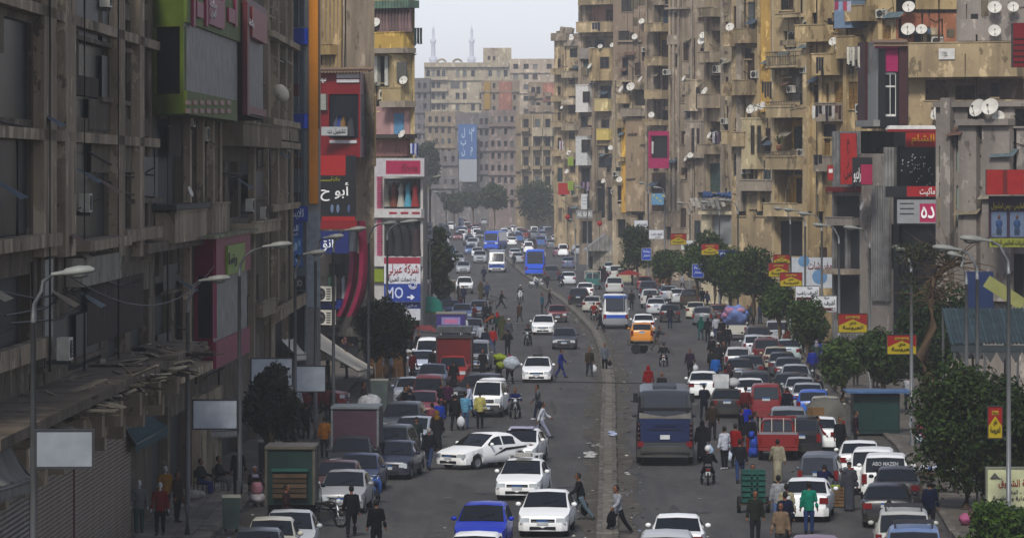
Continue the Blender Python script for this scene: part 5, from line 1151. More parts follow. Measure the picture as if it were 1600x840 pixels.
for px, py, r_ in ((1256, 408, 9), (1281, 432, 12), (1244, 440, 7)): MB().lathe([(r_ / FPX * 312, 0), (r_ * .6 / FPX * 312, .01), (0, .012)], mat('5f87ac', .6), 16, Matrix.Translation(((px - 1277) / FPX * 312, -.01, (450 - py) / FPX * 312)) @ Matrix.Rotation(R(90), 4, 'X')).obj('circle_print', t)
t = board('billboard', 'cream roadside billboard with red Arabic heading, black lines and a pyramid emblem, bottom right', 'billboard', (1543, 732, 1628, 791), 147, .25, 'b3b48c', '8a8b70', frame='6a6c5c',
      texts=[('جمعية الشروق', '9c1c24', (1560, 748, 1626, 762)), ('مدرسة - أعلام', '2a2a2a', (1572, 765, 1626, 773)), ('نظم - ادارة ومحاسبة', '2a2a2a', (1551, 774, 1626, 783)), ('عمارات', '4a4a4a', (1548, 745, 1566, 748)), ('٠١٠٢٥٦', '3a3a3a', (1556, 785, 1576, 788))])
MB().add([(-.83, -.02, .92), (-.48, -.02, .92), (-.655, -.02, 1.12)], [(0, 1, 2)], mat('4a4a40')).obj('emblem', t); MB().box(-.06, .06, .26, .36, -1.2, 1.2, POLE).obj('pole', t)
t = board('hanging_sign', 'blue patterned cloth hanging between the far right lamps', 'banner', (1018, 302, 1037, 320), 470, .05, '5b87a4', '4c6c84', bands=[('a8a05c', (1020 + 5 * i, 304 + 4 * (i % 3), 1023 + 5 * i, 307 + 4 * (i % 3))) for i in range(4)])
for i, (px, py, by) in enumerate(((937, 349, 436), (887, 339, 430))):
    Y = YG(by); t = thing('shop_sign', ['round red disc sign on a post by the stone shelter', 'round red disc sign among far shop fronts'][i], 'sign', (X(px, Y), Y, .13)); z = Z(py, Y) - .13
    MB().lathe([(.0, 0), (.3, 0), (.3, .06), (0, .06)], mat('a51c1c', .5), 18, Matrix.Translation((0, 0, z)) @ Matrix.Rotation(R(90), 4, 'X')).obj('disc', t); MB().tube([(0, .05, 0), (0, .05, z)], .04, DPOLE, 6).obj('post', t)
# overhead wires
WIRE = mat('1a1a1a', .6)
def wire(label, pts, r=.018, sag=.0):
    P = [Vector(p) for p in pts]; t = thing('overhead_wire', label, 'wire', P[0]); Q = []
    for a, c in zip(P, P[1:]):
        for i in range(13): f = i / 12; q = a.lerp(c, f) - P[0]; q.z -= sag * 4 * f * (1 - f); Q.append(q)
    MB().tube(Q, r, WIRE, 4, cap=False).obj('cable', t)
wire('thin black cable stretched low across the roadway behind the grey bus', [W3(640, 592, 215), W3(1100, 600, 215)], .02, .0)
wire('slack cable running from the nearest left lamp to the blackened block', [W3(110, 432, 98), W3(345, 400, 176)], .02, 1.2)
wire('black cable sagging along the grimy corner block', [W3(0, 500, 120), W3(60, 455, 148), W3(180, 600, 152)], .02, .3)
wire('cable strung across the ochre balconies on the right', [W3(1130, 140, 400), W3(1262, 168, 330)], .03, .8)
wire('cable looping between the kiosk and the ochre building', [W3(1340, 240, 285), W3(1330, 80, 285), W3(1420, 62, 285)], .02, .4)
# utility kiosk, stall roof, bins
t = thing('kiosk', 'closed dark green ribbed kiosk with a blue sheet roof on the right pavement', 'kiosk', (X(1370, 206), 206, .13)); gk = mat('16302c', .5, .25, 1); s_ = 206 / FPX
w_, h_ = 72 * s_, Z(615, 206) - .13
MB().box(-w_ / 2, w_ / 2, 0, 2.0, 0, h_, gk).obj('body', t)
sl = MB().box(-w_ / 2 + .25, w_ / 2 - .1, -.05, 0, 0, .07, mat('1c3a35', .45, .2, 2)).mesh('slat')
for i in range(int((h_ - .3) / .1)): link('slat', sl, t, (0, -.002, .2 + i * .1))
MB().box(-w_ / 2 - .35, w_ / 2 + .5, -.5, 2.2, h_ + .05, h_ + .14, mat('3f5f86', .5, .25, 2)).obj('roof', t)
t = thing('stall', 'market stall under a dark teal corrugated roof at the right edge', 'stall', (X(1545, 178), 178, .13)); s_ = 178 / FPX; zr = Z(500, 178)
m = MB(); tr = mat('263438', .6, .35, 2); tr2 = mat('2e4044', .6, .35, 2)
for i in range(22):
    x = (1478 + i * 6 - 1545) * s_; m = MB(); m.add([(x, -2, zr - 1.0 + .02 * (i % 3)), (x + .16, -2, zr - 1.0 + .02 * (i % 3)), (x + .3, 3, zr + .25), (x + .14, 3, zr + .25)], [(0, 1, 2, 3)], tr if i % 3 else tr2)
    m.tube([(x, -2, zr - .98), (x + .14, 3, zr + .27)], .035, tr, 5); m.obj('roof_sheet', t)
for x in (-1.6, -.4, .9, 2.0):
    for a in ((-1.9, -1.8, zr - 1.05), (2.7, 2.8, zr + .2)): MB().box(x, x + .09, a[0], a[1], 0, a[2], DPOLE).obj('post', t)
MB().box(-1.7, 2.3, -1.95, -1.9, zr - 1.3, zr - 1.05, mat('2a3336')).obj('fascia', t); MB().box(-1.6, 2.2, -.6, .4, .0, .85, mat('4a3c2c', .8, .3)).obj('counter', t)
m = MB(); 
for i in range(7): m.add([(-1.4 + i * .5, -1.93, zr - 1.3), (-.9 + i * .5, -1.93, zr - 1.3), (-1.15 + i * .5, -1.93, zr - 1.75)], [(0, 1, 2)], mat('3a3c3c', .8))
m.obj('bunting', t)
board('tarpaulin', 'leaning yellow painted board with a white curved stroke above the teal stall roof', 'board', (1530, 446, 1600, 466), 181, .06, '86864e', '6a6a44', rz=0).rotation_euler = (0, R(33), 0)
board('tarpaulin', 'blue sheet hung on a frame behind the straight right lamp', 'tarpaulin', (1508, 424, 1552, 486), 183, .05, '1c3058', '1c3262')
def bin_(label, px, by, w, h, c, rz=0):
    Y = YG(by); t = thing('waste_bin', label, 'bin', (X(px, Y), Y, .13), rz, 'street bins'); m = mat(c, .55, .3, 2)
    MB().box(-w / 2, w / 2, -w / 2, w / 2, .12, h, m, None, 1.12).obj('body', t); MB().box(-w * .6, w * .6, -w * .6, w * .6, h, h + .07, mat('8b897c', .6, .2)).obj('lid', t)
    for a in (-1, 1): MB().lathe([(.0, -.04), (.1, -.04), (.1, .04), (0, .04)], DARK, 10, Matrix.Translation((a * w * .35, 0, .1)) @ Matrix.Rotation(R(90), 4, 'Y')).obj('wheel', t)
bin_('square green litter bin with a loose lid on the near left pavement', 361, 836, .52, 1.15, '2c3a35', .1)
bin_('grey green bin nearer the lamp post in the pair behind the green truck', 417, 742, .6, 1.2, '38443f')
bin_('grey green bin on the right of the pair behind the green truck', 438, 745, .62, 1.2, '38443f')
bin_('tall grey utility box with black scrawls by the pavement stalls', 593, 648, .75, 1.6, '4a5450')
# ------------------------------------------------------------------ vehicles
TYRE, RIM, BLK2, CHR = mat('161616', .85, .2), mat('6f7173', .4, .15, 3, .4), mat('141516', .5, .2), mat('8f9194', .3, .1, 3, .7)
CGL = mat('0a1016', .05, .5, .9, 0, 0, 0, .5); LAMPW = mat('a9aeb0', .15, .1); LAMPR = mat('7d1214', .25, .2); LAMPY = mat('b06a18', .3)
SPEC = {  # length, width, belt, profile (distance from nose, height), windscreen, rear window, side windows, wheels, wheel radius
 'sedan': (4.4, 1.7, .93, [(0, .62), (.06, .72), (.5, .82), (1.15, .93), (1.95, 1.38), (2.3, 1.44), (3.0, 1.42), (3.25, 1.36), (3.8, 1.0), (4.32, .96), (4.4, .82)], (1.2, 1.94), (3.27, 3.78), ((1.5, 2.36), (2.44, 3.2)), (.82, 3.5), .3),
 'old': (4.2, 1.62, .9, [(0, .72), (.04, .82), (.4, .86), (1.3, .92), (1.82, 1.35), (2.1, 1.41), (3.0, 1.4), (3.2, 1.35), (3.6, .98), (4.16, .95), (4.2, .84)], (1.34, 1.81), (3.22, 3.58), ((1.5, 2.3), (2.38, 3.16)), (.8, 3.3), .29),
 'hatch': (3.75, 1.66, .95, [(0, .6), (.06, .72), (.45, .84), (.95, .97), (1.7, 1.42), (2.1, 1.5), (3.15, 1.47), (3.4, 1.4), (3.68, .98), (3.75, .8)], (1.0, 1.69), (3.42, 3.66), ((1.3, 2.1), (2.18, 3.2)), (.72, 3.08), .29),
 'suv': (4.6, 1.84, 1.1, [(0, .78), (.06, .95), (.5, 1.04), (1.2, 1.12), (1.95, 1.62), (2.3, 1.72), (3.9, 1.7), (4.15, 1.62), (4.5, 1.1), (4.6, .98)], (1.26, 1.94), (4.17, 4.48), ((1.6, 2.4), (2.5, 3.3), (3.4, 4.1)), (.9, 3.7), .36),
 'van': (3.9, 1.58, 1.05, [(0, .85), (.05, 1.0), (.25, 1.1), (.9, 1.7), (1.2, 1.83), (3.55, 1.83), (3.74, 1.74), (3.88, 1.1), (3.9, .9)], (.28, .89), (3.75, 3.87), ((.7, 1.3), (1.4, 2.4), (2.5, 3.5)), (.75, 3.1), .28),
 'wagon': (4.0, 1.68, 1.02, [(0, .68), (.06, .82), (.45, .94), (.85, 1.04), (1.5, 1.65), (1.9, 1.8), (3.7, 1.79), (3.86, 1.7), (3.97, 1.05), (4.0, .85)], (.9, 1.49), (3.87, 3.96), ((1.2, 2.1), (2.2, 3.6)), (.78, 3.2), .3),
 'cab': (2.95, 1.7, 1.08, [(0, .8), (.05, .95), (.5, 1.03), (1.05, 1.1), (1.65, 1.6), (1.95, 1.69), (2.65, 1.68), (2.82, 1.62), (2.93, 1.1), (2.95, .9)], (1.1, 1.64), (2.83, 2.92), ((1.35, 2.1), (2.2, 2.7)), (.85, 4.0), .34),
 'minibus': (6.6, 2.05, 1.25, [(0, .9), (.05, 1.15), (.2, 1.35), (.65, 2.35), (1.0, 2.62), (6.2, 2.62), (6.45, 2.5), (6.57, 1.35), (6.6, 1.0)], (.22, .64), (6.46, 6.56), ((.6, 1.3), (1.4, 2.5), (2.6, 3.7), (3.8, 4.9), (5.0, 6.2)), (1.3, 5.1), .38),
 'bus': (8.6, 2.42, 1.5, [(0, .95), (.05, 1.4), (.12, 1.6), (.4, 2.75), (.75, 3.05), (1.2, 3.1), (8.1, 3.1), (8.4, 2.92), (8.56, 1.5), (8.6, 1.0)], (.13, .38), (8.4, 8.55), ((.6, 1.6), (1.7, 2.9), (3.0, 4.2), (4.3, 5.5), (5.6, 6.8), (6.9, 8.1)), (1.7, 6.4), .46)}
def lerp_prof(P, s):
    for (a, za), (b, zb) in zip(P, P[1:]):
        if s <= b: return za + (zb - za) * (s - a) / (b - a)
    return P[-1][1]
class CarShape:
    def __init__(c, k):
        c.k = k; c.L, c.W, c.belt, c.P, c.ws, c.rw, c.sw, c.wh, c.r = SPEC[k]; c.H = max(z for _, z in c.P); c.zb = .24 if c.H < 1.6 else .3 if c.H < 2 else .4
    def sec(c, s):
        zt = lerp_prof(c.P, s); L = c.L; e = min(s, L - s); f = 1 - .16 * max(0, 1 - e / .55) ** 2; w = c.W / 2 * f
        zb = c.zb
        for x in c.wh:
            d = abs(s - x)
            if d < c.r * 1.18: zb = max(zb, math.sqrt(max(0, (c.r * 1.18) ** 2 - d * d)) + c.r * .92)
        zb = min(zb, zt - .12); bl = min(c.belt, zt - .05); g = max(0, min(1, (zt - c.belt) / max(.1, c.H - c.belt)))
        nar = .16 if c.H < 2 else .07
        wr = w * (.93 - nar * g); rd = .05 + .05 * g
        zm = max(zb + .05, min(.55 if c.H < 2 else .8, bl - .04)); zl = min(zb + .09, zm - .02)
        return [(0, zb), (w * .9, zb), (w * .985, zl), (w, zm), (w * .985, bl), (wr, zt - rd), (wr * .86, zt - rd * .3), (0, zt)]
    def stations(c):
        S_ = {0., c.L} | {s for s, _ in c.P}
        for x in c.wh:
            for k in (-1.18, -1.0, -.6, 0, .6, 1.0, 1.18): S_.add(round(x + k * c.r, 3))
        return sorted(s for s in S_ if 0 <= s <= c.L)
    def body(c, pm):
        mb = MB(); st = c.stations(); n = 15; vs = []; fs = []
        for s in st:
            p = c.sec(s); ring = [(-x, z) for x, z in p[::-1]] + p[1:]; vs += [(x, s - c.L / 2, z) for x, z in ring]
        for i in range(len(st) - 1):
            for k in range(n - 1): fs.append((i * n + k, i * n + k + 1, (i + 1) * n + k + 1, (i + 1) * n + k))
        fs.append(tuple(range(n))[::-1]); fs.append(tuple((len(st) - 1) * n + k for k in range(n)))
        mb.add(vs, fs, pm, True)
        return mb.mesh('body', True, 38)
    def side_pt(c, s, f, sg, off=.012):
        p = c.sec(s); a, b = p[4], p[5]; return (sg * (a[0] + (b[0] - a[0]) * f + off), s - c.L / 2, a[1] + (b[1] - a[1]) * f)
    def side_win(c, s0, s1, sg):
        mb = MB(); vs = []; n = 5
        for i in range(n + 1): s = s0 + (s1 - s0) * i / n; vs += [c.side_pt(s, .06, sg), c.side_pt(s, .9, sg)]
        mb.add(vs, [(i * 2, i * 2 + 2, i * 2 + 3, i * 2 + 1) for i in range(n)], CGL, True); return mb.mesh('side_window')
    def screen(c, s0, s1, name, dy):
        mb = MB(); vs = []; q = (-.9, -.8, 0, .8, .9); n = 4
        for i in range(n + 1):
            s = s0 + (s1 - s0) * i / n; p = c.sec(s)
            for u in q: x = p[5][0] * u; z = p[7][1] + (p[6][1] - p[7][1]) * min(1, abs(u) / .86); vs.append((x, s - c.L / 2 + dy, z + .012))
        mb.add(vs, [(i * 5 + k, i * 5 + k + 1, i * 5 + 6 + k, i * 5 + 5 + k) for i in range(n) for k in range(4)], CGL, True); return mb.mesh(name)
    def bumper(c, end, m):
        w = c.W / 2 * .93; s = 1 if end else -1; y = s * c.L / 2; z0, z1 = c.zb - .02, (.5 if c.H < 1.6 else .62 if c.H < 2 else .85)
        P = [(-w * 1.03, y - s * .4), (-w * 1.02, y - s * .12), (-w * .8, y + s * .05), (0, y + s * .085), (w * .8, y + s * .05), (w * 1.02, y - s * .12), (w * 1.03, y - s * .4)]
        mb = MB(); n = len(P); mb.add([(a, b, z0) for a, b in P] + [(a, b, (z0 + z1) / 2) for a, b in [(p[0] * 1.012, p[1] + s * .02) for p in P]] + [(a, b, z1) for a, b in P],
            [(i, i + 1, n + i + 1, n + i) for i in range(n - 1)] + [(n + i, n + i + 1, 2 * n + i + 1, 2 * n + i) for i in range(n - 1)] + [tuple(range(n)), tuple(2 * n + i for i in range(n))], m, True)
        return mb.mesh('bumper', True, 40)
_CM = {}
def wheel_meshes(r):
    k = ('wheel', round(r, 2))
    if k not in _CM:
        M = Matrix.Rotation(R(90), 4, 'Y'); t = MB().lathe([(r * .62, -.1), (r * .92, -.1), (r, -.07), (r, .07), (r * .92, .1), (r * .62, .1), (r * .6, 0)], TYRE, 16, M)
        q = MB().lathe([(r * .62, -.095), (r * .5, -.07), (r * .2, -.085), (0, -.085)], RIM, 12, M); q.lathe([(r * .62, .095), (r * .5, .07), (r * .2, .085), (0, .085)], RIM, 12, M)
        _CM[k] = (t.mesh('tyre'), q.mesh('rim'))
    return _CM[k]
def lite(k, full):
    """part list of a vehicle kind: (name, mesh, slot, offset, children)"""
    kk = (k, full)
    if kk in _CM: return _CM[kk]
    c = CarShape(k); pm = mat('888888'); L2 = c.L / 2; big = c.H > 2; P = []
    P.append(('body', c.body(pm), 'paint'))
    for s0, s1, d_ in ((c.ws[0], c.ws[1], -.003), (c.rw[0], c.rw[1], .004)):
        e_ = (s1 - s0) * .07; q_ = c.screen(s0 - e_, s1 + e_, 'window_trim', d_); q_.materials.clear(); q_.materials.append(BLK2)
        for v in q_.vertices: v.co.x *= 1.045; v.co.z -= .006
        P.append(('window_trim', q_, 'l'))
    P.append(('windscreen', c.screen(*c.ws, 'windscreen', -.012), 'g')); P.append(('rear_window', c.screen(*c.rw, 'rear_window', .014), 'g'))
    for s0, s1 in c.sw:
        for sg in (-1, 1): P.append(('side_window', c.side_win(s0, s1, sg), 'g'))
    P.append(('bumper', c.bumper(0, pm), 'bump')); 
    if k != 'cab': P.append(('bumper', c.bumper(1, pm), 'bump'))
    w = c.W / 2 * .93; zh = lerp_prof(c.P, .06) - .1; hb = .15 if not big else .22
    for sg in (-1, 1):
        P.append(('headlight', MB().box(sg * w * .56, sg * w * .97, -L2 - .035, -L2 + .22, zh - hb, zh + .03, LAMPW, None, .95).mesh('headlight'), 'l'))
        if k != 'cab':
            zt = lerp_prof(c.P, c.L - .06) - .06; tall = k in ('van', 'wagon', 'suv', 'hatch') or big
            z0, z1 = (zt - .2, zt) if not tall else ((zt - .3, zt + .05) if not big else (.8, 1.15))
            P.append(('taillight', MB().box(sg * w * (.62 if not tall else .78), sg * w * 1.01, L2 - .2, L2 + .03, z0, z1, LAMPR, None, .95).mesh('taillight'), 'l'))
    P.append(('grille', MB().box(-w * .5, w * .5, -L2 - .03, -L2 + .1, zh - .17, zh - .01, BLK2).box(-w * .46, w * .46, -L2 - .036, -L2 - .03, zh - .1, zh - .075, CHR).box(-.09, .09, -L2 - .04, -L2, zh - .11, zh - .05, CHR).mesh('grille'), 'l'))
    P.append(('air_intake', MB().box(-w * .55, w * .55, -L2 - .1, -L2, c.zb + .03, c.zb + .13, BLK2).mesh('air_intake'), 'l'))
    if full:
        zp = .42 if not big else .62
        for y, s in ((-L2 - .115, 1), (L2 + .115, -1)):
            if k == 'cab' and s < 0: continue
            zz = zp if (s > 0 or big) else lerp_prof(c.P, c.L - .06) - .22
            yy = y if (s > 0 or zz < .55) else L2 + .02
            P.append(('licence_plate', MB().box(-.19, .19, min(yy, yy + s * .02), max(yy, yy + s * .02), zz, zz + .11, mat('a3a5a4', .5)).box(-.19, .19, yy - s * .004 if s > 0 else yy - s * .0, yy + s * .0 if s > 0 else yy + .004, zz + .11, zz + .17, mat('2f62a0', .5)).mesh('licence_plate'), 'plate'))
        m = MB(); sA = c.sw[0][0] + .12
        for sg in (-1, 1):
            x, y, z = c.side_pt(sA, .08, sg); P.append(('wing_mirror', MB().ball((x + sg * .1, y - .03, z + .05), .1, pm, 8, 5, (1.0, .6, .75)).mesh('wing_mirror'), 'mirror'))
            for s0, s1 in c.sw[:2]:
                if not big: a = c.side_pt(s1 - .12, 0, sg); P.append(('door_handle', MB().box(a[0] - .01, a[0] + .03 * sg, a[1] - .09, a[1] + .09, a[2] - .12, a[2] - .09, CHR).mesh('door_handle'), 'l'))
        if not big and k != 'cab':
            P.append(('wiper', MB().tube([(x_, c.ws[0] - L2 + .1 - .03 + abs(x_) * .0 + i * .1, lerp_prof(c.P, c.ws[0] + .1 + i * .1) + .035) for i, x_ in enumerate((-.1, .15, .4))], .012, BLK2, 4).mesh('wiper'), 'l'))
    _CM[kk] = (c, P); return _CM[kk]
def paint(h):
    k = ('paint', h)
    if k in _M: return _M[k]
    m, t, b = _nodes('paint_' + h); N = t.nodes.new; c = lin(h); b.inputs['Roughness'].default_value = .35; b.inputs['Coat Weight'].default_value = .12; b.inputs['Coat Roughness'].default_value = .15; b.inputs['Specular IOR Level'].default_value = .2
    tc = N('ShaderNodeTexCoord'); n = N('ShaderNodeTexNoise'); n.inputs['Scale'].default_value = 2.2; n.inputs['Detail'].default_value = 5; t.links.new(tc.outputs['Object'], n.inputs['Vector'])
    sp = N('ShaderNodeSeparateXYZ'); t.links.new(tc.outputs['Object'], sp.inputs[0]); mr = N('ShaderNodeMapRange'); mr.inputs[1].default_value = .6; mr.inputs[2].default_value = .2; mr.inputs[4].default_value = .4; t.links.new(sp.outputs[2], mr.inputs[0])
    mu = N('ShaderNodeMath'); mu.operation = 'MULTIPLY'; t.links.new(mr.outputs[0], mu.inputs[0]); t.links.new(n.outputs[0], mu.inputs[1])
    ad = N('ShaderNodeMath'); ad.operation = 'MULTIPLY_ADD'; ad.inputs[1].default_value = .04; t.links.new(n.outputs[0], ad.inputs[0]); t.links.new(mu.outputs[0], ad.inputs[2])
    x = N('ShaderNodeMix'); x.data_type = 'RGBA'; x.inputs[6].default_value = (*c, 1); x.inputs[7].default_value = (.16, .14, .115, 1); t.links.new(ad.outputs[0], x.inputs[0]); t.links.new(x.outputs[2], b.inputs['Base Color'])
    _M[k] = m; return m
def add_part(t, name, me, m=None):
    o = link(name, me, t)
    if m:
        o.material_slots[0].link = 'OBJECT'; o.material_slots[0].material = m
    return o
CARN = 0
def car(kind, px, py, turn, col, label, cat='car', near='F', group=None, bump=None, x=None, rack=None, taxi=False, name=None, bed=None, cargo=None, box=None):
    """py > 0: ground row of the near end; py < 0: row of the roof"""
    global CARN
    base = {'pickup': 'cab', 'truck': 'cab'}.get(kind, kind); c0 = CarShape(base)
    Lt = {'pickup': 4.95, 'truck': 5.2}.get(kind, c0.L)
    if py > 0: Yn = YG(py); Yc = Yn + Lt / 2
    else: Yc = (HC - c0.H + .02) * FPX / (-py - HZ)
    if kind in ('pickup', 'truck') and py < 0: Yc += (Lt / 2 - 2.2) * (1 if near == 'F' else -1)
    Yn = Yc - Lt / 2
    sl = (pl_x(MED, Yc + 5) - pl_x(MED, Yc - 5)) / 10
    rz = -math.atan(sl) * (0 if abs(turn) > 20 else .5) + R(turn)
    if near == 'R': rz += math.pi
    full = Yc < 430
    xc = X(px, Yn); cx = xc - (1 if near == 'F' else -1) * math.sin(rz) * Lt / 2; cy = Yn + Lt / 2 * abs(math.cos(rz))
    g = group or ('vehicles coming down the left carriageway' if near == 'F' else 'vehicles on the right carriageway')
    nm = name or {'van': 'microbus', 'pickup': 'pickup_truck', 'truck': 'box_truck', 'bus': 'bus', 'minibus': 'minibus'}.get(kind, 'car')
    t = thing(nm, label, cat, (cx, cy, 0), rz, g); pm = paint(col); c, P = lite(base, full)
    sh = -(Lt - c.L) / 2 if Lt != c.L else 0
    bm = paint(bump) if bump else pm
    for nme, me, slot in P:
        o = add_part(t, nme, me, pm if slot in ('paint', 'mirror') else bm if slot == 'bump' else None)
        if sh: o.location.y = sh
    ty, ri = wheel_meshes(c.r)
    for s in c.wh:
        for sg in (-1, 1):
            w = link('wheel', ty, t, (sg * (c.W / 2 - .12), s - Lt / 2, c.r))
            if full: link('rim', ri, w)
    if kind in ('pickup', 'truck'):
        y0, y1 = 2.98 - Lt / 2, Lt / 2; w = c.W / 2 * .98; zf = .72
        ch = MB().box(-w * .8, w * .8, y0 - .3, y1 - .05, .42, .6, BLK2); ch.obj('chassis', t)
        if kind == 'pickup':
            b = MB().box(-w, w, y0, y1, .6, zf, pm); h = (bed or 1.12)
            for s in (-1, 1): b.box(s * w - .03, s * w + .03, y0, y1, zf, h, pm)
            b.box(-w + .03, w - .03, y0, y0 + .05, zf, h, pm); b.obj('bed', t)
            tg = MB().box(-w + .03, w - .03, y1 - .05, y1, zf, h, pm).obj('tailgate', t); MB().box(-w, w, y1, y1 + .08, .45, .58, bm).obj('bumper', t)
            for s in (-1, 1): MB().box(s * w * .82, s * w * .97, y1, y1 + .03, .74, .98, LAMPR).obj('taillight', t)
            MB().box(-.19, .19, y1 + .082, y1 + .1, .46, .6, mat('a3a5a4')).obj('licence_plate', t)
        else:
            bh = box.get('h', 1.9); bw = w * box.get('w', 1.1); bc = mat(box['c'], .55, .18, 1.2); z0 = .75; 
            b = MB().box(-bw, bw, y0 - .05, y1, z0, z0 + bh, bc); b.obj('box_body', t)
            tr = mat(box.get('trim', '6d6a66'), .5, .2); f = MB()
            for s in (-1, 1): f.box(s * bw - .04, s * bw + .04, y0 - .09, y0 - .051, z0, z0 + bh, tr); f.box(s * bw - .04, s * bw + .04, y1 + .001, y1 + .04, z0, z0 + bh, tr)
            f.box(-bw - .05, bw + .05, y0 - .15, y1 + .1, z0 + bh + .002, z0 + bh + .09, tr); f.obj('box_trim', t)
    if rack:
        z = c.H; rk = MB(); y0, y1 = c.P[[z_ for _, z_ in c.P].index(c.H)][0] - Lt / 2 + .1, c.L * .8 - Lt / 2; rm = mat(rack, .5, .15)
        for sg in (-.55, .55): rk.box(sg - .02, sg + .02, y0, y1, z + .05, z + .1, rm)
        for i in range(5): y = y0 + (y1 - y0) * i / 4; rk.box(-.6, .6, y - .02, y + .02, z + .1, z + .13, rm); rk.box(-.57, -.53, y - .02, y + .02, z - .06, z + .05, rm); rk.box(.53, .57, y - .02, y + .02, z - .06, z + .05, rm)
        rk.obj('roof_rack', t)
    if taxi: MB().box(-.3, .3, -.1, .1, c.H - .01, c.H + .13, BLK2 if taxi is True else mat(taxi), None, .85).obj('taxi_sign', t, (0, 1.95 - Lt / 2 + .4, 0))
    return t
WH, SIL, BLKC, NAVY, GREYc, RED_, BLU = 'e2e2df', '8c9094', '121315', '141a2c', '55585c', '8a1a18', '0c2a9c'
# --- oncoming, near to far
car('hatch', 748, -785, -4, BLU, 'bright blue hatchback, nearest oncoming car beside the white one at the bottom', bump=BLU)
car('hatch', 735, -833, -3, WH, 'white car roof cut off by the bottom edge below the blue hatchback')
car('sedan', 848, -765, -4, WH, 'clean white sedan with black headlight covers right of the blue hatchback')
t = car('sedan', 808, -716, -6, WH, 'white sedan with a roof rack, behind the blue hatchback', rack='a9aaa8')
MB().box(-.3, .3, -.25, .25, 1.5, 1.62, mat('8f8d86')).obj('roof_case', t)
t = car('sedan', 702, -674, -40, WH, 'white sedan with black flank stripes turned sideways across the lane')
for sg in (-1, 1):
    m = MB(); m.add([(sg * .86, -.4, .52), (sg * .86, -.28, .58), (sg * .865, .35, .82), (sg * .85, 1.7, .86), (sg * .85, 1.7, .78), (sg * .865, .4, .72)], [(0, 1, 2, 5), (5, 2, 3, 4)], BLK2); m.obj('flank_stripe', t)
t = car('sedan', 804, -669, -8, WH, 'white sedan with a dark grille and a flat roof tray, behind the striped one'); MB().box(-.5, .5, -.3, .35, 1.44, 1.5, mat('9a9ab0')).obj('roof_tray', t)
car('sedan', 838, -557, -2, WH, 'white taxi sedan with dark roof sign before the man in blue', taxi=True)
car('sedan', 881, -512, -2, '23262e', 'shiny dark grey sedan next to the oncoming motorcycle')
car('sedan', 848, -492, -2, WH, 'white sedan close behind the dark grey one')
car('old', 871, -476, -1, '6a1c26', 'boxy maroon sedan by the median', bump='2a2426')
car('pickup', 726, -432, 0, WH, 'white pickup with dark lower front in the parked left row', bump='3a3c3c')
car('suv', 750, -391, 0, SIL, 'silver car left of the white and blue oncoming minibus')
car('sedan', 746, -386, 0, WH, 'white car just behind the silver one by the minibus')
car('sedan', 735, -382, 0, '3c5a8c', 'pale blue car far back in the left row')
car('suv', 743, -354, 0, WH, 'white four wheel drive beside the angled blue bus')
car('sedan', 709, -344, 0, WH, 'lone white car far off on the open left lane')
t = car('minibus', 776, 426, -2, WH, 'white minibus with blue lower band, oncoming', cat='minibus'); 
for zz, h_, c_ in ((.62, .3, '2b50a4'), (1.02, .08, '2b50a4')): MB().box(-.94, .94, -3.42, -3.2, zz, zz + h_, mat(c_, .4)).obj('blue_band', t)
MB().box(-.95, .95, -2.6, 2.8, 2.62, 2.7, mat('8a96ac', .5)).obj('roof_hatch', t)
for px, py, tn, kd, co, l, hh in ((767, 392, -10, 'bus', '1d48b0', 'blue bus seen half from the side behind the white minibus', 1), (703, 347, -62, 'bus', '2a5fb4', 'long blue bus turning across the far junction', 1), (752, 347, -60, 'minibus', WH, 'white and blue minibus turning across the far junction', 1)):
    t = car(kd, px, py, tn, co, l, cat='bus' if kd == 'bus' else 'minibus')
    if kd == 'minibus': MB().box(-1.04, 1.04, -3.2, 3.2, .5, .95, mat('2450a8', .4)).obj('blue_band', t)
for px, py, l in ((779, 347, 'white van left of the blue sided lorry at the junction'), (803, 346, 'white van right of the blue sided lorry at the junction'), (788, 372, 'white van between the blue bus and the right lane'), (690, 336, 'small white van at the far left of the junction')): car('van', px, py, 0, WH, l, 'van')
t = car('truck', 797, 338, 0, BLU, 'lorry with a tall blue and grey box at the far junction', 'lorry', box={'c': '3a62a8', 'h': 2.6, 'trim': '77808c'})
t = car('pickup', 794, 356, 0, '2a4a9a', 'blue pickup loaded with orange sacks at the far junction', 'pickup'); MB().ball((0, .9, 1.35), .6, mat('b0501c'), 8, 6, (1, 1, .8), .1).obj('load', t)
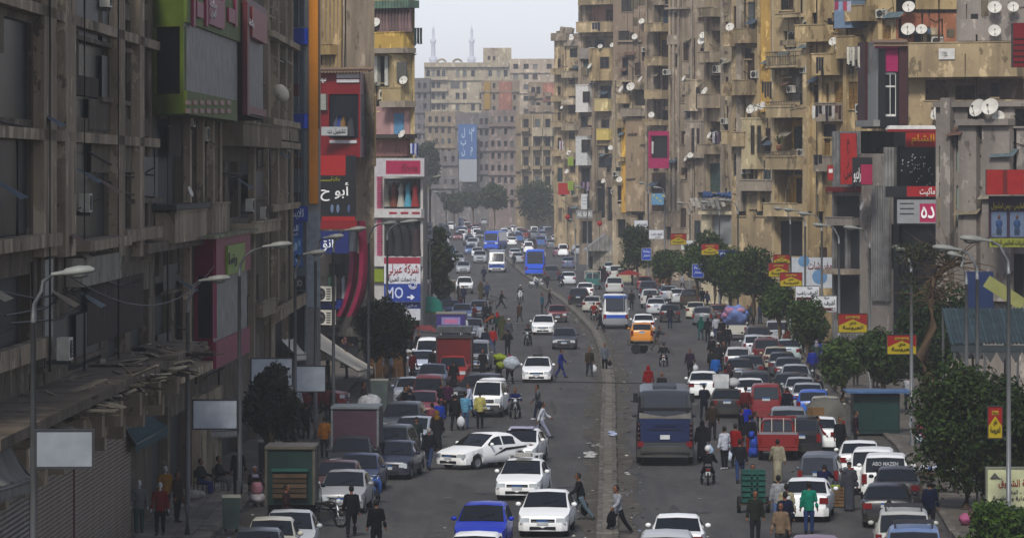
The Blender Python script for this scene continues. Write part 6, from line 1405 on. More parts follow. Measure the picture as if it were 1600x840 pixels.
# --- left parked rows, near to far
LP_ = 'vehicles parked along the left kerb'
for k, px, py, tn, co, l in (
    ('old', 398, -826, 1, '3e4449', 'grey car at the bottom edge beside the litter bin'), ('old', 420, -809, 1, 'a9a698', 'cream white old car between two others at the bottom left'),
    ('sedan', 449, -797, 1, 'a3a6a6', 'pale car just in front of the green crate truck'), ('sedan', 531, -734, -3, '8a8a8a', 'silver grey sedan behind the parked motorcycle'),
    ('sedan', 520, -719, -3, '4a2f2e', 'dull brown sedan tucked behind the silver grey one'), ('sedan', 553, -708, -4, '26304a', 'slate blue sedan under the mauve box truck'),
    ('sedan', 606, -688, -7, '10172c', 'navy sedan with round front lamps next to the mauve box truck'), ('suv', 598, -664, -6, '1e2422', 'dark green car half hidden by the mauve box truck'),
    ('sedan', 632, -650, -10, '8e949c', 'silver sedan by the man in a dark green coat'), ('suv', 622, -628, -4, '2a3034', 'dark car under the white and red sacks'), ('sedan', 656, -610, -2, '6c2430', 'faded red sedan in the third parked row'),
    ('wagon', 667, -586, -1, '5e2420', 'rusty red van behind the faded red sedan'), ('old', 638, -589, -1, '9aa2ac', 'white and blue saloon left of the rusty red van'), ('sedan', 673, -568, -2, '4a5668', 'grey blue sedan below the red box truck'),
    ('suv', 729, -584, -16, '14161a', 'black four wheel drive with a chrome grille by the white microbus'), ('sedan', 660, -547, 0, 'a4acb8', 'white blue sedan left of the red box truck'), ('sedan', 738, -497, 0, '565c64', 'grey sedan right of the purple signed van'),
    ('sedan', 749, -469, 0, '6c7a90', 'silver blue sedan beside the bicycle'), ('sedan', 722, -474, 0, '44587c', 'blue sedan below the man in red'), ('sedan', 704, -468, 0, '3a4a66', 'blue grey sedan behind the teal umbrella'), ('sedan', 693, -462, 0, '465264', 'dull blue sedan nearest the left tree'),
    ('hatch', 691, -434, 0, '7c94aa', 'pale blue car beside the tall dark tree'), ('sedan', 724, -408, 0, '8b8f92', 'grey car above the loaded donkey carts'), ('sedan', 716, -396, 0, '7a7c80', 'grey car with a pale roof beyond the dark tree'), ('sedan', 703, -384, 0, '4c6488', 'bluish car partly behind the dark tree')):
    car(k, px, py, tn, co, l, group=LP_)
t = car('van', 760, -592, -5, WH, 'white microbus with a square black grille among the pedestrians', 'van', group=LP_, bump='35383a')
t = car('van', 745, -532, -2, '6a6e70', 'grey minibus right of the red box truck', 'van', group=LP_, bump='3a3d3e')
t = car('van', 668, -528, 0, WH, 'white microbus left of the red box truck', 'van', group=LP_)
t = car('van', 704, -512, 0, 'a9a8a4', 'white van under a purple lit roof sign', 'van', group=LP_)
MB().box(-.95, .95, -.9, 1.5, 1.86, 2.75, mat('3a3070', .5, .2)).box(-1.0, 1.0, -.95, 1.55, 2.76, 2.85, mat('77726a')).box(-.62, .62, -.93, -.905, 2.05, 2.55, mat('7f78a8')).box(-.45, .45, -.945, -.935, 2.15, 2.42, mat('b06a90')).obj('roof_sign', t)
t = car('truck', 545, 752, -2, '2c2f34', 'small truck with a mauve box body and dark cab', 'truck', group=LP_, bump='9a9c9c', box={'c': '3c2a2e', 'h': 1.95, 'w': 1.1, 'trim': '5c6264'})
MB().box(-.9, .9, .3, .34, 1.2, 2.62, mat('3e2834', .6, .2)).obj('front_panel', t)
t = car('truck', 706, 604, -1, '8a231c', 'red box truck with a red cab in the left rows', 'truck', group=LP_, box={'c': '6e1614', 'h': 1.9, 'w': 1.2, 'trim': '3a3434'})
MB().box(-1.0, 1.0, .3, 2.7, 2.96, 3.3, ribbed('44484a', .4, 0)).obj('roof_cage', t)
t = car('pickup', 541, 642, 80, '6a1418', 'red pickup parked sideways under the cream awning', 'pickup', group=LP_)
t = car('truck', 453, 822, 0, '12302a', 'dark green box truck, open at the back, loaded with crates', 'truck', near='R', group=LP_, box={'c': '0f2a25', 'h': 1.9, 'w': .98, 'trim': '4e483c'})
for i in range(5):
    for s in (0, 1): o = MB().box(-.58, .58, 2.64, 2.8, 1.0 + i * .17, 1.0 + i * .17 + .07 + .06 * s, mat(['3a2c1e', '4a3a2a'][(i + s) % 2], .8, .3, 3)).obj('crate_slat', t); o.location.y = s * .03
MB().box(-.62, .62, 2.62, 2.84, 1.9, 1.99, mat('1f5446')).obj('crate_lid', t)
# --- right carriageway seen from behind
t = car('bus', 1039, 728, -1, '2c2f33', 'grey city bus with a blue rear panel and wide rear window', 'bus', near='R', bump='3c3c3b')
MB().add([(-1.0, 4.33, 1.02), (1.0, 4.33, 1.02), (1.06, 4.322, 1.95), (-1.06, 4.322, 1.95)], [(0, 1, 2, 3)], mat('0c2250', .4, .2, 1, 0, 0, 0, .3)).obj('blue_panel', t)
MB().add([(-1.06, 4.31, 1.97), (1.06, 4.31, 1.97), (1.06, 4.34, 2.22), (.4, 4.335, 2.1), (0, 4.332, 2.06), (-.4, 4.335, 2.1), (-1.06, 4.34, 2.22)], [tuple(range(7))], mat('6f6c66', .5, .2)).obj('curved_trim', t)
MB().box(-1.08, 1.08, 4.2, 4.3, 2.3, 2.42, BLK2).obj('dark_trim', t); MB().box(-.5, .5, -1, 2, 3.1, 3.2, mat('3a3f46')).obj('roof_hatch', t); MB().box(-.2, .2, 4.36, 4.375, 1.12, 1.3, mat('b0b2b2')).obj('licence_plate', t); MB().box(-.7, .7, 4.345, 4.36, 1.5, 1.53, BLK2).obj('panel_seam', t); MB().box(-.45, .45, 4.345, 4.362, 1.62, 1.72, mat('0a1a40', .4)).obj('badge_plate', t); MB().box(-1.0, 1.0, 4.36, 4.44, .55, .62, mat('2a2a2a')).obj('bumper_seam', t)
for sg in (-1, 1): MB().box(sg * 1.12, sg * 1.32, 4.0, 4.1, 2.2, 2.6, BLK2).obj('wing_mirror', t, (0, -8.2, 0))
for sg in (-1, 1):
    for i in range(4): MB().lathe([(.0, .05), (.075, .045), (.09, 0)], mat('2a1214', .2), 12, Matrix.Translation((sg * 1.08, 4.3, 1.12 + i * .2)) @ Matrix.Rotation(R(-90), 4, 'X')).obj('taillight', t)
t = car('minibus', 962, 514, -1, WH, 'white and blue minibus with a roof ladder, lettered HASSAN across its back', 'minibus', near='R', bump='7a7c7e')
MB().add([(-.93, 3.325, .82), (.93, 3.325, .82), (.95, 3.318, 1.12), (-.95, 3.318, 1.12)], [(0, 1, 2, 3)], mat('2458c0', .4)).obj('blue_band', t); MB().box(-.9, .9, 3.0, 3.26, 2.4, 2.6, mat('2e5cb4', .4)).obj('blue_peak', t)
lettering('HASSAN', mat('20304a'), t, 0, 3.36, 1.42, 1.1, .16, math.pi)
m = MB()
for x in (-.85, -.62): m.box(x, x + .03, 3.3, 3.34, 1.3, 2.7, CHR)
for i in range(6): m.box(-.85, -.6, 3.3, 3.34, 1.4 + i * .22, 1.43 + i * .22, CHR)
m.obj('ladder', t)
t = car('bus', 836, 432, -2, '1d4ec0', 'blue bus seen from behind on the right lane', 'bus', near='R'); MB().box(-.8, .8, 4.28, 4.31, .75, .95, BLK2).obj('vent', t)
for k, px, py, tn, co, l in (
    ('suv', 1040, -826, -2, 'a9abab', 'white car with a front bar and lamps, cut by the bottom edge right of centre'), ('sedan', 1058, -801, -2, WH, 'white sedan driving away just ahead of the one with the lamp bar'),
    ('hatch', 1003, -503, -1, 'c07a14', 'yellow hatchback with a small rear window driving away'), ('sedan', 1006, -490, -1, WH, 'white sedan right in front of the yellow hatchback'),
    ('old', 923, -462, -8, 'a3a298', 'old pale car left of the lettered minibus'), ('suv', 903, -449, -4, '14161a', 'black four wheel drive left of the lettered minibus'), ('sedan', 914, -441, -3, WH, 'white sedan ahead of the black four wheel drive'),
    ('sedan', 888, -424, -2, 'b0b3b5', 'silver white sedan with red lamps beside the teal pickup'), ('suv', 861, -414, -3, '35393e', 'dark jeep with a spare wheel on its back'), ('sedan', 888, -401, -2, '4a5870', 'grey blue car right of the blue bus rear'),
    ('sedan', 873, -385, 0, '5c3a4c', 'plum coloured car beyond the blue bus rear'), ('sedan', 805, -388, 0, 'a8abad', 'white car between the minibus and the blue bus rear'), ('sedan', 809, -394, 0, SIL, 'silver car with lit tail beside the blue bus rear'), ('van', 880, -381, 0, WH, 'white van beyond the plum coloured car'),
    ('sedan', 800, -370, 0, 'd8d9d6', 'white sedan well ahead in the right lane'), ('sedan', 803, -352, 0, WH, 'white car farthest ahead in the right lane'), ('van', 826, -377, 0, WH, 'white van ahead of the blue bus rear'), ('sedan', 812, -364, 0, '8b9398', 'greenish silver car ahead of the white sedan')):
    car(k, px, py, tn, co, l, near='R')
t = car('pickup', 926, 452, -2, '2f5c58', 'teal pickup with empty cage bed ahead on the right lane', 'pickup', near='R'); cg = MB()
for x in (-.8, 0, .8): cg.box(x - .03, x + .03, 2.35, 2.42, 1.1, 1.9, mat('9a958a'))
cg.box(-.85, .85, 2.35, 2.42, 1.86, 1.93, mat('9a958a')); cg.obj('cage', t)
# --- right parked rows, near to far
RP = 'vehicles standing along the right kerb'
for k, px, py, tn, co, l in (
    ('sedan', 1276, -834, -2, '6c5664', 'purple grey sedan roof at the bottom edge below the man in green'), ('suv', 1428, -818, -4, '5a6f94', 'blue silver four wheel drive with roof bars, lowest at right'), ('suv', 1412, -792, -4, 'a3a39c', 'pale four wheel drive with a black roof rack behind the blue silver one'),
    ('sedan', 1385, -753, -5, '0e0f11', 'large black saloon with a blue plate near the fruit crate'), ('sedan', 1402, -727, -4, '15161a', 'black sedan tucked behind the large black saloon'), ('suv', 1383, -706, -5, 'd8d9d6', 'white four wheel drive with lettering across its back window'), ('suv', 1362, -697, -6, 'd8d9d6', 'white four wheel drive partly hidden behind the lettered one'),
    ('sedan', 1343, -687, -4, 'd8d9d6', 'white saloon with red lamps, last of the white cars below the green kiosk'), ('sedan', 1258, -745, -6, 'd8d9d6', 'white sedan the men in vest and green shirt stand behind'), ('van', 1278, -706, -6, '4e545c', 'grey van with a big rear window beside the fruit crate'),
    ('sedan', 1280, -650, -4, 'd8d9d6', 'white sedan behind the man carrying a carton'), ('suv', 1251, -648, -3, '121315', 'black hatch car right beside the red pickup'), ('suv', 1232, -634, -2, '70757a', 'silver grey car between the red van and the red pickup'),
    ('old', 1290, -618, -3, '8d8878', 'beige old saloon beside the blue car'), ('hatch', 1270, -607, -4, '1d4fa0', 'bright blue hatchback among the parked right row'), ('sedan', 1262, -597, -3, '84888a', 'silver saloon above the bright blue hatchback'), ('sedan', 1250, -588, -3, '8c9092', 'pale saloon two places above the bright blue hatchback'),
    ('wagon', 1197, -598, -2, '6e1a1c', 'red van with a broad rear window'), ('old', 1136, -606, -1, '141416', 'black boxy sedan piled with white luggage on its roof'), ('old', 1172, -590, -2, 'd8d9d6', 'white taxi ahead of the red van'), ('sedan', 1099, -579, -2, 'd8d9d6', 'white sedan right of the grey bus'),
    ('suv', 1180, -578, -2, '1a1c1f', 'black car with a wide rear window ahead of the red van'), ('hatch', 1228, -580, -20, '16181b', 'black car with an open door in the right row'), ('sedan', 1243, -568, -3, '8f9396', 'silver saloon beside the boys in blue'), ('sedan', 1232, -557, -3, '3a4048', 'dark grey saloon behind the silver one in the right row'), ('sedan', 1222, -549, -3, '2c3136', 'charcoal saloon near the beige pickup'),
    ('sedan', 1154, -559, -3, '15171b', 'black coupe with round tail lamps'), ('sedan', 1172, -554, -3, '20252c', 'dark saloon right of the black coupe'), ('hatch', 1153, -541, -2, 'a8a5a4', 'white car with red lamps and a dark rear window, ahead of the black coupe'), ('old', 1213, -541, -2, '9c9680', 'beige old car with a tall tail'),
    ('suv', 1198, -527, -2, '4c1c20', 'dark maroon car carrying silver roof bars'), ('hatch', 1180, -522, -1, 'a3a8ac', 'small white taxi left of the dark maroon car'), ('sedan', 1232, -529, -4, '8a9896', 'pale green silver car with a door open at the kerb'), ('suv', 1185, -508, -1, '35302f', 'dark brown car behind the bundle pickup'), ('suv', 1215, -500, -2, '8d9093', 'silver four wheel drive close to the kerb trees'),
    ('sedan', 1124, -475, -3, '6c2820', 'dull red car behind the bundle pickup'), ('hatch', 1097, -478, -8, '4e5458', 'grey hatchback left of the walking group'), ('old', 1086, -471, -6, 'b0ac98', 'cream boxy saloon in the middle parked row'), ('sedan', 1047, -475, -2, '14161a', 'black car behind the man in dark blue'), ('sedan', 1025, -465, -2, 'a5a9ab', 'white car right of the lettered minibus'),
    ('sedan', 1058, -450, -5, 'a2a5a4', 'white car among trees in the middle parked row'), ('sedan', 1044, -446, -5, '77808a', 'grey silver car behind the white one among trees'), ('suv', 1013, -438, -2, '23303e', 'dark blue car with a sloping back'), ('sedan', 1008, -431, -2, '7c2a30', 'red car above the dark blue one'), ('suv', 976, -419, -2, '8f8a70', 'beige estate car in the far right parking'), ('suv', 964, -414, -2, 'a5a59c', 'cream estate car in the far right parking'), ('sedan', 954, -409, -2, '8e9a9a', 'pale grey car by the stone shelter'), ('suv', 960, -432, -2, 'a8a9a4', 'white estate behind the couple in black')):
    car(k, px, py, tn, co, l, near='R', group=RP, rack={'suv': '2a2a2c'}.get(k) if px in (1428, 1412) else ('9ea0a2' if px == 1198 else None))
for px, py, co, l in ((1216, 720, '6e1614', 'red pickup with an open wooden bed and a barred cab window'), (1148, 532, 'a9a79c', 'white pickup heaped with a blue and pink wrapped bundle'), (1016, 482, 'aaaba8', 'white pickup seen from behind left of the black car'), (1036, 452, '5c4028', 'brown pickup with a wooden cage among the far right cars'), (1078, 482, '3a342c', 'dark brown pickup among trees'), (1292, 690, '4c4c42', 'pickup covered by a long grey canvas')):
    t = car('pickup', px, py, -2, co, l, 'pickup', near='R', group=RP)
    if px == 1216:
        MB().box(-.78, .78, .6, 2.4, .74, .8, mat('6a4c30', .8, .3)).obj('bed_floor', t); MB().box(-.8, .8, 2.42, 2.47, 1.12, 1.22, CHR).obj('tail_bar', t); c_ = MB()
        for x in (-.75, -.25, .25, .75): c_.box(x - .02, x + .02, .5, .54, 1.1, 1.75, mat('9a9488'))
        c_.box(-.8, .8, .49, .55, 1.72, 1.8, paint('6e1614')); c_.obj('window_bars', t)
    if px == 1148:
        bn = thing('wrapped_bundle', 'big lumpy blue and pink wrapped bundle heaped on the white pickup', 'bundle', (t.location.x, t.location.y, 1.1)); m = MB()
        lumpy(m, (0, -1.1, .62), .98, mat('6a7cb4', .5, .4, 2.5), (1, 1.2, .78), 22, 14)
        for i in range(9): lumpy(m, (rnd.uniform(-.8, .8), rnd.uniform(-2.1, -1.4), rnd.uniform(.25, 1.15)), rnd.uniform(.22, .34), mat(rnd.choice(['5a70b0', '9a6a84', 'a07890']), .5, .35, 4), (1.2, .8, .8), 10, 7)
        m.obj('wrapping', bn)
    if px == 1036:
        c_ = MB()
        for z in (1.2, 1.4, 1.6): c_.box(-.82, .82, 2.38, 2.44, z, z + .1, mat('7a5430', .8))
        for x in (-.8, -.3, .3, .75): c_.box(x, x + .06, 2.44, 2.48, 1.0, 1.75, mat('7a5430', .8))
        c_.obj('cage', t)
    if px == 1292:
        m = MB(); P_ = [(-.9, .9), (-.85, 1.5), (-.5, 1.8), (0, 1.88), (.5, 1.8), (.85, 1.5), (.9, .9)]; vs = []
        for y in (-.4, .8, 2.3): vs += [(x, y, z + rnd.uniform(-.05, .05)) for x, z in P_]
        m.add(vs, [(j * 7 + i, j * 7 + i + 1, j * 7 + 8 + i, j * 7 + 7 + i) for j in range(2) for i in range(6)] + [tuple(range(14, 21))], mat('4e4d46', .9, .25, 2), True); m.obj('canvas_cover', t)
t = [o for o in COL.objects if o.get('label', '').startswith('black boxy sedan')][0]
lg = thing('luggage', 'stack of white sacks and a carton tied on the black boxy sedan', 'luggage', (t.location.x, t.location.y, 1.41)); m = MB()
MB().ball((.35, 0, .25), .3, mat('9a9a98', .7, .2), 9, 6, (1.1, 1, .85), .08).obj('sack', lg); MB().box(-.62, .1, -.5, .4, .0, .32, mat('9da0a0', .6, .15)).obj('carton', lg); MB().box(-.68, .12, -.45, .4, .33, .66, mat('a8a8a6', .6, .2)).obj('bale', lg)
t = [o for o in COL.objects if o.get('label', '').startswith('white four wheel drive with lettering')][0]
lettering('ABO MAZEN', mat('a9abab'), t, 0, 2.28, 1.42, .95, .14, math.pi)
# a dense pack of small cars far down the street
FG = 'distant cars in the jam'
spots = [(676, 352, 'F'), (690, 362, 'F'), (722, 352, 'F'), (733, 366, 'F'), (750, 340, 'F'), (765, 338, 'F'), (738, 344, 'F'), (818, 352, 'R'), (830, 362, 'R'), (845, 372, 'R'), (856, 368, 'R'), (840, 352, 'R'), (868, 380, 'R'), (885, 388, 'R'), (820, 342, 'R'), (905, 398, 'R'), (694, 350, 'F'), (658, 345, 'F'), (862, 356, 'R'), (815, 336, 'R'), (716, 337, 'F'), (771, 334, 'F'), (785, 332, 'F'), (740, 333, 'F'), (757, 331, 'F'), (838, 341, 'R')]
CN = {WH: 'white', SIL: 'silver', '5a6068': 'grey', '3c5a8c': 'blue', 'a9a9a4': 'pale', '2a2c30': 'black', '6c2a2a': 'maroon'}
for i in range(46):
    q_ = rnd.uniform(352, 392); lf = rnd.random() < .55; xm = 745 + (q_ - 350) * 1.1; spots.append((rnd.uniform(688, xm - 12) if lf else rnd.uniform(xm + 22, xm + 95), q_, 'F' if lf else 'R'))
for i in range(50):
    q_ = rnd.uniform(331, 352); xm = 745 + (q_ - 331) * 2.0; spots.append((xm + rnd.uniform(-60, 55), q_, 'F' if rnd.random() < .6 else 'R'))
for i, (px, py, nr) in enumerate(spots):
    fk, fc = rnd.choice(['sedan', 'hatch', 'suv', 'van']), rnd.choice(list(CN)); car(fk, px, py, rnd.uniform(-8, 8), fc, f'tiny hazy {CN[fc]} {dict(suv="jeep", hatch="hatchback").get(fk, fk)} {["coming", "going"][nr == "R"]} in the packed traffic near the far junction', near=nr, group=FG)
# ------------------------------------------------------------------ people
def fuse(mb, vox, ratio, name, smooth=2):
    """join overlapping limbs into one continuous skin"""
    me = mb.mesh(name); o = bpy.data.objects.new(name, me); COL.objects.link(o)
    r = o.modifiers.new('r', 'REMESH'); r.mode = 'VOXEL'; r.voxel_size = vox; r.use_smooth_shade = True
    s = o.modifiers.new('s', 'SMOOTH'); s.iterations = smooth; s.factor = .5
    d = o.modifiers.new('d', 'DECIMATE'); d.ratio = ratio
    out = bpy.data.meshes.new_from_object(o.evaluated_get(bpy.context.evaluated_depsgraph_get()))
    bpy.data.objects.remove(o); out.name = name; out.materials.clear(); out.materials.append(mb.mats[0])
    for p in out.polygons: p.use_smooth = True
    return out
SKIN = mat('7a5038', .6, .1); HAIRM = mat('14100d', .7, .2); EYE = mat('0d0b0a', .3); SHOE = mat('1a1816', .5, .2)
def fwd(a): return Vector((0, -math.sin(a), -math.cos(a)))       # limb direction, a forward of straight down
def joints(p):
    J = {}; lean = R(p.get('lean', 0)); hipz = p.get('hip', .92)
    J['pel'] = Vector((0, 0, hipz)); up = Vector((0, -math.sin(lean), math.cos(lean)))
    J['chest'] = J['pel'] + up * .34; J['neck'] = J['pel'] + up * .54; J['head'] = J['neck'] + (up + Vector((0, -.15, .1))).normalized() * .17
    J['up'] = up
    for s, n in ((-1, 'L'), (1, 'R')):
        h, k = p.get('leg' + n, (0, 0)); J['hip' + n] = J['pel'] + Vector((s * .095, 0, -.02)); sp = p.get('spread', .02)
        J['kn' + n] = J['hip' + n] + (fwd(R(h)) + Vector((s * sp, 0, 0))) * .42; J['an' + n] = J['kn' + n] + fwd(R(h - k)) * .4
        ft = R(h - k) if p.get('hip', 1) > .7 else 0
        J['toe' + n] = J['an' + n] + Vector((0, -.16 * math.cos(ft) , -.05 + .16 * math.sin(ft) * .6))
        f, ab, e = p.get('arm' + n, (0, 12, 12)); J['sh' + n] = J['neck'] + Vector((s * .185, 0, 0)) - up * .06
        d = (fwd(R(f)) * math.cos(R(ab)) + Vector((s * math.sin(R(ab)), 0, 0))).normalized(); J['el' + n] = J['sh' + n] + d * .29
        inn = p.get('in' + n, 0); d2 = (fwd(R(f + e)) * math.cos(R(ab)) + Vector((s * math.sin(R(ab - inn)), 0, 0))).normalized(); J['wr' + n] = J['el' + n] + d2 * .25; J['d' + n] = d2
    lo = min(J['anL'].z, J['anR'].z) - .075
    if p.get('hip', 1) > .7:
        for k in J:
            if k not in ('up', 'dL', 'dR'): J[k] = J[k] - Vector((0, 0, lo))
    return J
def hand(mb, w, d, m, s, curl=.5):
    a = d.cross(Vector((0, 1, 0))); a = a.normalized() if a.length > .1 else Vector((1, 0, 0)); c = d.cross(a).normalized()
    mb.tube([w - d * .02, w + d * .03, w + d * .075, w + d * .09], [.026, .034, .038, .03], m, 7)
    for i in range(4):
        b = w + d * .08 + c * ((i - 1.5) * .021); l = (.075, .085, .08, .062)[i]; q = a * (-s * curl)
        mb.tube([b, b + (d + q * .3).normalized() * l * .55, b + (d + q * .3).normalized() * l * .55 + (d + q * 1.4).normalized() * l * .5], [.011, .010, .008], m, 5)
    b = w + d * .025 + c * -.03; mb.tube([b, b + (d * .6 - c * .7 - a * s * .3).normalized() * .045, b + (d * .9 - c * .5 - a * s * .5).normalized() * .075], [.013, .012, .009], m, 5)
def ell(mb, pts, m, n=12):
    """soft elliptical trunk: (centre, rx, ry)"""
    vs = []; fs = []
    for c, rx, ry in pts:
        for k in range(n): t = 6.2832 * k / n; vs.append((c[0] + rx * math.cos(t), c[1] + ry * math.sin(t), c[2]))
    L_ = len(pts)
    for i in range(L_ - 1):
        for k in range(n): fs.append((i * n + k, i * n + (k + 1) % n, (i + 1) * n + (k + 1) % n, (i + 1) * n + k))
    fs.append(tuple(range(n))[::-1]); fs.append(tuple((L_ - 1) * n + k for k in range(n))); mb.add(vs, fs, m, True)
POSES = {
 'stand': dict(legL=(3, 2), legR=(-3, 3), armL=(4, 10, 14), armR=(-2, 10, 12)),
 'walk': dict(legL=(24, 6), legR=(-18, 14), armL=(-18, 10, 14), armR=(20, 10, 26), lean=3),
 'walk2': dict(legL=(-16, 20), legR=(20, 4), armL=(16, 10, 22), armR=(-16, 10, 12), lean=3),
 'stride': dict(legL=(32, 4), legR=(-28, 12), armL=(-28, 12, 16), armR=(30, 14, 30), lean=6),
 'phone': dict(legL=(14, 4), legR=(-12, 12), armL=(10, 12, 30), armR=(35, 25, 128), lean=4),
 'carry': dict(legL=(12, 6), legR=(-10, 12), armL=(35, 14, 75), armR=(35, 14, 75), inL=35, inR=35),
 'push': dict(legL=(24, 14), legR=(-24, 14), armL=(55, 12, 30), armR=(55, 12, 30), lean=16),
 'sit': dict(hip=.5, legL=(82, 80), legR=(78, 82), armL=(25, 12, 50), armR=(28, 12, 50), spread=.12),
 'ride': dict(hip=.86, legL=(62, 80), legR=(62, 80), armL=(48, 16, 22), armR=(48, 16, 22), spread=.32, lean=8),
 'bend': dict(legL=(12, 22), legR=(2, 20), armL=(62, 8, 20), armR=(58, 8, 30), lean=48),
 'akimbo': dict(legL=(4, 2), legR=(-4, 4), armL=(8, 35, 70), armR=(8, 35, 70), inL=90, inR=90)}
_PP = {}
def person_parts(pose, robe=None):
    k = (pose, robe)
    if k in _PP: return _PP[k]
    p = POSES[pose]; J = joints(p); up = J['up']; b = MB(); m = SKIN
    nk = J['neck']; hd = J['head']
    def torso(mb, mm, g):
        for (a, f0, rx, ry) in (('pel', 0, .155, .115), ('chest', 0, .165, .12)): pass
        A, C, N = J['pel'], J['chest'], J['neck']
        ell(mb, [(A - up * .1, .1 + g, .09 + g), (A - up * .04, .155 + g, .115 + g), (A + up * .12, .145 + g, .105 + g), (C, .17 + g, .12 + g), (N - up * .08, .175 + g, .105 + g), (N - up * .02, .12 + g, .075 + g), (N + up * .02, .06 + g, .055 + g)], mm)
    def arms(mb, mm, g, to=1.0):
        for s in 'LR':
            S_, E_, W_ = J['sh' + s], J['el' + s], J['wr' + s]; W2 = E_.lerp(W_, to)
            mb.tube([nk.lerp(S_, .55), S_, S_.lerp(E_, .5), E_, E_.lerp(W2, .4), W2], [.055 + g, .06 + g, .05 + g, .041 + g, .039 + g, .029 + g * 1.2], mm, 9)
    def legs(mb, mm, g, to=1.0):
        for s in 'LR':
            H, K, A = J['hip' + s], J['kn' + s], J['an' + s]; A2 = K.lerp(A, to)
            mb.tube([H + Vector((0, 0, .04)), H.lerp(K, .3), K, K.lerp(A2, .35), A2], [.095 + g, .085 + g, .056 + g, .054 + g, .036 + g * 1.6], mm, 9)
    torso(b, m, 0); arms(b, m, 0); legs(b, m, 0)
    b.tube([nk - up * .04, nk + up * .04, hd], [.055, .05, .055], m, 9)
    b.ball(hd + Vector((0, .012, .03)), .1, m, 14, 10, (.8, .98, 1.1)); b.ball(hd + Vector((0, -.035, -.05)), .06, m, 10, 8, (.9, .9, .95)); b.tube([hd + Vector((0, -.09, .03)), hd + Vector((0, -.118, -.012)), hd + Vector((0, -.09, -.022))], [.008, .015, .012], m, 6)
    for s in (-1, 1): b.ball(hd + Vector((s * .082, .01, .0)), .025, m, 6, 5, (.4, .8, 1.2))
    for s, n in ((-1, 'L'), (1, 'R')): hand(b, J['wr' + n], J['d' + n], m, s)
    for n in 'LR': b.tube([J['an' + n], J['toe' + n]], [.035, .03], m, 7)
    P = [('body', fuse(b, .014, .3, 'person'), 'skin')]
    if robe is None:
        j = MB(); g = .024; torso(j, m, g); arms(j, m, g, .98); A = J['pel']; ell(j, [(A - up * .13, .165, .128), (A + up * .06, .172, .128)], m); P.append(('jacket', fuse(j, .022, .4, 'jacket'), 'top'))
        t = MB(); legs(t, m, .016, .97); ell(t, [(J['pel'] - Vector((0, 0, .1)), .13, .1), (J['pel'] + Vector((0, 0, .0)), .158, .118), (J['pel'] + up * .06, .15, .112)], m); P.append(('trousers', fuse(t, .022, .4, 'trousers'), 'leg'))
    else:
        r = MB(); f = .03; A, C, N = J['pel'], J['chest'], J['neck']; cy = (J['anL'].y + J['anR'].y) / 2; sp = abs(J['anL'].y - J['anR'].y) / 2
        w = .2 if robe == 'galabeya' else .22
        ell(r, [(Vector((0, cy, .06)), w, .15 + sp), (Vector((0, cy * .7, .4)), w * .95, .14 + sp * .7), (A, .185, .14), (C, .195, .145), (N - up * .07, .2, .125), (N, .13, .09), (N + up * .03, .075, .07)], m, 16); arms(r, m, .045, .95); P.append(('robe', fuse(r, .024, .4, 'robe'), 'top'))
    hb = MB(); hb.ball(hd + Vector((0, .018, .035)), .1, m, 14, 8, (.88, 1.04, 1.16)); me = hb.mesh('hair')
    bm = bmesh.new(); bm.from_mesh(me); bmesh.ops.delete(bm, geom=[v for v in bm.verts if v.co.y - hd.y < -.052 and v.co.z - hd.z < .1 or v.co.z - hd.z < -.05], context='VERTS'); bm.to_mesh(me); bm.free()
    P.append(('hair', me, 'hair'))
    sc = MB(); sc.ball(hd + Vector((0, .02, .02)), .115, m, 14, 9, (.92, 1.02, 1.15)); ell(sc, [(nk - up * .1, .2, .15), (nk + up * .02, .12, .12), (hd - up * .06, .105, .105)], m); me = sc.mesh('headscarf')
    bm = bmesh.new(); bm.from_mesh(me); bmesh.ops.delete(bm, geom=[v for v in bm.verts if v.co.y - hd.y < -.06 and -.09 < v.co.z - hd.z < .095 and abs(v.co.x) < .075], context='VERTS'); bm.to_mesh(me); bm.free()
    P.append(('headscarf', me, 'scarf'))
    cp = MB(); cp.ball(hd + Vector((0, .015, .055)), .106, m, 14, 8, (.9, 1.06, .95)); cp.box(-.06, .06, -.17, -.08, .06, .075, m, Matrix.Translation(hd)); me = cp.mesh('cap')
    bm = bmesh.new(); bm.from_mesh(me); bmesh.ops.delete(bm, geom=[v for v in bm.verts if v.co.z - hd.z < .03], context='VERTS'); bm.to_mesh(me); bm.free()
    P.append(('cap', me, 'cap'))
    hl = MB(); hl.ball(hd + Vector((0, .012, .04)), .14, m, 14, 9, (.92, 1.05, 1.0)); me = hl.mesh('helmet')
    bm = bmesh.new(); bm.from_mesh(me); bmesh.ops.delete(bm, geom=[v for v in bm.verts if (v.co.y - hd.y < -.06 and -.1 < v.co.z - hd.z < .08) or v.co.z - hd.z < -.08], context='VERTS'); bm.to_mesh(me); bm.free()
    P.append(('helmet', me, 'helmet'))
    ey = MB()
    for s in (-1, 1): ey.ball(hd + Vector((s * .034, -.083, .022)), .011, EYE, 6, 4); ey.box(s * .034 - .02, s * .034 + .02, -.092, -.083, .043, .05, HAIRM, Matrix.Translation(hd))
    ey.box(-.024, .024, -.094, -.086, -.055, -.047, mat('5a2f28'), Matrix.Translation(hd)); P.append(('face_features', ey.mesh('face_features'), 'l'))
    for n in 'LR':
        s_ = MB(); a, t_ = J['an' + n], J['toe' + n]; d = (t_ - a); d.z = 0; d = d.normalized() if d.length > .01 else Vector((0, -1, 0))
        s_.tube([a - d * .06 + Vector((0, 0, -.01)), a + Vector((0, 0, -.015)), a.lerp(t_, .5) - Vector((0, 0, .01)), t_ + Vector((0, 0, .005)), t_ + d * .03], [.035, .05, .05, .046, .02], SHOE, 8); P.append(('shoe', s_.mesh('shoe'), 'shoe'))
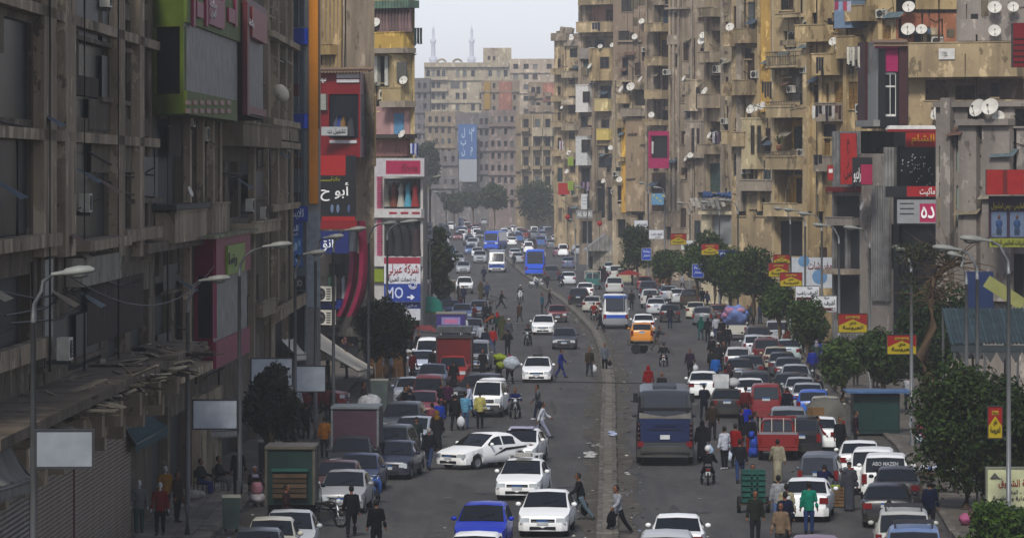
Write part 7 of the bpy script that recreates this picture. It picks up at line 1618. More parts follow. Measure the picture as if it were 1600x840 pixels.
    _PP[k] = (J, P); return _PP[k]
def cloth(h): return mat(h, .9, .25, 7, 0, 0, .3, .04)
def person(px, py, pose, head, top, leg, label, hat='hair', hatc='14100d', robe=None, skin='7a5038', h=1.0, loc=None, group=None, shoe='1a1816', z=None, bag=None, name='person'):
    J, P = person_parts(pose, robe); Y = YG(abs(py)) if loc is None else loc[1]; x = X(px, Y) if loc is None else loc[0]
    zz = z if z is not None else (.135 if (x < pl_x(KL, Y) - .2 or x > pl_x(KR, Y) + .2) else .0)
    root = None
    for nm, me, slot in P:
        if slot in ('hair', 'scarf', 'cap', 'helmet') and slot != hat: continue
        if root is None:
            root = link(name, me, None, (x, Y, zz + .004), (0, 0, R(head)), (h,) * 3); o = root; tag(root, label, 'person' if name == 'person' else 'mannequin', group or ('people walking in the road and on the pavements' if name == 'person' else None))
        else: o = link(nm, me, root)
        mm = {'skin': mat(skin, .6, .1), 'top': cloth(top), 'leg': cloth(leg or '1c1e24'), 'hair': mat(hatc, .75, .2), 'scarf': cloth(hatc), 'cap': cloth(hatc), 'helmet': mat(hatc, .2, .1), 'shoe': mat(shoe, .5, .2)}.get(slot)
        if mm: o.material_slots[0].link = 'OBJECT'; o.material_slots[0].material = mm
    if bag:
        side, c, lb, sz = bag; w = root.matrix_basis @ (J['wr' + side] + J['d' + side] * .08)
        b = thing('bag', lb, 'bag', w, R(head), 'bags in people\'s hands'); m = cloth(c)
        q = MB(); q.ball((0, 0, -.1 - sz), sz, m, 9, 7, (.85, .6, 1.05), .09); q.tube([(0, 0, .0), (-.03, 0, -.07), (0, 0, -.12)], [.012, .03, .06], m, 6); q.obj('sack', b); MB().tube([(-.03, 0, -.06), (0, 0, .015), (.03, 0, -.06)], .008, m, 5).obj('handle', b)
    return root
def bike(px, py, head, col, label, name='motorcycle', loc=None, scoot=False):
    Y = YG(py) if loc is None else loc[1]; x = X(px, Y) if loc is None else loc[0]
    t = thing(name, label, 'motorcycle', (x, Y, 0), R(head), 'motorcycles and scooters'); m = paint(col); M = Matrix.Rotation(R(90), 4, 'Y')
    for y, nm in ((-.62, 1), (.6, 0)):
        w = MB(); r = .3 if not scoot else .22; w.lathe([(r * .8, -.04), (r, -.03), (r, .03), (r * .8, .04), (r * .76, 0)], TYRE, 16, M); o = w.obj('wheel', t, (0, y, r)); s = MB(); s.lathe([(r * .3, -.03), (r * .3, .03)], RIM, 10, M)
        for i in range(6): a = i * 1.047; s.tube([(0, 0, 0), (0, r * .8 * math.cos(a), r * .8 * math.sin(a))], .012, RIM, 4)
        s.obj('rim', o)
    f = MB(); f.tube([(0, -.6, .3), (0, -.42, .85), (0, -.38, 1.0)], .035, CHR, 7); f.tube([(-.06, -.6, .3), (-.06, -.45, .75)], .022, CHR, 6); f.tube([(.06, -.6, .3), (.06, -.45, .75)], .022, CHR, 6); f.tube([(0, -.4, .8), (0, .0, .5), (0, .55, .32)], .035, BLK2, 6); f.obj('frame', t)
    e = MB(); e.box(-.13, .13, -.22, .2, .28, .55, mat('3c3d3e', .4, .2, 3, .4)); e.tube([(.15, -.1, .3), (.17, .3, .28), (.18, .8, .34)], [.03, .04, .045], CHR, 7); e.obj('engine', t)
    b = MB(); b.ball((0, -.14, .78), .2, m, 10, 7, (.75, 1.4, .6)); b.ball((0, -.6, .48), .13, m, 8, 5, (.6, 1.5, .8)); b.ball((0, .55, .62), .16, m, 8, 6, (.7, 1.6, .6))
    if scoot: b.ball((0, -.42, .62), .22, m, 9, 7, (1, .35, 1.7)); b.ball((0, .35, .5), .25, m, 9, 7, (.8, 1.5, .9))
    b.obj('bodywork', t); MB().box(-.13, .13, .02, .62, .74, .83, BLK2, None, .85).obj('seat', t); MB().tube([(-.34, -.28, 1.04), (-.1, -.4, 1.0), (.1, -.4, 1.0), (.34, -.28, 1.04)], .018, CHR, 6).obj('handlebar', t)
    MB().ball((0, -.52, .88), .1, LAMPW, 9, 6).obj('headlight', t); MB().box(-.07, .07, .78, .82, .58, .66, LAMPR).obj('taillight', t); MB().box(-.09, .09, .8, .815, .4, .54, mat('a3a5a4')).obj('licence_plate', t)
    return t
def rider(px, py, head, bc, top, leg, blabel, plabel, hat='hair', hatc='14100d', scoot=False):
    b = bike(px, py, head, bc, blabel, loc=None, scoot=scoot); a = R(head); o = Vector((0, .22, 0)); o.rotate(Euler((0, 0, a))); l = b.location + o
    person(0, 0, 'ride', head, top, leg, plabel, hat, hatc, loc=(l.x, l.y), z=-.02, group='riders')
N_, K_, J_ = '1a1c22', '17171a', '2a3a5c'
PEOPLE = [ # px, foot row, pose, heading, top, trousers, label, extras
 (549, 838, 'walk', 180, '101113', '121316', 'man in a black hooded jacket walking away beside the parked motorcycle', {}), (588, 866, 'stand', 175, '0f1012', '101114', 'man in black cut by the bottom edge, behind the hooded one', {}),
 (670, 734, 'walk2', 165, '12141c', '2a3654', 'grey haired man in a dark jacket and jeans walking past the striped car', dict(hatc='7c7872')), (651, 716, 'stand', 190, '1c2826', '1a1c1e', 'person in a dark green coat and cap beside the silver sedan', dict(hat='cap', hatc='1a2220', bag=('R', '9a9ca0', 'shiny grey plastic bag held by the person in the dark green coat', .2))),
 (683, 704, 'stand', 175, '1a1a1e', None, 'woman with an ochre headscarf over a black robe by the striped car', dict(hat='scarf', hatc='7a5a1c', robe='abaya')), (675, 690, 'stand', 150, '6c3a44', '2a2c34', 'person in a dusty mauve shirt left of the ochre headscarf', {}), (686, 684, 'stand', 185, '1c3a9c', '20222a', 'person in a bright blue shirt behind the mauve one', {}),
 (711, 672, 'walk', 170, '121317', '131418', 'man in black carrying a white bag between the blue shirts', dict(bag=('L', 'a9abad', 'white plastic bag held by the man in black', .24))), (727, 670, 'stand', 178, '5a8ca8', '3a4a66', 'man in a light teal shirt and jeans seen from behind', dict(bag=('R', K_, 'small black bag held by the man in a teal shirt', .14))), (750, 669, 'stand', 182, 'a8a05c', '101114', 'man in a pale yellow shirt and black trousers seen from behind', {}),
 (734, 652, 'walk', -80, 'a0a4b4', '2c3e66', 'man in a white shirt and jeans in front of the black four wheel drive', {}), (753, 648, 'stand', -70, '3a62b0', '1d2436', 'man in a cornflower blue shirt before the white microbus', {}), (688, 652, 'stand', 120, '17181c', '17181c', 'person in black at the nose of the faded red sedan', {}), (700, 650, 'stand', 170, '3a1c34', '17181c', 'person in a purple top at the nose of the black four wheel drive', {}),
 (709, 612, 'stand', 180, '121416', '14161a', 'man in black in front of the red truck cab', {}), (633, 660, 'stand', 60, '14161c', '17191e', 'man in black leaning at the dark car under the sacks', {}), (641, 664, 'stand', 150, '12151f', '17191e', 'broad man in navy at the side of the faded red sedan', {}),
 (841, 656, 'phone', -75, '45484a', '1a2030', 'man in grey jacket holding a phone to his ear', dict(shoe='9a9a98')), (846, 684, 'stride', 85, 'a0a3a8', '77798a', 'young man in a white and navy sweatshirt striding across', dict(shoe='17171a')), (907, 812, 'stride', -90, '17181b', '4c5a62', 'man in a black tee with a holdall stepping off the median', dict(bag=('L', '121214', 'black holdall carried by the man in a black tee', .24))),
 (966, 834, 'stride', -60, '7d7f84', '14151a', 'man in a grey hooded top stepping over the median with bags', dict(bag=('R', '0f0f12', 'black carrier bag swung by the man in a grey hooded top', .25))),
 (876, 590, 'walk', 80, '1a2878', '18256a', 'man in a blue tracksuit crossing before the white taxi', {}), (921, 588, 'walk2', 10, '2c261c', '232a38', 'man in a brown jacket holding white carrier bags', dict(bag=('R', 'b0b2b2', 'white carrier bag in the hand of the man in a brown jacket', .22))), (945, 581, 'stand', 5, '4a4e54', '101114', 'man in a grey shirt and black trousers standing on the median', dict(bag=('R', '131315', 'small black bag held by the man on the median', .16))),
 (754, 592, 'stand', 5, '17191c', '1c1e22', 'man in a black leather jacket right of the grey minibus', {}), (779, 600, 'carry', 175, '2e3234', '14151a', 'person hugging lime green sacks in the crowd', {}), (796, 600, 'walk', 160, '8a5a6c', '14151a', 'woman in pink and white carrying a big white sack', dict(hat='scarf', hatc='8a2438')), (793, 556, 'akimbo', 180, '141416', '16161a', 'person in black with elbows out above the lime sacks', {}),
 (770, 550, 'walk', 178, '9c1c18', '33476a', 'man in a bright red shirt and jeans walking away', {}), (795, 536, 'stand', 180, '3c4048', '3a3e46', 'old man in grey with a white skullcap walking away', dict(hat='cap', hatc='b5b5b2')), (785, 531, 'stand', 180, '3c3d24', None, 'woman in an olive robe left of the old man in grey', dict(hat='scarf', hatc='3c3d24', robe='abaya')), (777, 524, 'stand', 175, '1c2c24', '17181c', 'person in dark green with a red scarf', dict(hat='scarf', hatc='a02420')),
 (758, 552, 'walk', 180, '1a2030', '22367c', 'person in bright blue trousers among the crowd', {}), (751, 545, 'stand', 160, '8f949c', '1c2438', 'young man in a white and navy top by the grey minibus', {}), (741, 548, 'bend', -90, '141416', '17171a', 'person in black bending over a cart above the grey minibus', {}), (727, 532, 'stand', 130, 'a3a6ac', '1c2030', 'man in a white shirt at the side of the purple signed van', {}),
 (783, 482, 'stride', 85, '131417', '131417', 'man in a black suit striding over the open lane', {}), (812, 506, 'walk2', -150, '3c2c20', '2a3434', 'boy in brown walking away down the open lane', dict(shoe='8c8c88')), (751, 468, 'stand', 0, '3a3828', None, 'woman in an olive robe standing on the open lane', dict(hat='scarf', hatc='3c3a2a', robe='abaya')), (761, 468, 'walk', 20, '2a3a54', '1c2434', 'man in a blue jacket with a dark bag on the open lane', dict(bag=('L', K_, 'dark bag held by the man in a blue jacket', .2))),
 (756, 440, 'walk', 185, '1c2236', '1a1e2c', 'person in navy walking before the white and blue minibus', {}), (803, 418, 'stand', 0, '24242c', '1c1c22', 'person in black standing by the median beyond the minibus', {}), (724, 476, 'stand', 0, '1a2236', '151a28', 'man in a dark suit with pale blue shirt beside the white pickup', {}), (716, 470, 'stand', 90, '2a2018', '1a1a1e', 'man in dark brown next to the dark suited man', {}),
 (758, 507, 'stand', 0, '1a1c20', '16181c', 'man in a black jacket in front of the silver blue sedan', {}), (766, 506, 'stand', 90, '1c1a1a', '14151a', 'tall person in black right of the silver blue sedan', {}), (719, 494, 'stand', 90, '6c1a1c', '1c1c22', 'man in a dark red top between the blue sedans', {}), (741, 510, 'carry', 60, '5a1c24', '2a2024', 'person in dark red holding a tan tray', {}), (760, 520, 'bend', 100, '8a4420', '2a2420', 'person in an orange top stooping in the crowd', {}),
 (847, 490, 'stand', 70, '1c5c6c', '1a2230', 'man in turquoise at the rear of the maroon sedan', {}), (858, 482, 'walk', 90, '2c1c1a', '1a1a1e', 'man in dark brown stepping over the median by the maroon sedan', {}), (938, 519, 'walk', -95, '171b26', '151820', 'man in navy walking along the lettered minibus side', {}), (855, 453, 'walk', 30, '24262c', '1c1e24', 'man in dark clothes beside the white scooter', {}), (850, 436, 'stand', 90, '5a2428', '20222a', 'person in a checked red shirt behind the white scooter', {}),
 (1078, 589, 'walk', 5, '261a2a', '121216', 'man in a dark purple jacket carrying a white bag', dict(bag=('R', 'aaacac', 'white bag carried by the man in a dark purple jacket', .2))), (1047, 513, 'stand', 175, '171b28', '1a2440', 'man in dark blue with a shoulder strap seen from behind', {}), (1095, 531, 'walk', 170, '12574e', '24484c', 'woman in a turquoise tunic walking away', dict(hat='scarf', hatc='14564c')), (1106, 534, 'stand', 175, '19191d', '17171b', 'woman in black with a white bag beside the turquoise tunic', dict(hat='scarf', hatc='17171a', bag=('L', 'b0b2b4', 'white bag held by the woman in black', .2))), (1119, 530, 'stand', 182, '8f9298', '2a3450', 'man in a white shirt and jeans beside the bundle pickup', {}), (1128, 536, 'stand', 180, '141519', '17181d', 'man in black beside the bundle pickup', {}), (1126, 552, 'walk', 170, '17181c', '17181c', 'man in black walking in front of another one beside the bundle pickup', {}), (1137, 548, 'stand', 180, '17171b', '16161a', 'person in black by the tail of the bundle pickup', {}),
 (1112, 590, 'stand', 150, '1a1e1c', '14161a', 'bearded man in dark green in the group by the black coupe', {}), (1118, 602, 'stand', 178, '2060b0', '14182a', 'person in a bright blue vest by the black coupe', {}), (1122, 580, 'stand', 0, '17181b', '15161a', 'man in black facing the camera in the group by the black coupe', dict(hat='cap', hatc='9a9a98')), (1130, 578, 'stand', 10, '1c1a1c', '15161a', 'man in black right of the capped one', {}), (1112, 568, 'stand', 200, '15161a', '15161a', 'man in black at the back of the group by the black coupe', {}), (1140, 606, 'bend', 180, '2a1c20', '17171a', 'person in dark maroon stooping at the black coupe', {}),
 (1015, 488, 'stand', 180, '2c1c20', '17171a', 'woman in dark maroon at the right of the lettered minibus', {}), (1028, 490, 'stand', 180, '121317', '77797e', 'man in a black jacket and pale trousers between parked cars', {}), (1046, 480, 'stand', 180, 'b0b0ae', '2a2c30', 'person in a loose white shirt among the parked cars', {}), (1021, 476, 'stand', 170, '6a6c88', '2a2c34', 'man in a lilac shirt behind the black jacket', {}), (987, 484, 'stand', 180, '16171b', '16171b', 'tall man in black squeezed beside the lettered minibus', {}),
 (938, 441, 'stand', 170, '17181e', None, 'woman in black left in a close pair near the stone shelter', dict(hat='scarf', hatc='15161a', robe='abaya')), (943, 440, 'stand', 185, '1a1a1e', None, 'woman in black right in a close pair near the stone shelter', dict(hat='scarf', hatc='17171b', robe='abaya')), (948, 449, 'stand', 0, '341820', '2a1820', 'woman in maroon below the pair in black', dict(hat='scarf', hatc='3a1a24')), (962, 430, 'stand', 120, '17181c', '17181c', 'person in black among the far right parked cars', {}), (988, 446, 'stand', 90, '17181c', '15161a', 'man in black above the red umbrella car', {}), (1025, 432, 'stand', 0, '8f9298', '6c7078', 'person in pale grey under the far right trees', {}), (886, 398, 'stand', 0, '6a1a1e', '2a2024', 'person in red by the plum coloured car', {}),
 (1100, 655, 'carry', 165, '141824', '121520', 'man in navy with bent arms behind the grey bus', {}), (1113, 687, 'stand', 165, '2c241c', '1c1a1a', 'man in a long brown coat standing behind the black boxy sedan', {}), (1097, 722, 'stand', 170, '17171b', None, 'woman in black beside the rear corner of the grey bus', dict(hat='scarf', hatc='121214', robe='abaya', bag=('L', '8aa0b8', 'pale blue bag held by the woman in black at the bus corner', .22))), (1132, 733, 'stand', -150, '9c9fa6', '101114', 'young man in a white hooded top with white shoes', dict(shoe='b0b0b0', bag=('L', 'a8b0b8', 'pale bag held by the young man in a white hooded top', .2))), (1156, 754, 'walk', 178, '14161c', '2a3a5c', 'man in a dark jacket and jeans walking away in the road', {}), (1149, 728, 'stand', 150, '8a1a1c', '1a2034', 'person in a red top in front of the dark jacket and jeans', {}),
 (1165, 690, 'stand', 180, '1a2ca0', '20222a', 'person in a royal blue shirt with white print by the red van', {}), (1158, 700, 'stand', 90, '14151a', '14151a', 'person in black by the royal blue shirt', {}), (1172, 712, 'stand', 175, '15171c', '7a1c1a', 'person in black with red trousers by the red pickup', {}), (1180, 706, 'stand', 90, '4a4a4c', '2a2c30', 'person in grey at the nose of the crowd by the red pickup', {}), (1165, 660, 'stand', 180, '5a1a1c', '1a1a1e', 'man in dark red between the black sedan and the red van', {}),
 (1215, 754, 'walk', 178, '77725f', None, 'man in a long pale robe walking away in the road', dict(robe='galabeya')), (1180, 850, 'stand', 5, '1c201a', '1a1c20', 'man in a dark jacket over a red shirt at the bottom right', {}), (1229, 838, 'stand', 178, '8c8468', '14151a', 'man in a beige vest with a red white and navy patch on his back', {}), (1264, 834, 'stand', 178, '128068', '24365c', 'young man in a green shirt and blue jeans by the white sedan', {}), (1216, 822, 'stand', 170, '77787a', '4a5a7c', 'man in grey leaning at the white sedan left of the beige vest', {}), (1220, 872, 'stand', -10, '6c5a48', '2a2a2a', 'man in a brown checked shirt at the bottom edge', {}), (1227, 852, 'stand', 180, '141a30', '17181c', 'person in a dark blue top just below the beige vest', {}),
 (1284, 792, 'bend', 165, '141838', '20242c', 'man in a navy sweater leaning at the grey van', {}), (1327, 798, 'stand', 178, '32343a', None, 'man in a long dark grey robe with a turban by the fruit crate', dict(hat='cap', hatc='17171a', robe='galabeya')), (1230, 662, 'stand', 178, '10131f', '12141c', 'man in navy between the red van and the blue hatchback', {}), (1276, 712, 'walk', 60, '7a1418', '77705f', 'person in red with a carton balanced on the head', {}), (1312, 716, 'stand', 20, '131418', '15161a', 'man in black in front of the grey canvas pickup', {}), (1337, 704, 'stand', 80, '24161c', '17171a', 'man in black and white at the red door by the green kiosk', {}), (1278, 640, 'stand', 175, '15171c', '15171c', 'man in black by the beige old saloon', {}), (1269, 590, 'stand', 170, '1c2c8c', '20242c', 'boy in a blue shirt by the kerb trees', {}), (1278, 578, 'stand', 150, '2238a0', '20242c', 'person in bright blue under the kerb trees', {}), (1389, 868, 'stand', 180, '0e0f12', '101114', 'man in black seen over the pale four wheel drive at the bottom', {}), (1453, 832, 'stand', 175, '12182c', '17181c', 'man in navy squeezed beside the large black saloon', {}), (1305, 612, 'stand', -90, '2a2018', '2a2420', 'man in brown sitting out under the clipped trees', {}), (1337, 606, 'stand', 0, '4a4438', '2a2a2a', 'bald man under the young clipped tree', {}), (1229, 556, 'stand', 0, '5a2c1c', '2a2420', 'man in rust red by the pale tree trunks', {}),
 (507, 715, 'stand', 180, 'a0641c', '1a1c24', 'boy in an orange jacket with a dark backpack', {}), (478, 690, 'stand', 170, '101216', '121418', 'man in black at the kerb left of the boy in orange', {}), (372, 778, 'stand', 170, '0c0d0f', '0d0e10', 'dark figure beside the left lamp post and blank box', {}), (447, 838, 'stand', 90, '2a1a1a', '1a1a1e', 'person hidden behind the crate truck on the left', {}), (277, 822, 'stand', 60, '2a1c14', '14110e', 'man in brown behind the red shirted dummy', {}), (520, 660, 'stand', 120, '101114', '101114', 'man in black under the cream awning', {}), (568, 652, 'stand', 90, '33221c', '1a1a1e', 'man in dark brown by the utility box', {}), (624, 648, 'bend', 60, '55585c', '26282c', 'person in a grey hood stooping by the parked cars', {}), (606, 594, 'stand', 0, '4c5560', '2a3444', 'man in a blue grey jacket by the brown boards', {}), (632, 590, 'stand', 90, '121214', '121214', 'woman in black under the left tree', dict(hat='scarf', hatc='121214')), (645, 596, 'stand', 140, '5a1418', '2a1c20', 'person in dark red beneath the awning row', {}), (654, 560, 'stand', 40, '101218', '14161c', 'man in black near the white microbus on the left', {}), (643, 548, 'stand', 90, '7a1a18', '1c1c22', 'person in red at the pavement stalls beyond the tree', {}), (677, 590, 'stand', 180, '141818', '16181c', 'man in dark green beside the red truck box', {})]
for px, py, pose, hd, top, leg, lab, ex in PEOPLE: person(px, py, pose, hd, top, leg, lab, **ex)
TN = {'17181c': 'black', '1c1e26': 'navy black', '2a2420': 'dark brown', '3c3e42': 'grey', '5a2428': 'maroon', '24344c': 'blue', '77787a': 'pale grey', '2c3a34': 'dark green', '4a3a2c': 'brown', '8a8c90': 'whitish'}
for i in range(58):
    lf = i < 34; Y = rnd.uniform(215, 430) if lf else rnd.uniform(215, 470); x = pl_x(KL, Y) + rnd.uniform(-2.2, .4) if lf else pl_x(KR, Y) + rnd.uniform(-.4, 2.6)
    tc_ = rnd.choice(list(TN)); sf = rnd.random() < .3; sc_ = rnd.choice([('17171a', 'black'), ('5a3a3c', 'rose'), ('6c6a72', 'grey'), ('3a4a3c', 'green')]); po = rnd.choice(['stand', 'stand', 'walk', 'walk2', 'carry', 'akimbo'])
    person(0, 0, po, rnd.uniform(0, 360), tc_, rnd.choice(['14151a', '1c2436', '2a2a2c']), f"{'walking' if 'walk' in po else 'standing'} {'woman in a ' + sc_[1] + ' headscarf and ' if sf else 'man in '}{TN[tc_]} among {'the left kerb stalls' if lf else 'the right kerb trees'}", loc=(x, Y), group=['crowd along the left kerb', 'crowd along the right kerb'][not lf], **(dict(hat='scarf', hatc=sc_[0]) if sf else {}))
rider(805, 653, 0, '3a3c40', '171c4c', '17181e', 'motorcycle ridden towards the camera by the man in navy', 'man in navy riding a motorcycle towards the camera')
rider(825, 540, -5, '2a2c30', '141519', '16181c', 'dark motorcycle next to the shiny dark grey sedan', 'rider in black beside the shiny dark grey sedan', 'helmet', '1c1e22')
rider(813, 470, 0, 'b0b2b4', '1c1e24', '1c1e24', 'white fronted scooter coming down the open lane', 'scooter rider in black with a white helmet', 'helmet', 'b0b0ae', True)
rider(838, 450, 90, 'a8aaac', 'a8a8a6', '2a3044', 'white scooter turned sideways at the median', 'rider in a white shirt on the sideways scooter', scoot=True)
rider(1037, 572, 178, 'a9a79a', '121316', '17181c', 'pale moped driving away in the right lane', 'rider in black on the pale moped')
rider(1106, 756, 178, '23252a', '101114', '14151a', 'motorcycle driving away behind the grey bus', 'rider in black with a white helmet behind the grey bus', 'helmet', 'b5b5b3')
rider(877, 448, 176, '24345c', '1c2440', '1c2230', 'blue motorcycle beside the silver white sedan', 'rider in blue on the right lane')
rider(928, 500, 178, '6a1a18', '8c1c1a', '17181c', 'red tricycle like motorcycle left of the lettered minibus', 'rider in red left of the lettered minibus')
bike(510, 822, 55, '1c1c1e', 'black and white motorcycle parked in front of the silver grey sedan'); bike(583, 786, 165, '1c3c74', 'blue scooter parked behind the silver grey sedan', 'scooter', None, True); bike(1276, 702, 170, '1c3c9c', 'bright blue motorbike beside the carton carrier', 'scooter', None, True); bike(434, 724, 70, '8c8e90', 'silver scooter standing on the left pavement behind the dark tree', 'scooter', None, True); bike(1325, 740, 160, '2a2c30', 'dark motorbike between the grey van and the white saloon')
# patch on the beige vest
o = [q for q in COL.objects if q.get('label', '').startswith('man in a beige vest')][0]
MB().box(-.12, -.0, .15, .156, 1.26, 1.38, mat('a8a8a6')).box(.0, .12, .15, .156, 1.26, 1.38, mat('8c1c24')).box(-.12, .12, .15, .157, 1.38, 1.41, mat('1a2040')).box(-.12, .12, .15, .157, 1.23, 1.26, mat('1a2040')).obj('back_patch', o)
# shop dummies and seated men on the left pavement
DG = 'shop dummies on the left pavement'
person(217, 838, 'stand', 10, '5c5d5f', '2a4a44', 'white shop dummy in a grey tee and teal trousers', skin='a3a29f', hat='none', group=DG, name='mannequin'); person(250, 842, 'stand', 0, '7c1418', '121214', 'white shop dummy in a red tee and black trousers', skin='a3a29f', hat='none', group=DG, name='mannequin'); person(258, 812, 'stand', 20, 'a0701c', '23262c', 'white shop dummy in a yellow tee behind the red one', skin='a3a29f', hat='none', group=DG, name='mannequin')
def chair(px, py, head, label):
    Y = YG(py); t = thing('chair', label, 'chair', (X(px, Y), Y, .13), R(head), 'chairs on the left pavement'); m = mat('2c2622', .6, .2)
    MB().box(-.2, .2, -.2, .2, .42, .46, m).obj('seat', t); MB().box(-.2, .2, .17, .2, .6, .88, m).obj('backrest', t)
    for x in (-.18, .16):
        for y in (-.19, .17): MB().box(x, x + .03, y, y + .03, 0, .42 if y < 0 else .6, m).obj('leg', t)
for px, py, hd, top, leg, l in ((313, 776, 70, '15161a', '1c2c6c', 'man in black and blue trousers sitting on the left pavement'), (341, 772, 80, '141416', '4a4a4e', 'man in grey trousers sitting by the red shop door'), (398, 790, 20, '17120f', '2a2024', 'woman with a pale headscarf crouching beside pink sacks')):
    chair(px, py, hd, l.replace('man in black and blue trousers sitting', 'chair under the man in blue trousers').replace('man in grey trousers sitting', 'chair under the man in grey trousers').replace('woman with a pale headscarf crouching', 'low chair under the woman in a pale headscarf')); person(px, py, 'sit', hd, top, leg, l, z=.1, **(dict(hat='scarf', hatc='8a8794') if px == 398 else {}))
# ------------------------------------------------------------------ carts, stalls, sacks, litter
def sackpile(name, label, cat, px, py, items, z=0.0, Y=None):
    Y = Y or YG(py); t = thing(name, label, cat, (X(px, Y), Y, z))
    for (x, y, zz, r, c, sc) in items: m = MB(); lumpy(m, (x, y, zz), r, mat(c, .75, .3, 5, 0, 0, .3), sc); m.obj('sack', t)
    return t
def bundle(label, px, py, c, r, sc, Y):
    t = thing('sack', label, 'sack', (X(px, Y), Y, Z(py, Y)), 0, 'sacks and bundles carried by hand'); m = MB(); lumpy(m, (0, 0, 0), r, mat(c, .6, .3, 5, 0, 0, .4), sc); m.obj('bag', t); MB().tube([(0, 0, r * .6), (.03, 0, r * sc[2] + .06)], [.07, .03], mat(c, .6), 6).obj('tied_neck', t)
Yc = YG(600)
bundle('lime green stuffed sack, upper of two hugged in the crowd', 781, 558, '8a9a1c', .3, (1.3, .7, .7), Yc - .35); bundle('lime green stuffed sack, lower of two hugged in the crowd', 783, 570, '7d8a1a', .26, (1.1, .8, .9), Yc - .35); bundle('big white stuffed sack carried by the woman in pink', 798, 567, '8f959c', .4, (1.25, .7, .95), Yc - .4)
bundle('white sack tied on top of the loaded handcart on the left', 576, 630, 'a3a3a2', .5, (1.15, .9, .85), YG(668)); bundle('dark red sack under the tied white one', 573, 643, '4c1018', .42, (1.2, .8, .7), YG(668) - .2)
# green crate cart pushed by the man in red, handcart, barrow
Y = YG(800); t = thing('handcart', 'two wheeled cart stacked with teal plastic crates, pushed by a man in red', 'cart', (X(1177, Y), Y, 0)); s_ = Y / FPX; cm = mat('1a5248', .5, .2)
for k in range(6):
    z = .35 + k * .2; c_ = MB(); w = .42
    for x0, x1 in ((-w, -.1), (-.04, .1), (.16, w)): c_.box(x0, x1, -.35, -.32, z, z + .17, cm)
    c_.box(-w, w, -.35, .3, z, z + .03, cm); c_.box(-w, -w + .03, -.32, .3, z, z + .17, cm); c_.box(w - .03, w, -.32, .3, z, z + .17, cm); c_.box(-w, w, .27, .3, z, z + .17, cm); c_.box(-w - .01, w + .01, -.36, -.33, z + .15, z + .18, cm); c_.obj('crate', t)
MB().box(-.5, .5, -.4, .5, .28, .34, mat('3c342a', .8)).obj('deck', t); Mx = Matrix.Rotation(R(90), 4, 'Y')
for s in (-1, 1): MB().lathe([(.2, -.06), (.28, -.06), (.3, 0), (.28, .06), (.2, .06), (0, .03)], TYRE, 14, Mx).obj('wheel', t, (s * .52, -.1, .3))
person(0, 0, 'push', 5, '6c1218', '24262c', 'man in a dark red shirt pushing the crate cart', loc=(X(1177, Y), Y + .85))
Y = YG(552); t = thing('handcart', 'empty two wheeled wooden cart drawn across behind the yellow hatchback', 'cart', (X(1004, Y), Y, 0)); wd = mat('3a3430', .8, .3)
m = MB(); m.box(-1.0, .7, -.45, .45, .55, .62, wd); m.box(-1.0, -.95, -.45, .45, .62, .95, wd); m.tube([(.7, -.35, .6), (1.6, -.3, .8)], .03, wd, 6); m.tube([(.7, .35, .6), (1.6, .3, .8)], .03, wd, 6); m.obj('cart_bed', t)
for y in (-.5, .5): MB().lathe([(.24, -.05), (.32, -.05), (.34, 0), (.32, .05), (.24, .05), (0, .03)], TYRE, 14, Matrix.Rotation(R(90), 4, 'X')).obj('wheel', t, (-.2 + y * .5, y, .34))
person(1026, 548, 'push', 80, '232326', '4a443c', 'man leaning forward drawing the empty wooden cart')
person(1013, 622, 'stand', 180, '8c1414', '17181c', 'person in a red coat and hood in front of the grey bus roof', hat='scarf', hatc='8c1414'); person(1034, 634, 'stand', 170, '17191b', '17181c', 'bald man in black beyond the grey bus roof', hat='none')
Y = YG(478); t = thing('bicycle', 'old bicycle leaning behind the silver blue sedan', 'bicycle', (X(771, Y), Y, 0), R(60)); 
for y in (-.5, .5):
    P_ = [(0, y + .33 * math.cos(i / 14 * 6.283), .33 + .33 * math.sin(i / 14 * 6.283)) for i in range(15)]; MB().tube(P_, .02, TYRE, 5, cap=False).obj('wheel', t)
MB().tube([(0, .5, .33), (0, .1, .3), (0, -.35, .85), (0, -.5, .33)], .02, BLK2, 5).tube([(0, .1, .3), (0, .2, .9)], .02, BLK2, 5).tube([(0, .2, .85), (0, -.35, .85)], .02, BLK2, 5).obj('frame', t); MB().box(-.07, .07, .1, .32, .9, .95, BLK2).obj('saddle', t); MB().tube([(-.28, -.3, 1.0), (0, -.38, .95), (.28, -.3, 1.0)], .015, CHR, 5).obj('handlebar', t)
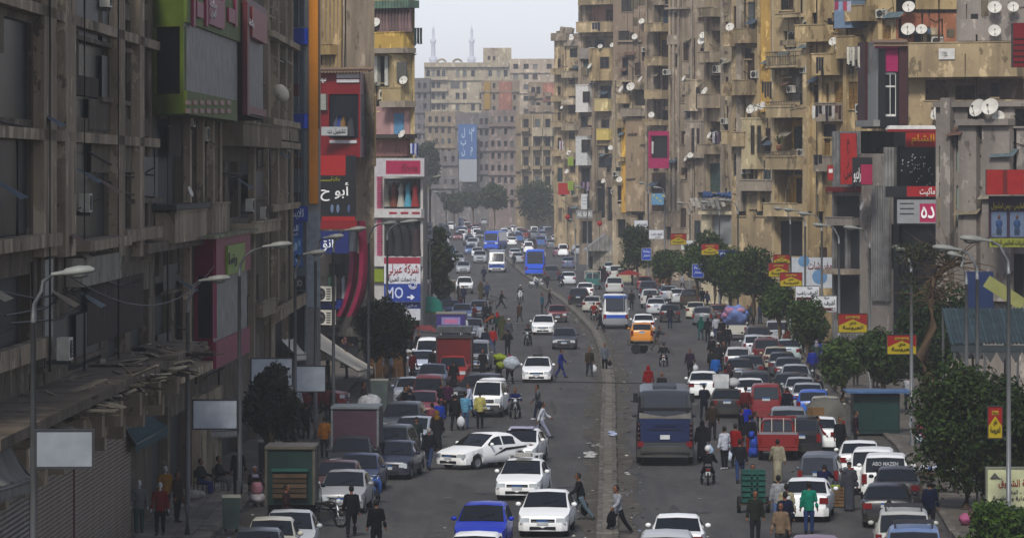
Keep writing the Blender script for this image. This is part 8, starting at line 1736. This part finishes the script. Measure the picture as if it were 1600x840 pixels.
for i, (px, py, l) in enumerate(((700, 468, 'wooden fruit barrow with upright poles left of the white pickup'), (708, 452, 'barrow heaped with pale sacks beyond the dark tree'), (1140, 500, 'street barrow with red goods under the clipped trees'), (1090, 462, 'low barrow with crates under the middle clipped tree'), (640, 575, 'stall table with white cartons beyond the left tree'), (548, 668, 'goods table under the cream awning'), (1466, 775, 'pavement table of blue wrapped packets at the right'))):
    Y = YG(py); t = thing('barrow', l, 'barrow', (X(px, Y), Y, .14 if i in (4, 5, 6) else 0), 0, 'barrows and stall tables'); wd = mat('4a3a28', .8, .3)
    MB().box(-.75, .75, -.45, .45, .68, .76, wd).obj('top', t)
    for x in (-.68, .62):
        for y in (-.4, .34): MB().box(x, x + .06, y, y + .06, 0, .68 if i > 1 else 1.7, wd).obj('leg', t)
    for k in range(11): MB().ball((rnd.uniform(-.6, .6), rnd.uniform(-.35, .35), .84 + rnd.random() * .12), rnd.uniform(.09, .17), mat(rnd.choice([['6a4020', '8a6a30'], ['8f8c84', '77746c'], ['7a2c22', '8a4a3a'], ['6a4a2c', '7a6a4a'], ['a3a3a0', '8c8c8a'], ['77705c', '4a4438'], ['2c4aa0', 'a3a8b0']][i]), .7, .3), 7, 5, (1.2, 1, .7), .15).obj('goods', t)
t = thing('fruit_crate', 'slatted wooden crate of green fruit beside the man in the dark grey robe', 'crate', (X(1309, YG(792)), YG(792), 0)); 
for i in range(6):
    MB().box(-.3, .3, -.25, -.22, .05 + i * .12, .14 + i * .12, mat('6a5030', .8, .3)).obj('slat', t)
    MB().box(-.3, -.27, -.22, .25, .05 + i * .12, .14 + i * .12, mat('6a5030', .8, .3)).obj('slat', t); MB().box(.27, .3, -.22, .25, .05 + i * .12, .14 + i * .12, mat('6a5030', .8, .3)).obj('slat', t)
for k in range(16): MB().ball((rnd.uniform(-.22, .22), rnd.uniform(-.2, .2), .76), .075, mat(rnd.choice(['8a9a30', '9a9a3c', '6f8a28'])), 7, 5).obj('fruit', t)
t = thing('carton', 'brown carton balanced on the head of the person in red', 'carton', (X(1275, YG(712)), YG(712), 1.74), .5); MB().box(-.28, .28, -.22, .22, 0, .34, mat('7a5c3a', .8, .15)).obj('box', t); MB().box(-.03, .03, -.225, .225, .341, .345, mat('8d7350', .5)).obj('tape', t)
sackpile('sack_pile', 'pink sack on a white one beside the crouching woman', 'sacks', 402, 792, [(0, 0, .2, .26, 'a09a98', (1.3, 1, .7)), (-.02, 0, .55, .27, '9a6870', (.8, .7, 1.0))], .13)
sackpile('sack_pile', 'blue plastic bales lying by the wheel of the red pickup', 'sacks', 1177, 714, [(0, 0, .2, .24, '2444a8', (.9, 1, .9)), (.03, .2, .6, .22, '2c50b4', (.8, 1, 1.3)), (-.06, .1, .95, .16, '2444a8', (.8, 1, 1))], 0)
sackpile('sack_pile', 'pink and blue toy bundles on the ground by the right shrub', 'toys', 1527, 826, [(-.4, 0, .2, .22, '9a5070', (1, 1, .9)), (-.1, .1, .35, .22, '8a4a68', (1, 1, 1)), (.3, 0, .25, .2, '5a72b4', (1, .8, 1.3)), (.45, .2, .2, .18, '9aa6c8', (1, 1, 1))], .13)
sackpile('sack_pile', 'stack of pale boards and sacks on the left pavement by the dummies', 'goods', 303, 800, [(0, 0, .5, .3, '8f8a80', (1.3, .9, .6)), (-.3, .1, .35, .2, '6a5c48', (1, 1, .8))], .13)
for i, (px, py, Y) in enumerate(((1447, 668, 172), (1446, 693, 170))):
    t = thing('toy_balloon', ['bunch of pink and red balloons by the right tree trunks', 'pale heart balloon below the pink bunch'][i], 'balloon', (X(px, Y), Y, Z(py, Y)), 0)
    for k in range(7 if i == 0 else 2): MB().ball((rnd.uniform(-.25, .25), rnd.uniform(-.2, .2), rnd.uniform(-.35, .35)), .17, mat([['9a4a64', 'a8647a', '8c2c40'], ['a3b0b8', '9a4a5c']][i][k % (3 if i == 0 else 2)], .3), 9, 6).obj('balloon', t)
    MB().tube([(0, 0, -.1), (.05, 0, -2.2)], .008, BLK2, 4).obj('string', t)
t = thing('umbrella', 'teal and lime market umbrella hanging closed beside the ring logo board', 'umbrella', (X(672, 350), 350, .13))
MB().lathe([(1.05, 1.15), (.9, 1.9), (.5, 2.25), (.05, 2.35)], mat('2a9a84', .7, .12), 8).obj('canopy', t); MB().lathe([(1.0, 1.05), (1.06, 1.15)], mat('8a9a24', .7), 8).obj('valance', t); MB().tube([(0, 0, 0), (0, 0, 2.45)], .025, CHR, 6).obj('pole', t)
t = thing('umbrella', 'red market umbrella above the lettered minibus', 'umbrella', (X(983, 440), 440, 0)); MB().lathe([(1.25, 2.1), (.8, 2.35), (.05, 2.6)], mat('8c1e1c', .7, .12), 8).obj('canopy', t); MB().tube([(0, 0, 0), (0, 0, 2.65)], .025, CHR, 6).obj('pole', t)
awning('awning', 'long red and white edged awning beyond the left tree', [W3(630, 508, 318), W3(672, 508, 330), W3(700, 520, 322), W3(640, 514, 306)], mat('8a2a26', .8, .2), mat('a5a29c', .8))
t = thing('timber_boards', 'upright brown boards leaning against the stalls under the left tree', 'boards', (X(600, 262), 262, .13))
for i in range(5): MB().box(-.9 + i * .42, -.52 + i * .42, 0, .05, 0, 1.7 + .2 * (i % 3), mat('6a4a26', .8, .3, 3), Euler((R(8), R(-4 + 3 * (i % 2)), 0)).to_matrix().to_4x4()).obj('board', t)
# road litter and dirt, patched asphalt
lt = MB(); lm = [mat(c, .8, .2) for c in ('a3a29c', '8c8a84', '5c584e', '2a2a28', '9a9484', '6c7f98')]
for i in range(480):
    Y = 140 + 300 * rnd.random() ** 1.6; md = pl_x(MED, Y); r_ = rnd.random()
    x = md + rnd.choice([-1, 1]) * (.5 + abs(rnd.gauss(0, .45))) if r_ < .55 else rnd.uniform(pl_x(KL, Y), pl_x(KR, Y)) if r_ < .8 else (pl_x(KL, Y) + abs(rnd.gauss(0, .6)))
    s_ = rnd.uniform(.02, .09); M = Matrix.Translation((x, Y, .02)) @ Euler((rnd.uniform(-.3, .3), rnd.uniform(-.3, .3), rnd.uniform(0, 6))).to_matrix().to_4x4(); lt.add([M @ Vector(v) for v in ((-s_, -s_ * .8, 0), (s_, -s_, .02), (s_ * .8, s_, 0), (-s_ * .9, s_ * .7, .03))], [(0, 1, 2, 3)], rnd.choice(lm))
setting(lt.obj('litter'), 'stuff')
for i, (px, py, c) in enumerate(((920, 712, '9a9a98'), (957, 686, '8c94a8'), (931, 697, '6c6a64'))):
    t = thing('rubbish_heap', ['flattened pale plastic heap against the median', 'white and blue plastic caught on the median', 'grey rubbish strewn beside the median'][i], 'rubbish', (*G(px, py), .2 if i == 1 else 0))
    for k in range(9): MB().ball((rnd.uniform(-.35, .35) * (.4 if i == 1 else 1), rnd.uniform(-1.5, 1.5), .05), rnd.uniform(.07, .16), mat(c, .6, .3), 7, 4, (1.3, 1.8, .45), .25).obj('scrap', t)
ap = [plaster(c, '2c2a28', .5, 3) for c in ('434241', '3a3938', '4a4846')]
for i in range(26):
    Y = 145 + 300 * rnd.random() ** 1.5; x = rnd.uniform(pl_x(KL, Y) + 2.5, pl_x(KR, Y) - 4); a, b_ = rnd.uniform(.12, .5), rnd.uniform(3, 14); P_ = [(x + a * (1 + rnd.uniform(-.5, .4)) * math.cos(k * .6283), Y + b_ * (1 + rnd.uniform(-.3, .3)) * math.sin(k * .6283), .004 + .0003 * i) for k in range(10)]
    setting(MB().add(P_, [tuple(range(10))], rnd.choice(ap)).obj('road_patch'))
for f, s_ in ((MED, -1), (MED, 1), (KL, 1), (KR, -1)):
    m = MB(); ys = list(range(142, 520, 3)); e_ = [pl_x(f, y) + s_ * ((.36 if f is MED else .2) + rnd.uniform(.25, 1.0)) for y in ys]
    for k in range(len(ys) - 1): m.quad((pl_x(f, ys[k]) + s_ * .2, ys[k], .016), (e_[k], ys[k], .016), (e_[k + 1], ys[k + 1], .016), (pl_x(f, ys[k + 1]) + s_ * .2, ys[k + 1], .016), plaster('4c4841', '37342f', .6, 31))
    setting(m.obj('road_dust'))
for px, py in ((885, 760), (1010, 640), (1095, 800), (760, 770)): setting(MB().lathe([(0, .012), (.34, .012), (.38, .008)], mat('2a2826', .6, .3), 16, Matrix.Translation((*G(px, py), .004))).obj('manhole_cover'))
# paving slabs on the near left pavement
for i in range(9):
    for j in range(12):
        x0 = -9.95 - (i + 1) * .62; y0 = 142 + j * 2.6
        if x0 < -14.5: continue
        MB().box(x0 + .02, x0 + .6, y0 + .02, y0 + 2.57, .125, .142 + rnd.uniform(0, .012), plaster(rnd.choice(['746d62', '7c766a', '68635a']), '38342f', .4, 5)).obj('paving_slab')
pv = setting(link('paved_walk', None))
for o in [q for q in COL.objects if q.name.startswith('paving_slab')]: o.parent = pv
# ------------------------------------------------------------------ haze
hz = bpy.data.meshes.new('haze')
bmx = bmesh.new(); bmesh.ops.create_cube(bmx, size=1); bmx.to_mesh(hz); bmx.free()
ho = setting(link('haze', hz, None, (0, 2580, 66.9), None, (5200, 5220, 136.2)), 'stuff')
hm = bpy.data.materials.new('haze'); hm.use_nodes = True; n_ = hm.node_tree; n_.nodes.remove(n_.nodes['Principled BSDF'])
pvn = n_.nodes.new('ShaderNodeVolumePrincipled'); pvn.inputs['Density'].default_value = .0002; pvn.inputs['Color'].default_value = (.92, .95, .995, 1); pvn.inputs['Anisotropy'].default_value = 0
n_.links.new(pvn.outputs[0], n_.nodes['Material Output'].inputs['Volume']); hz.materials.append(hm)
hm.cycles.homogeneous_volume = True
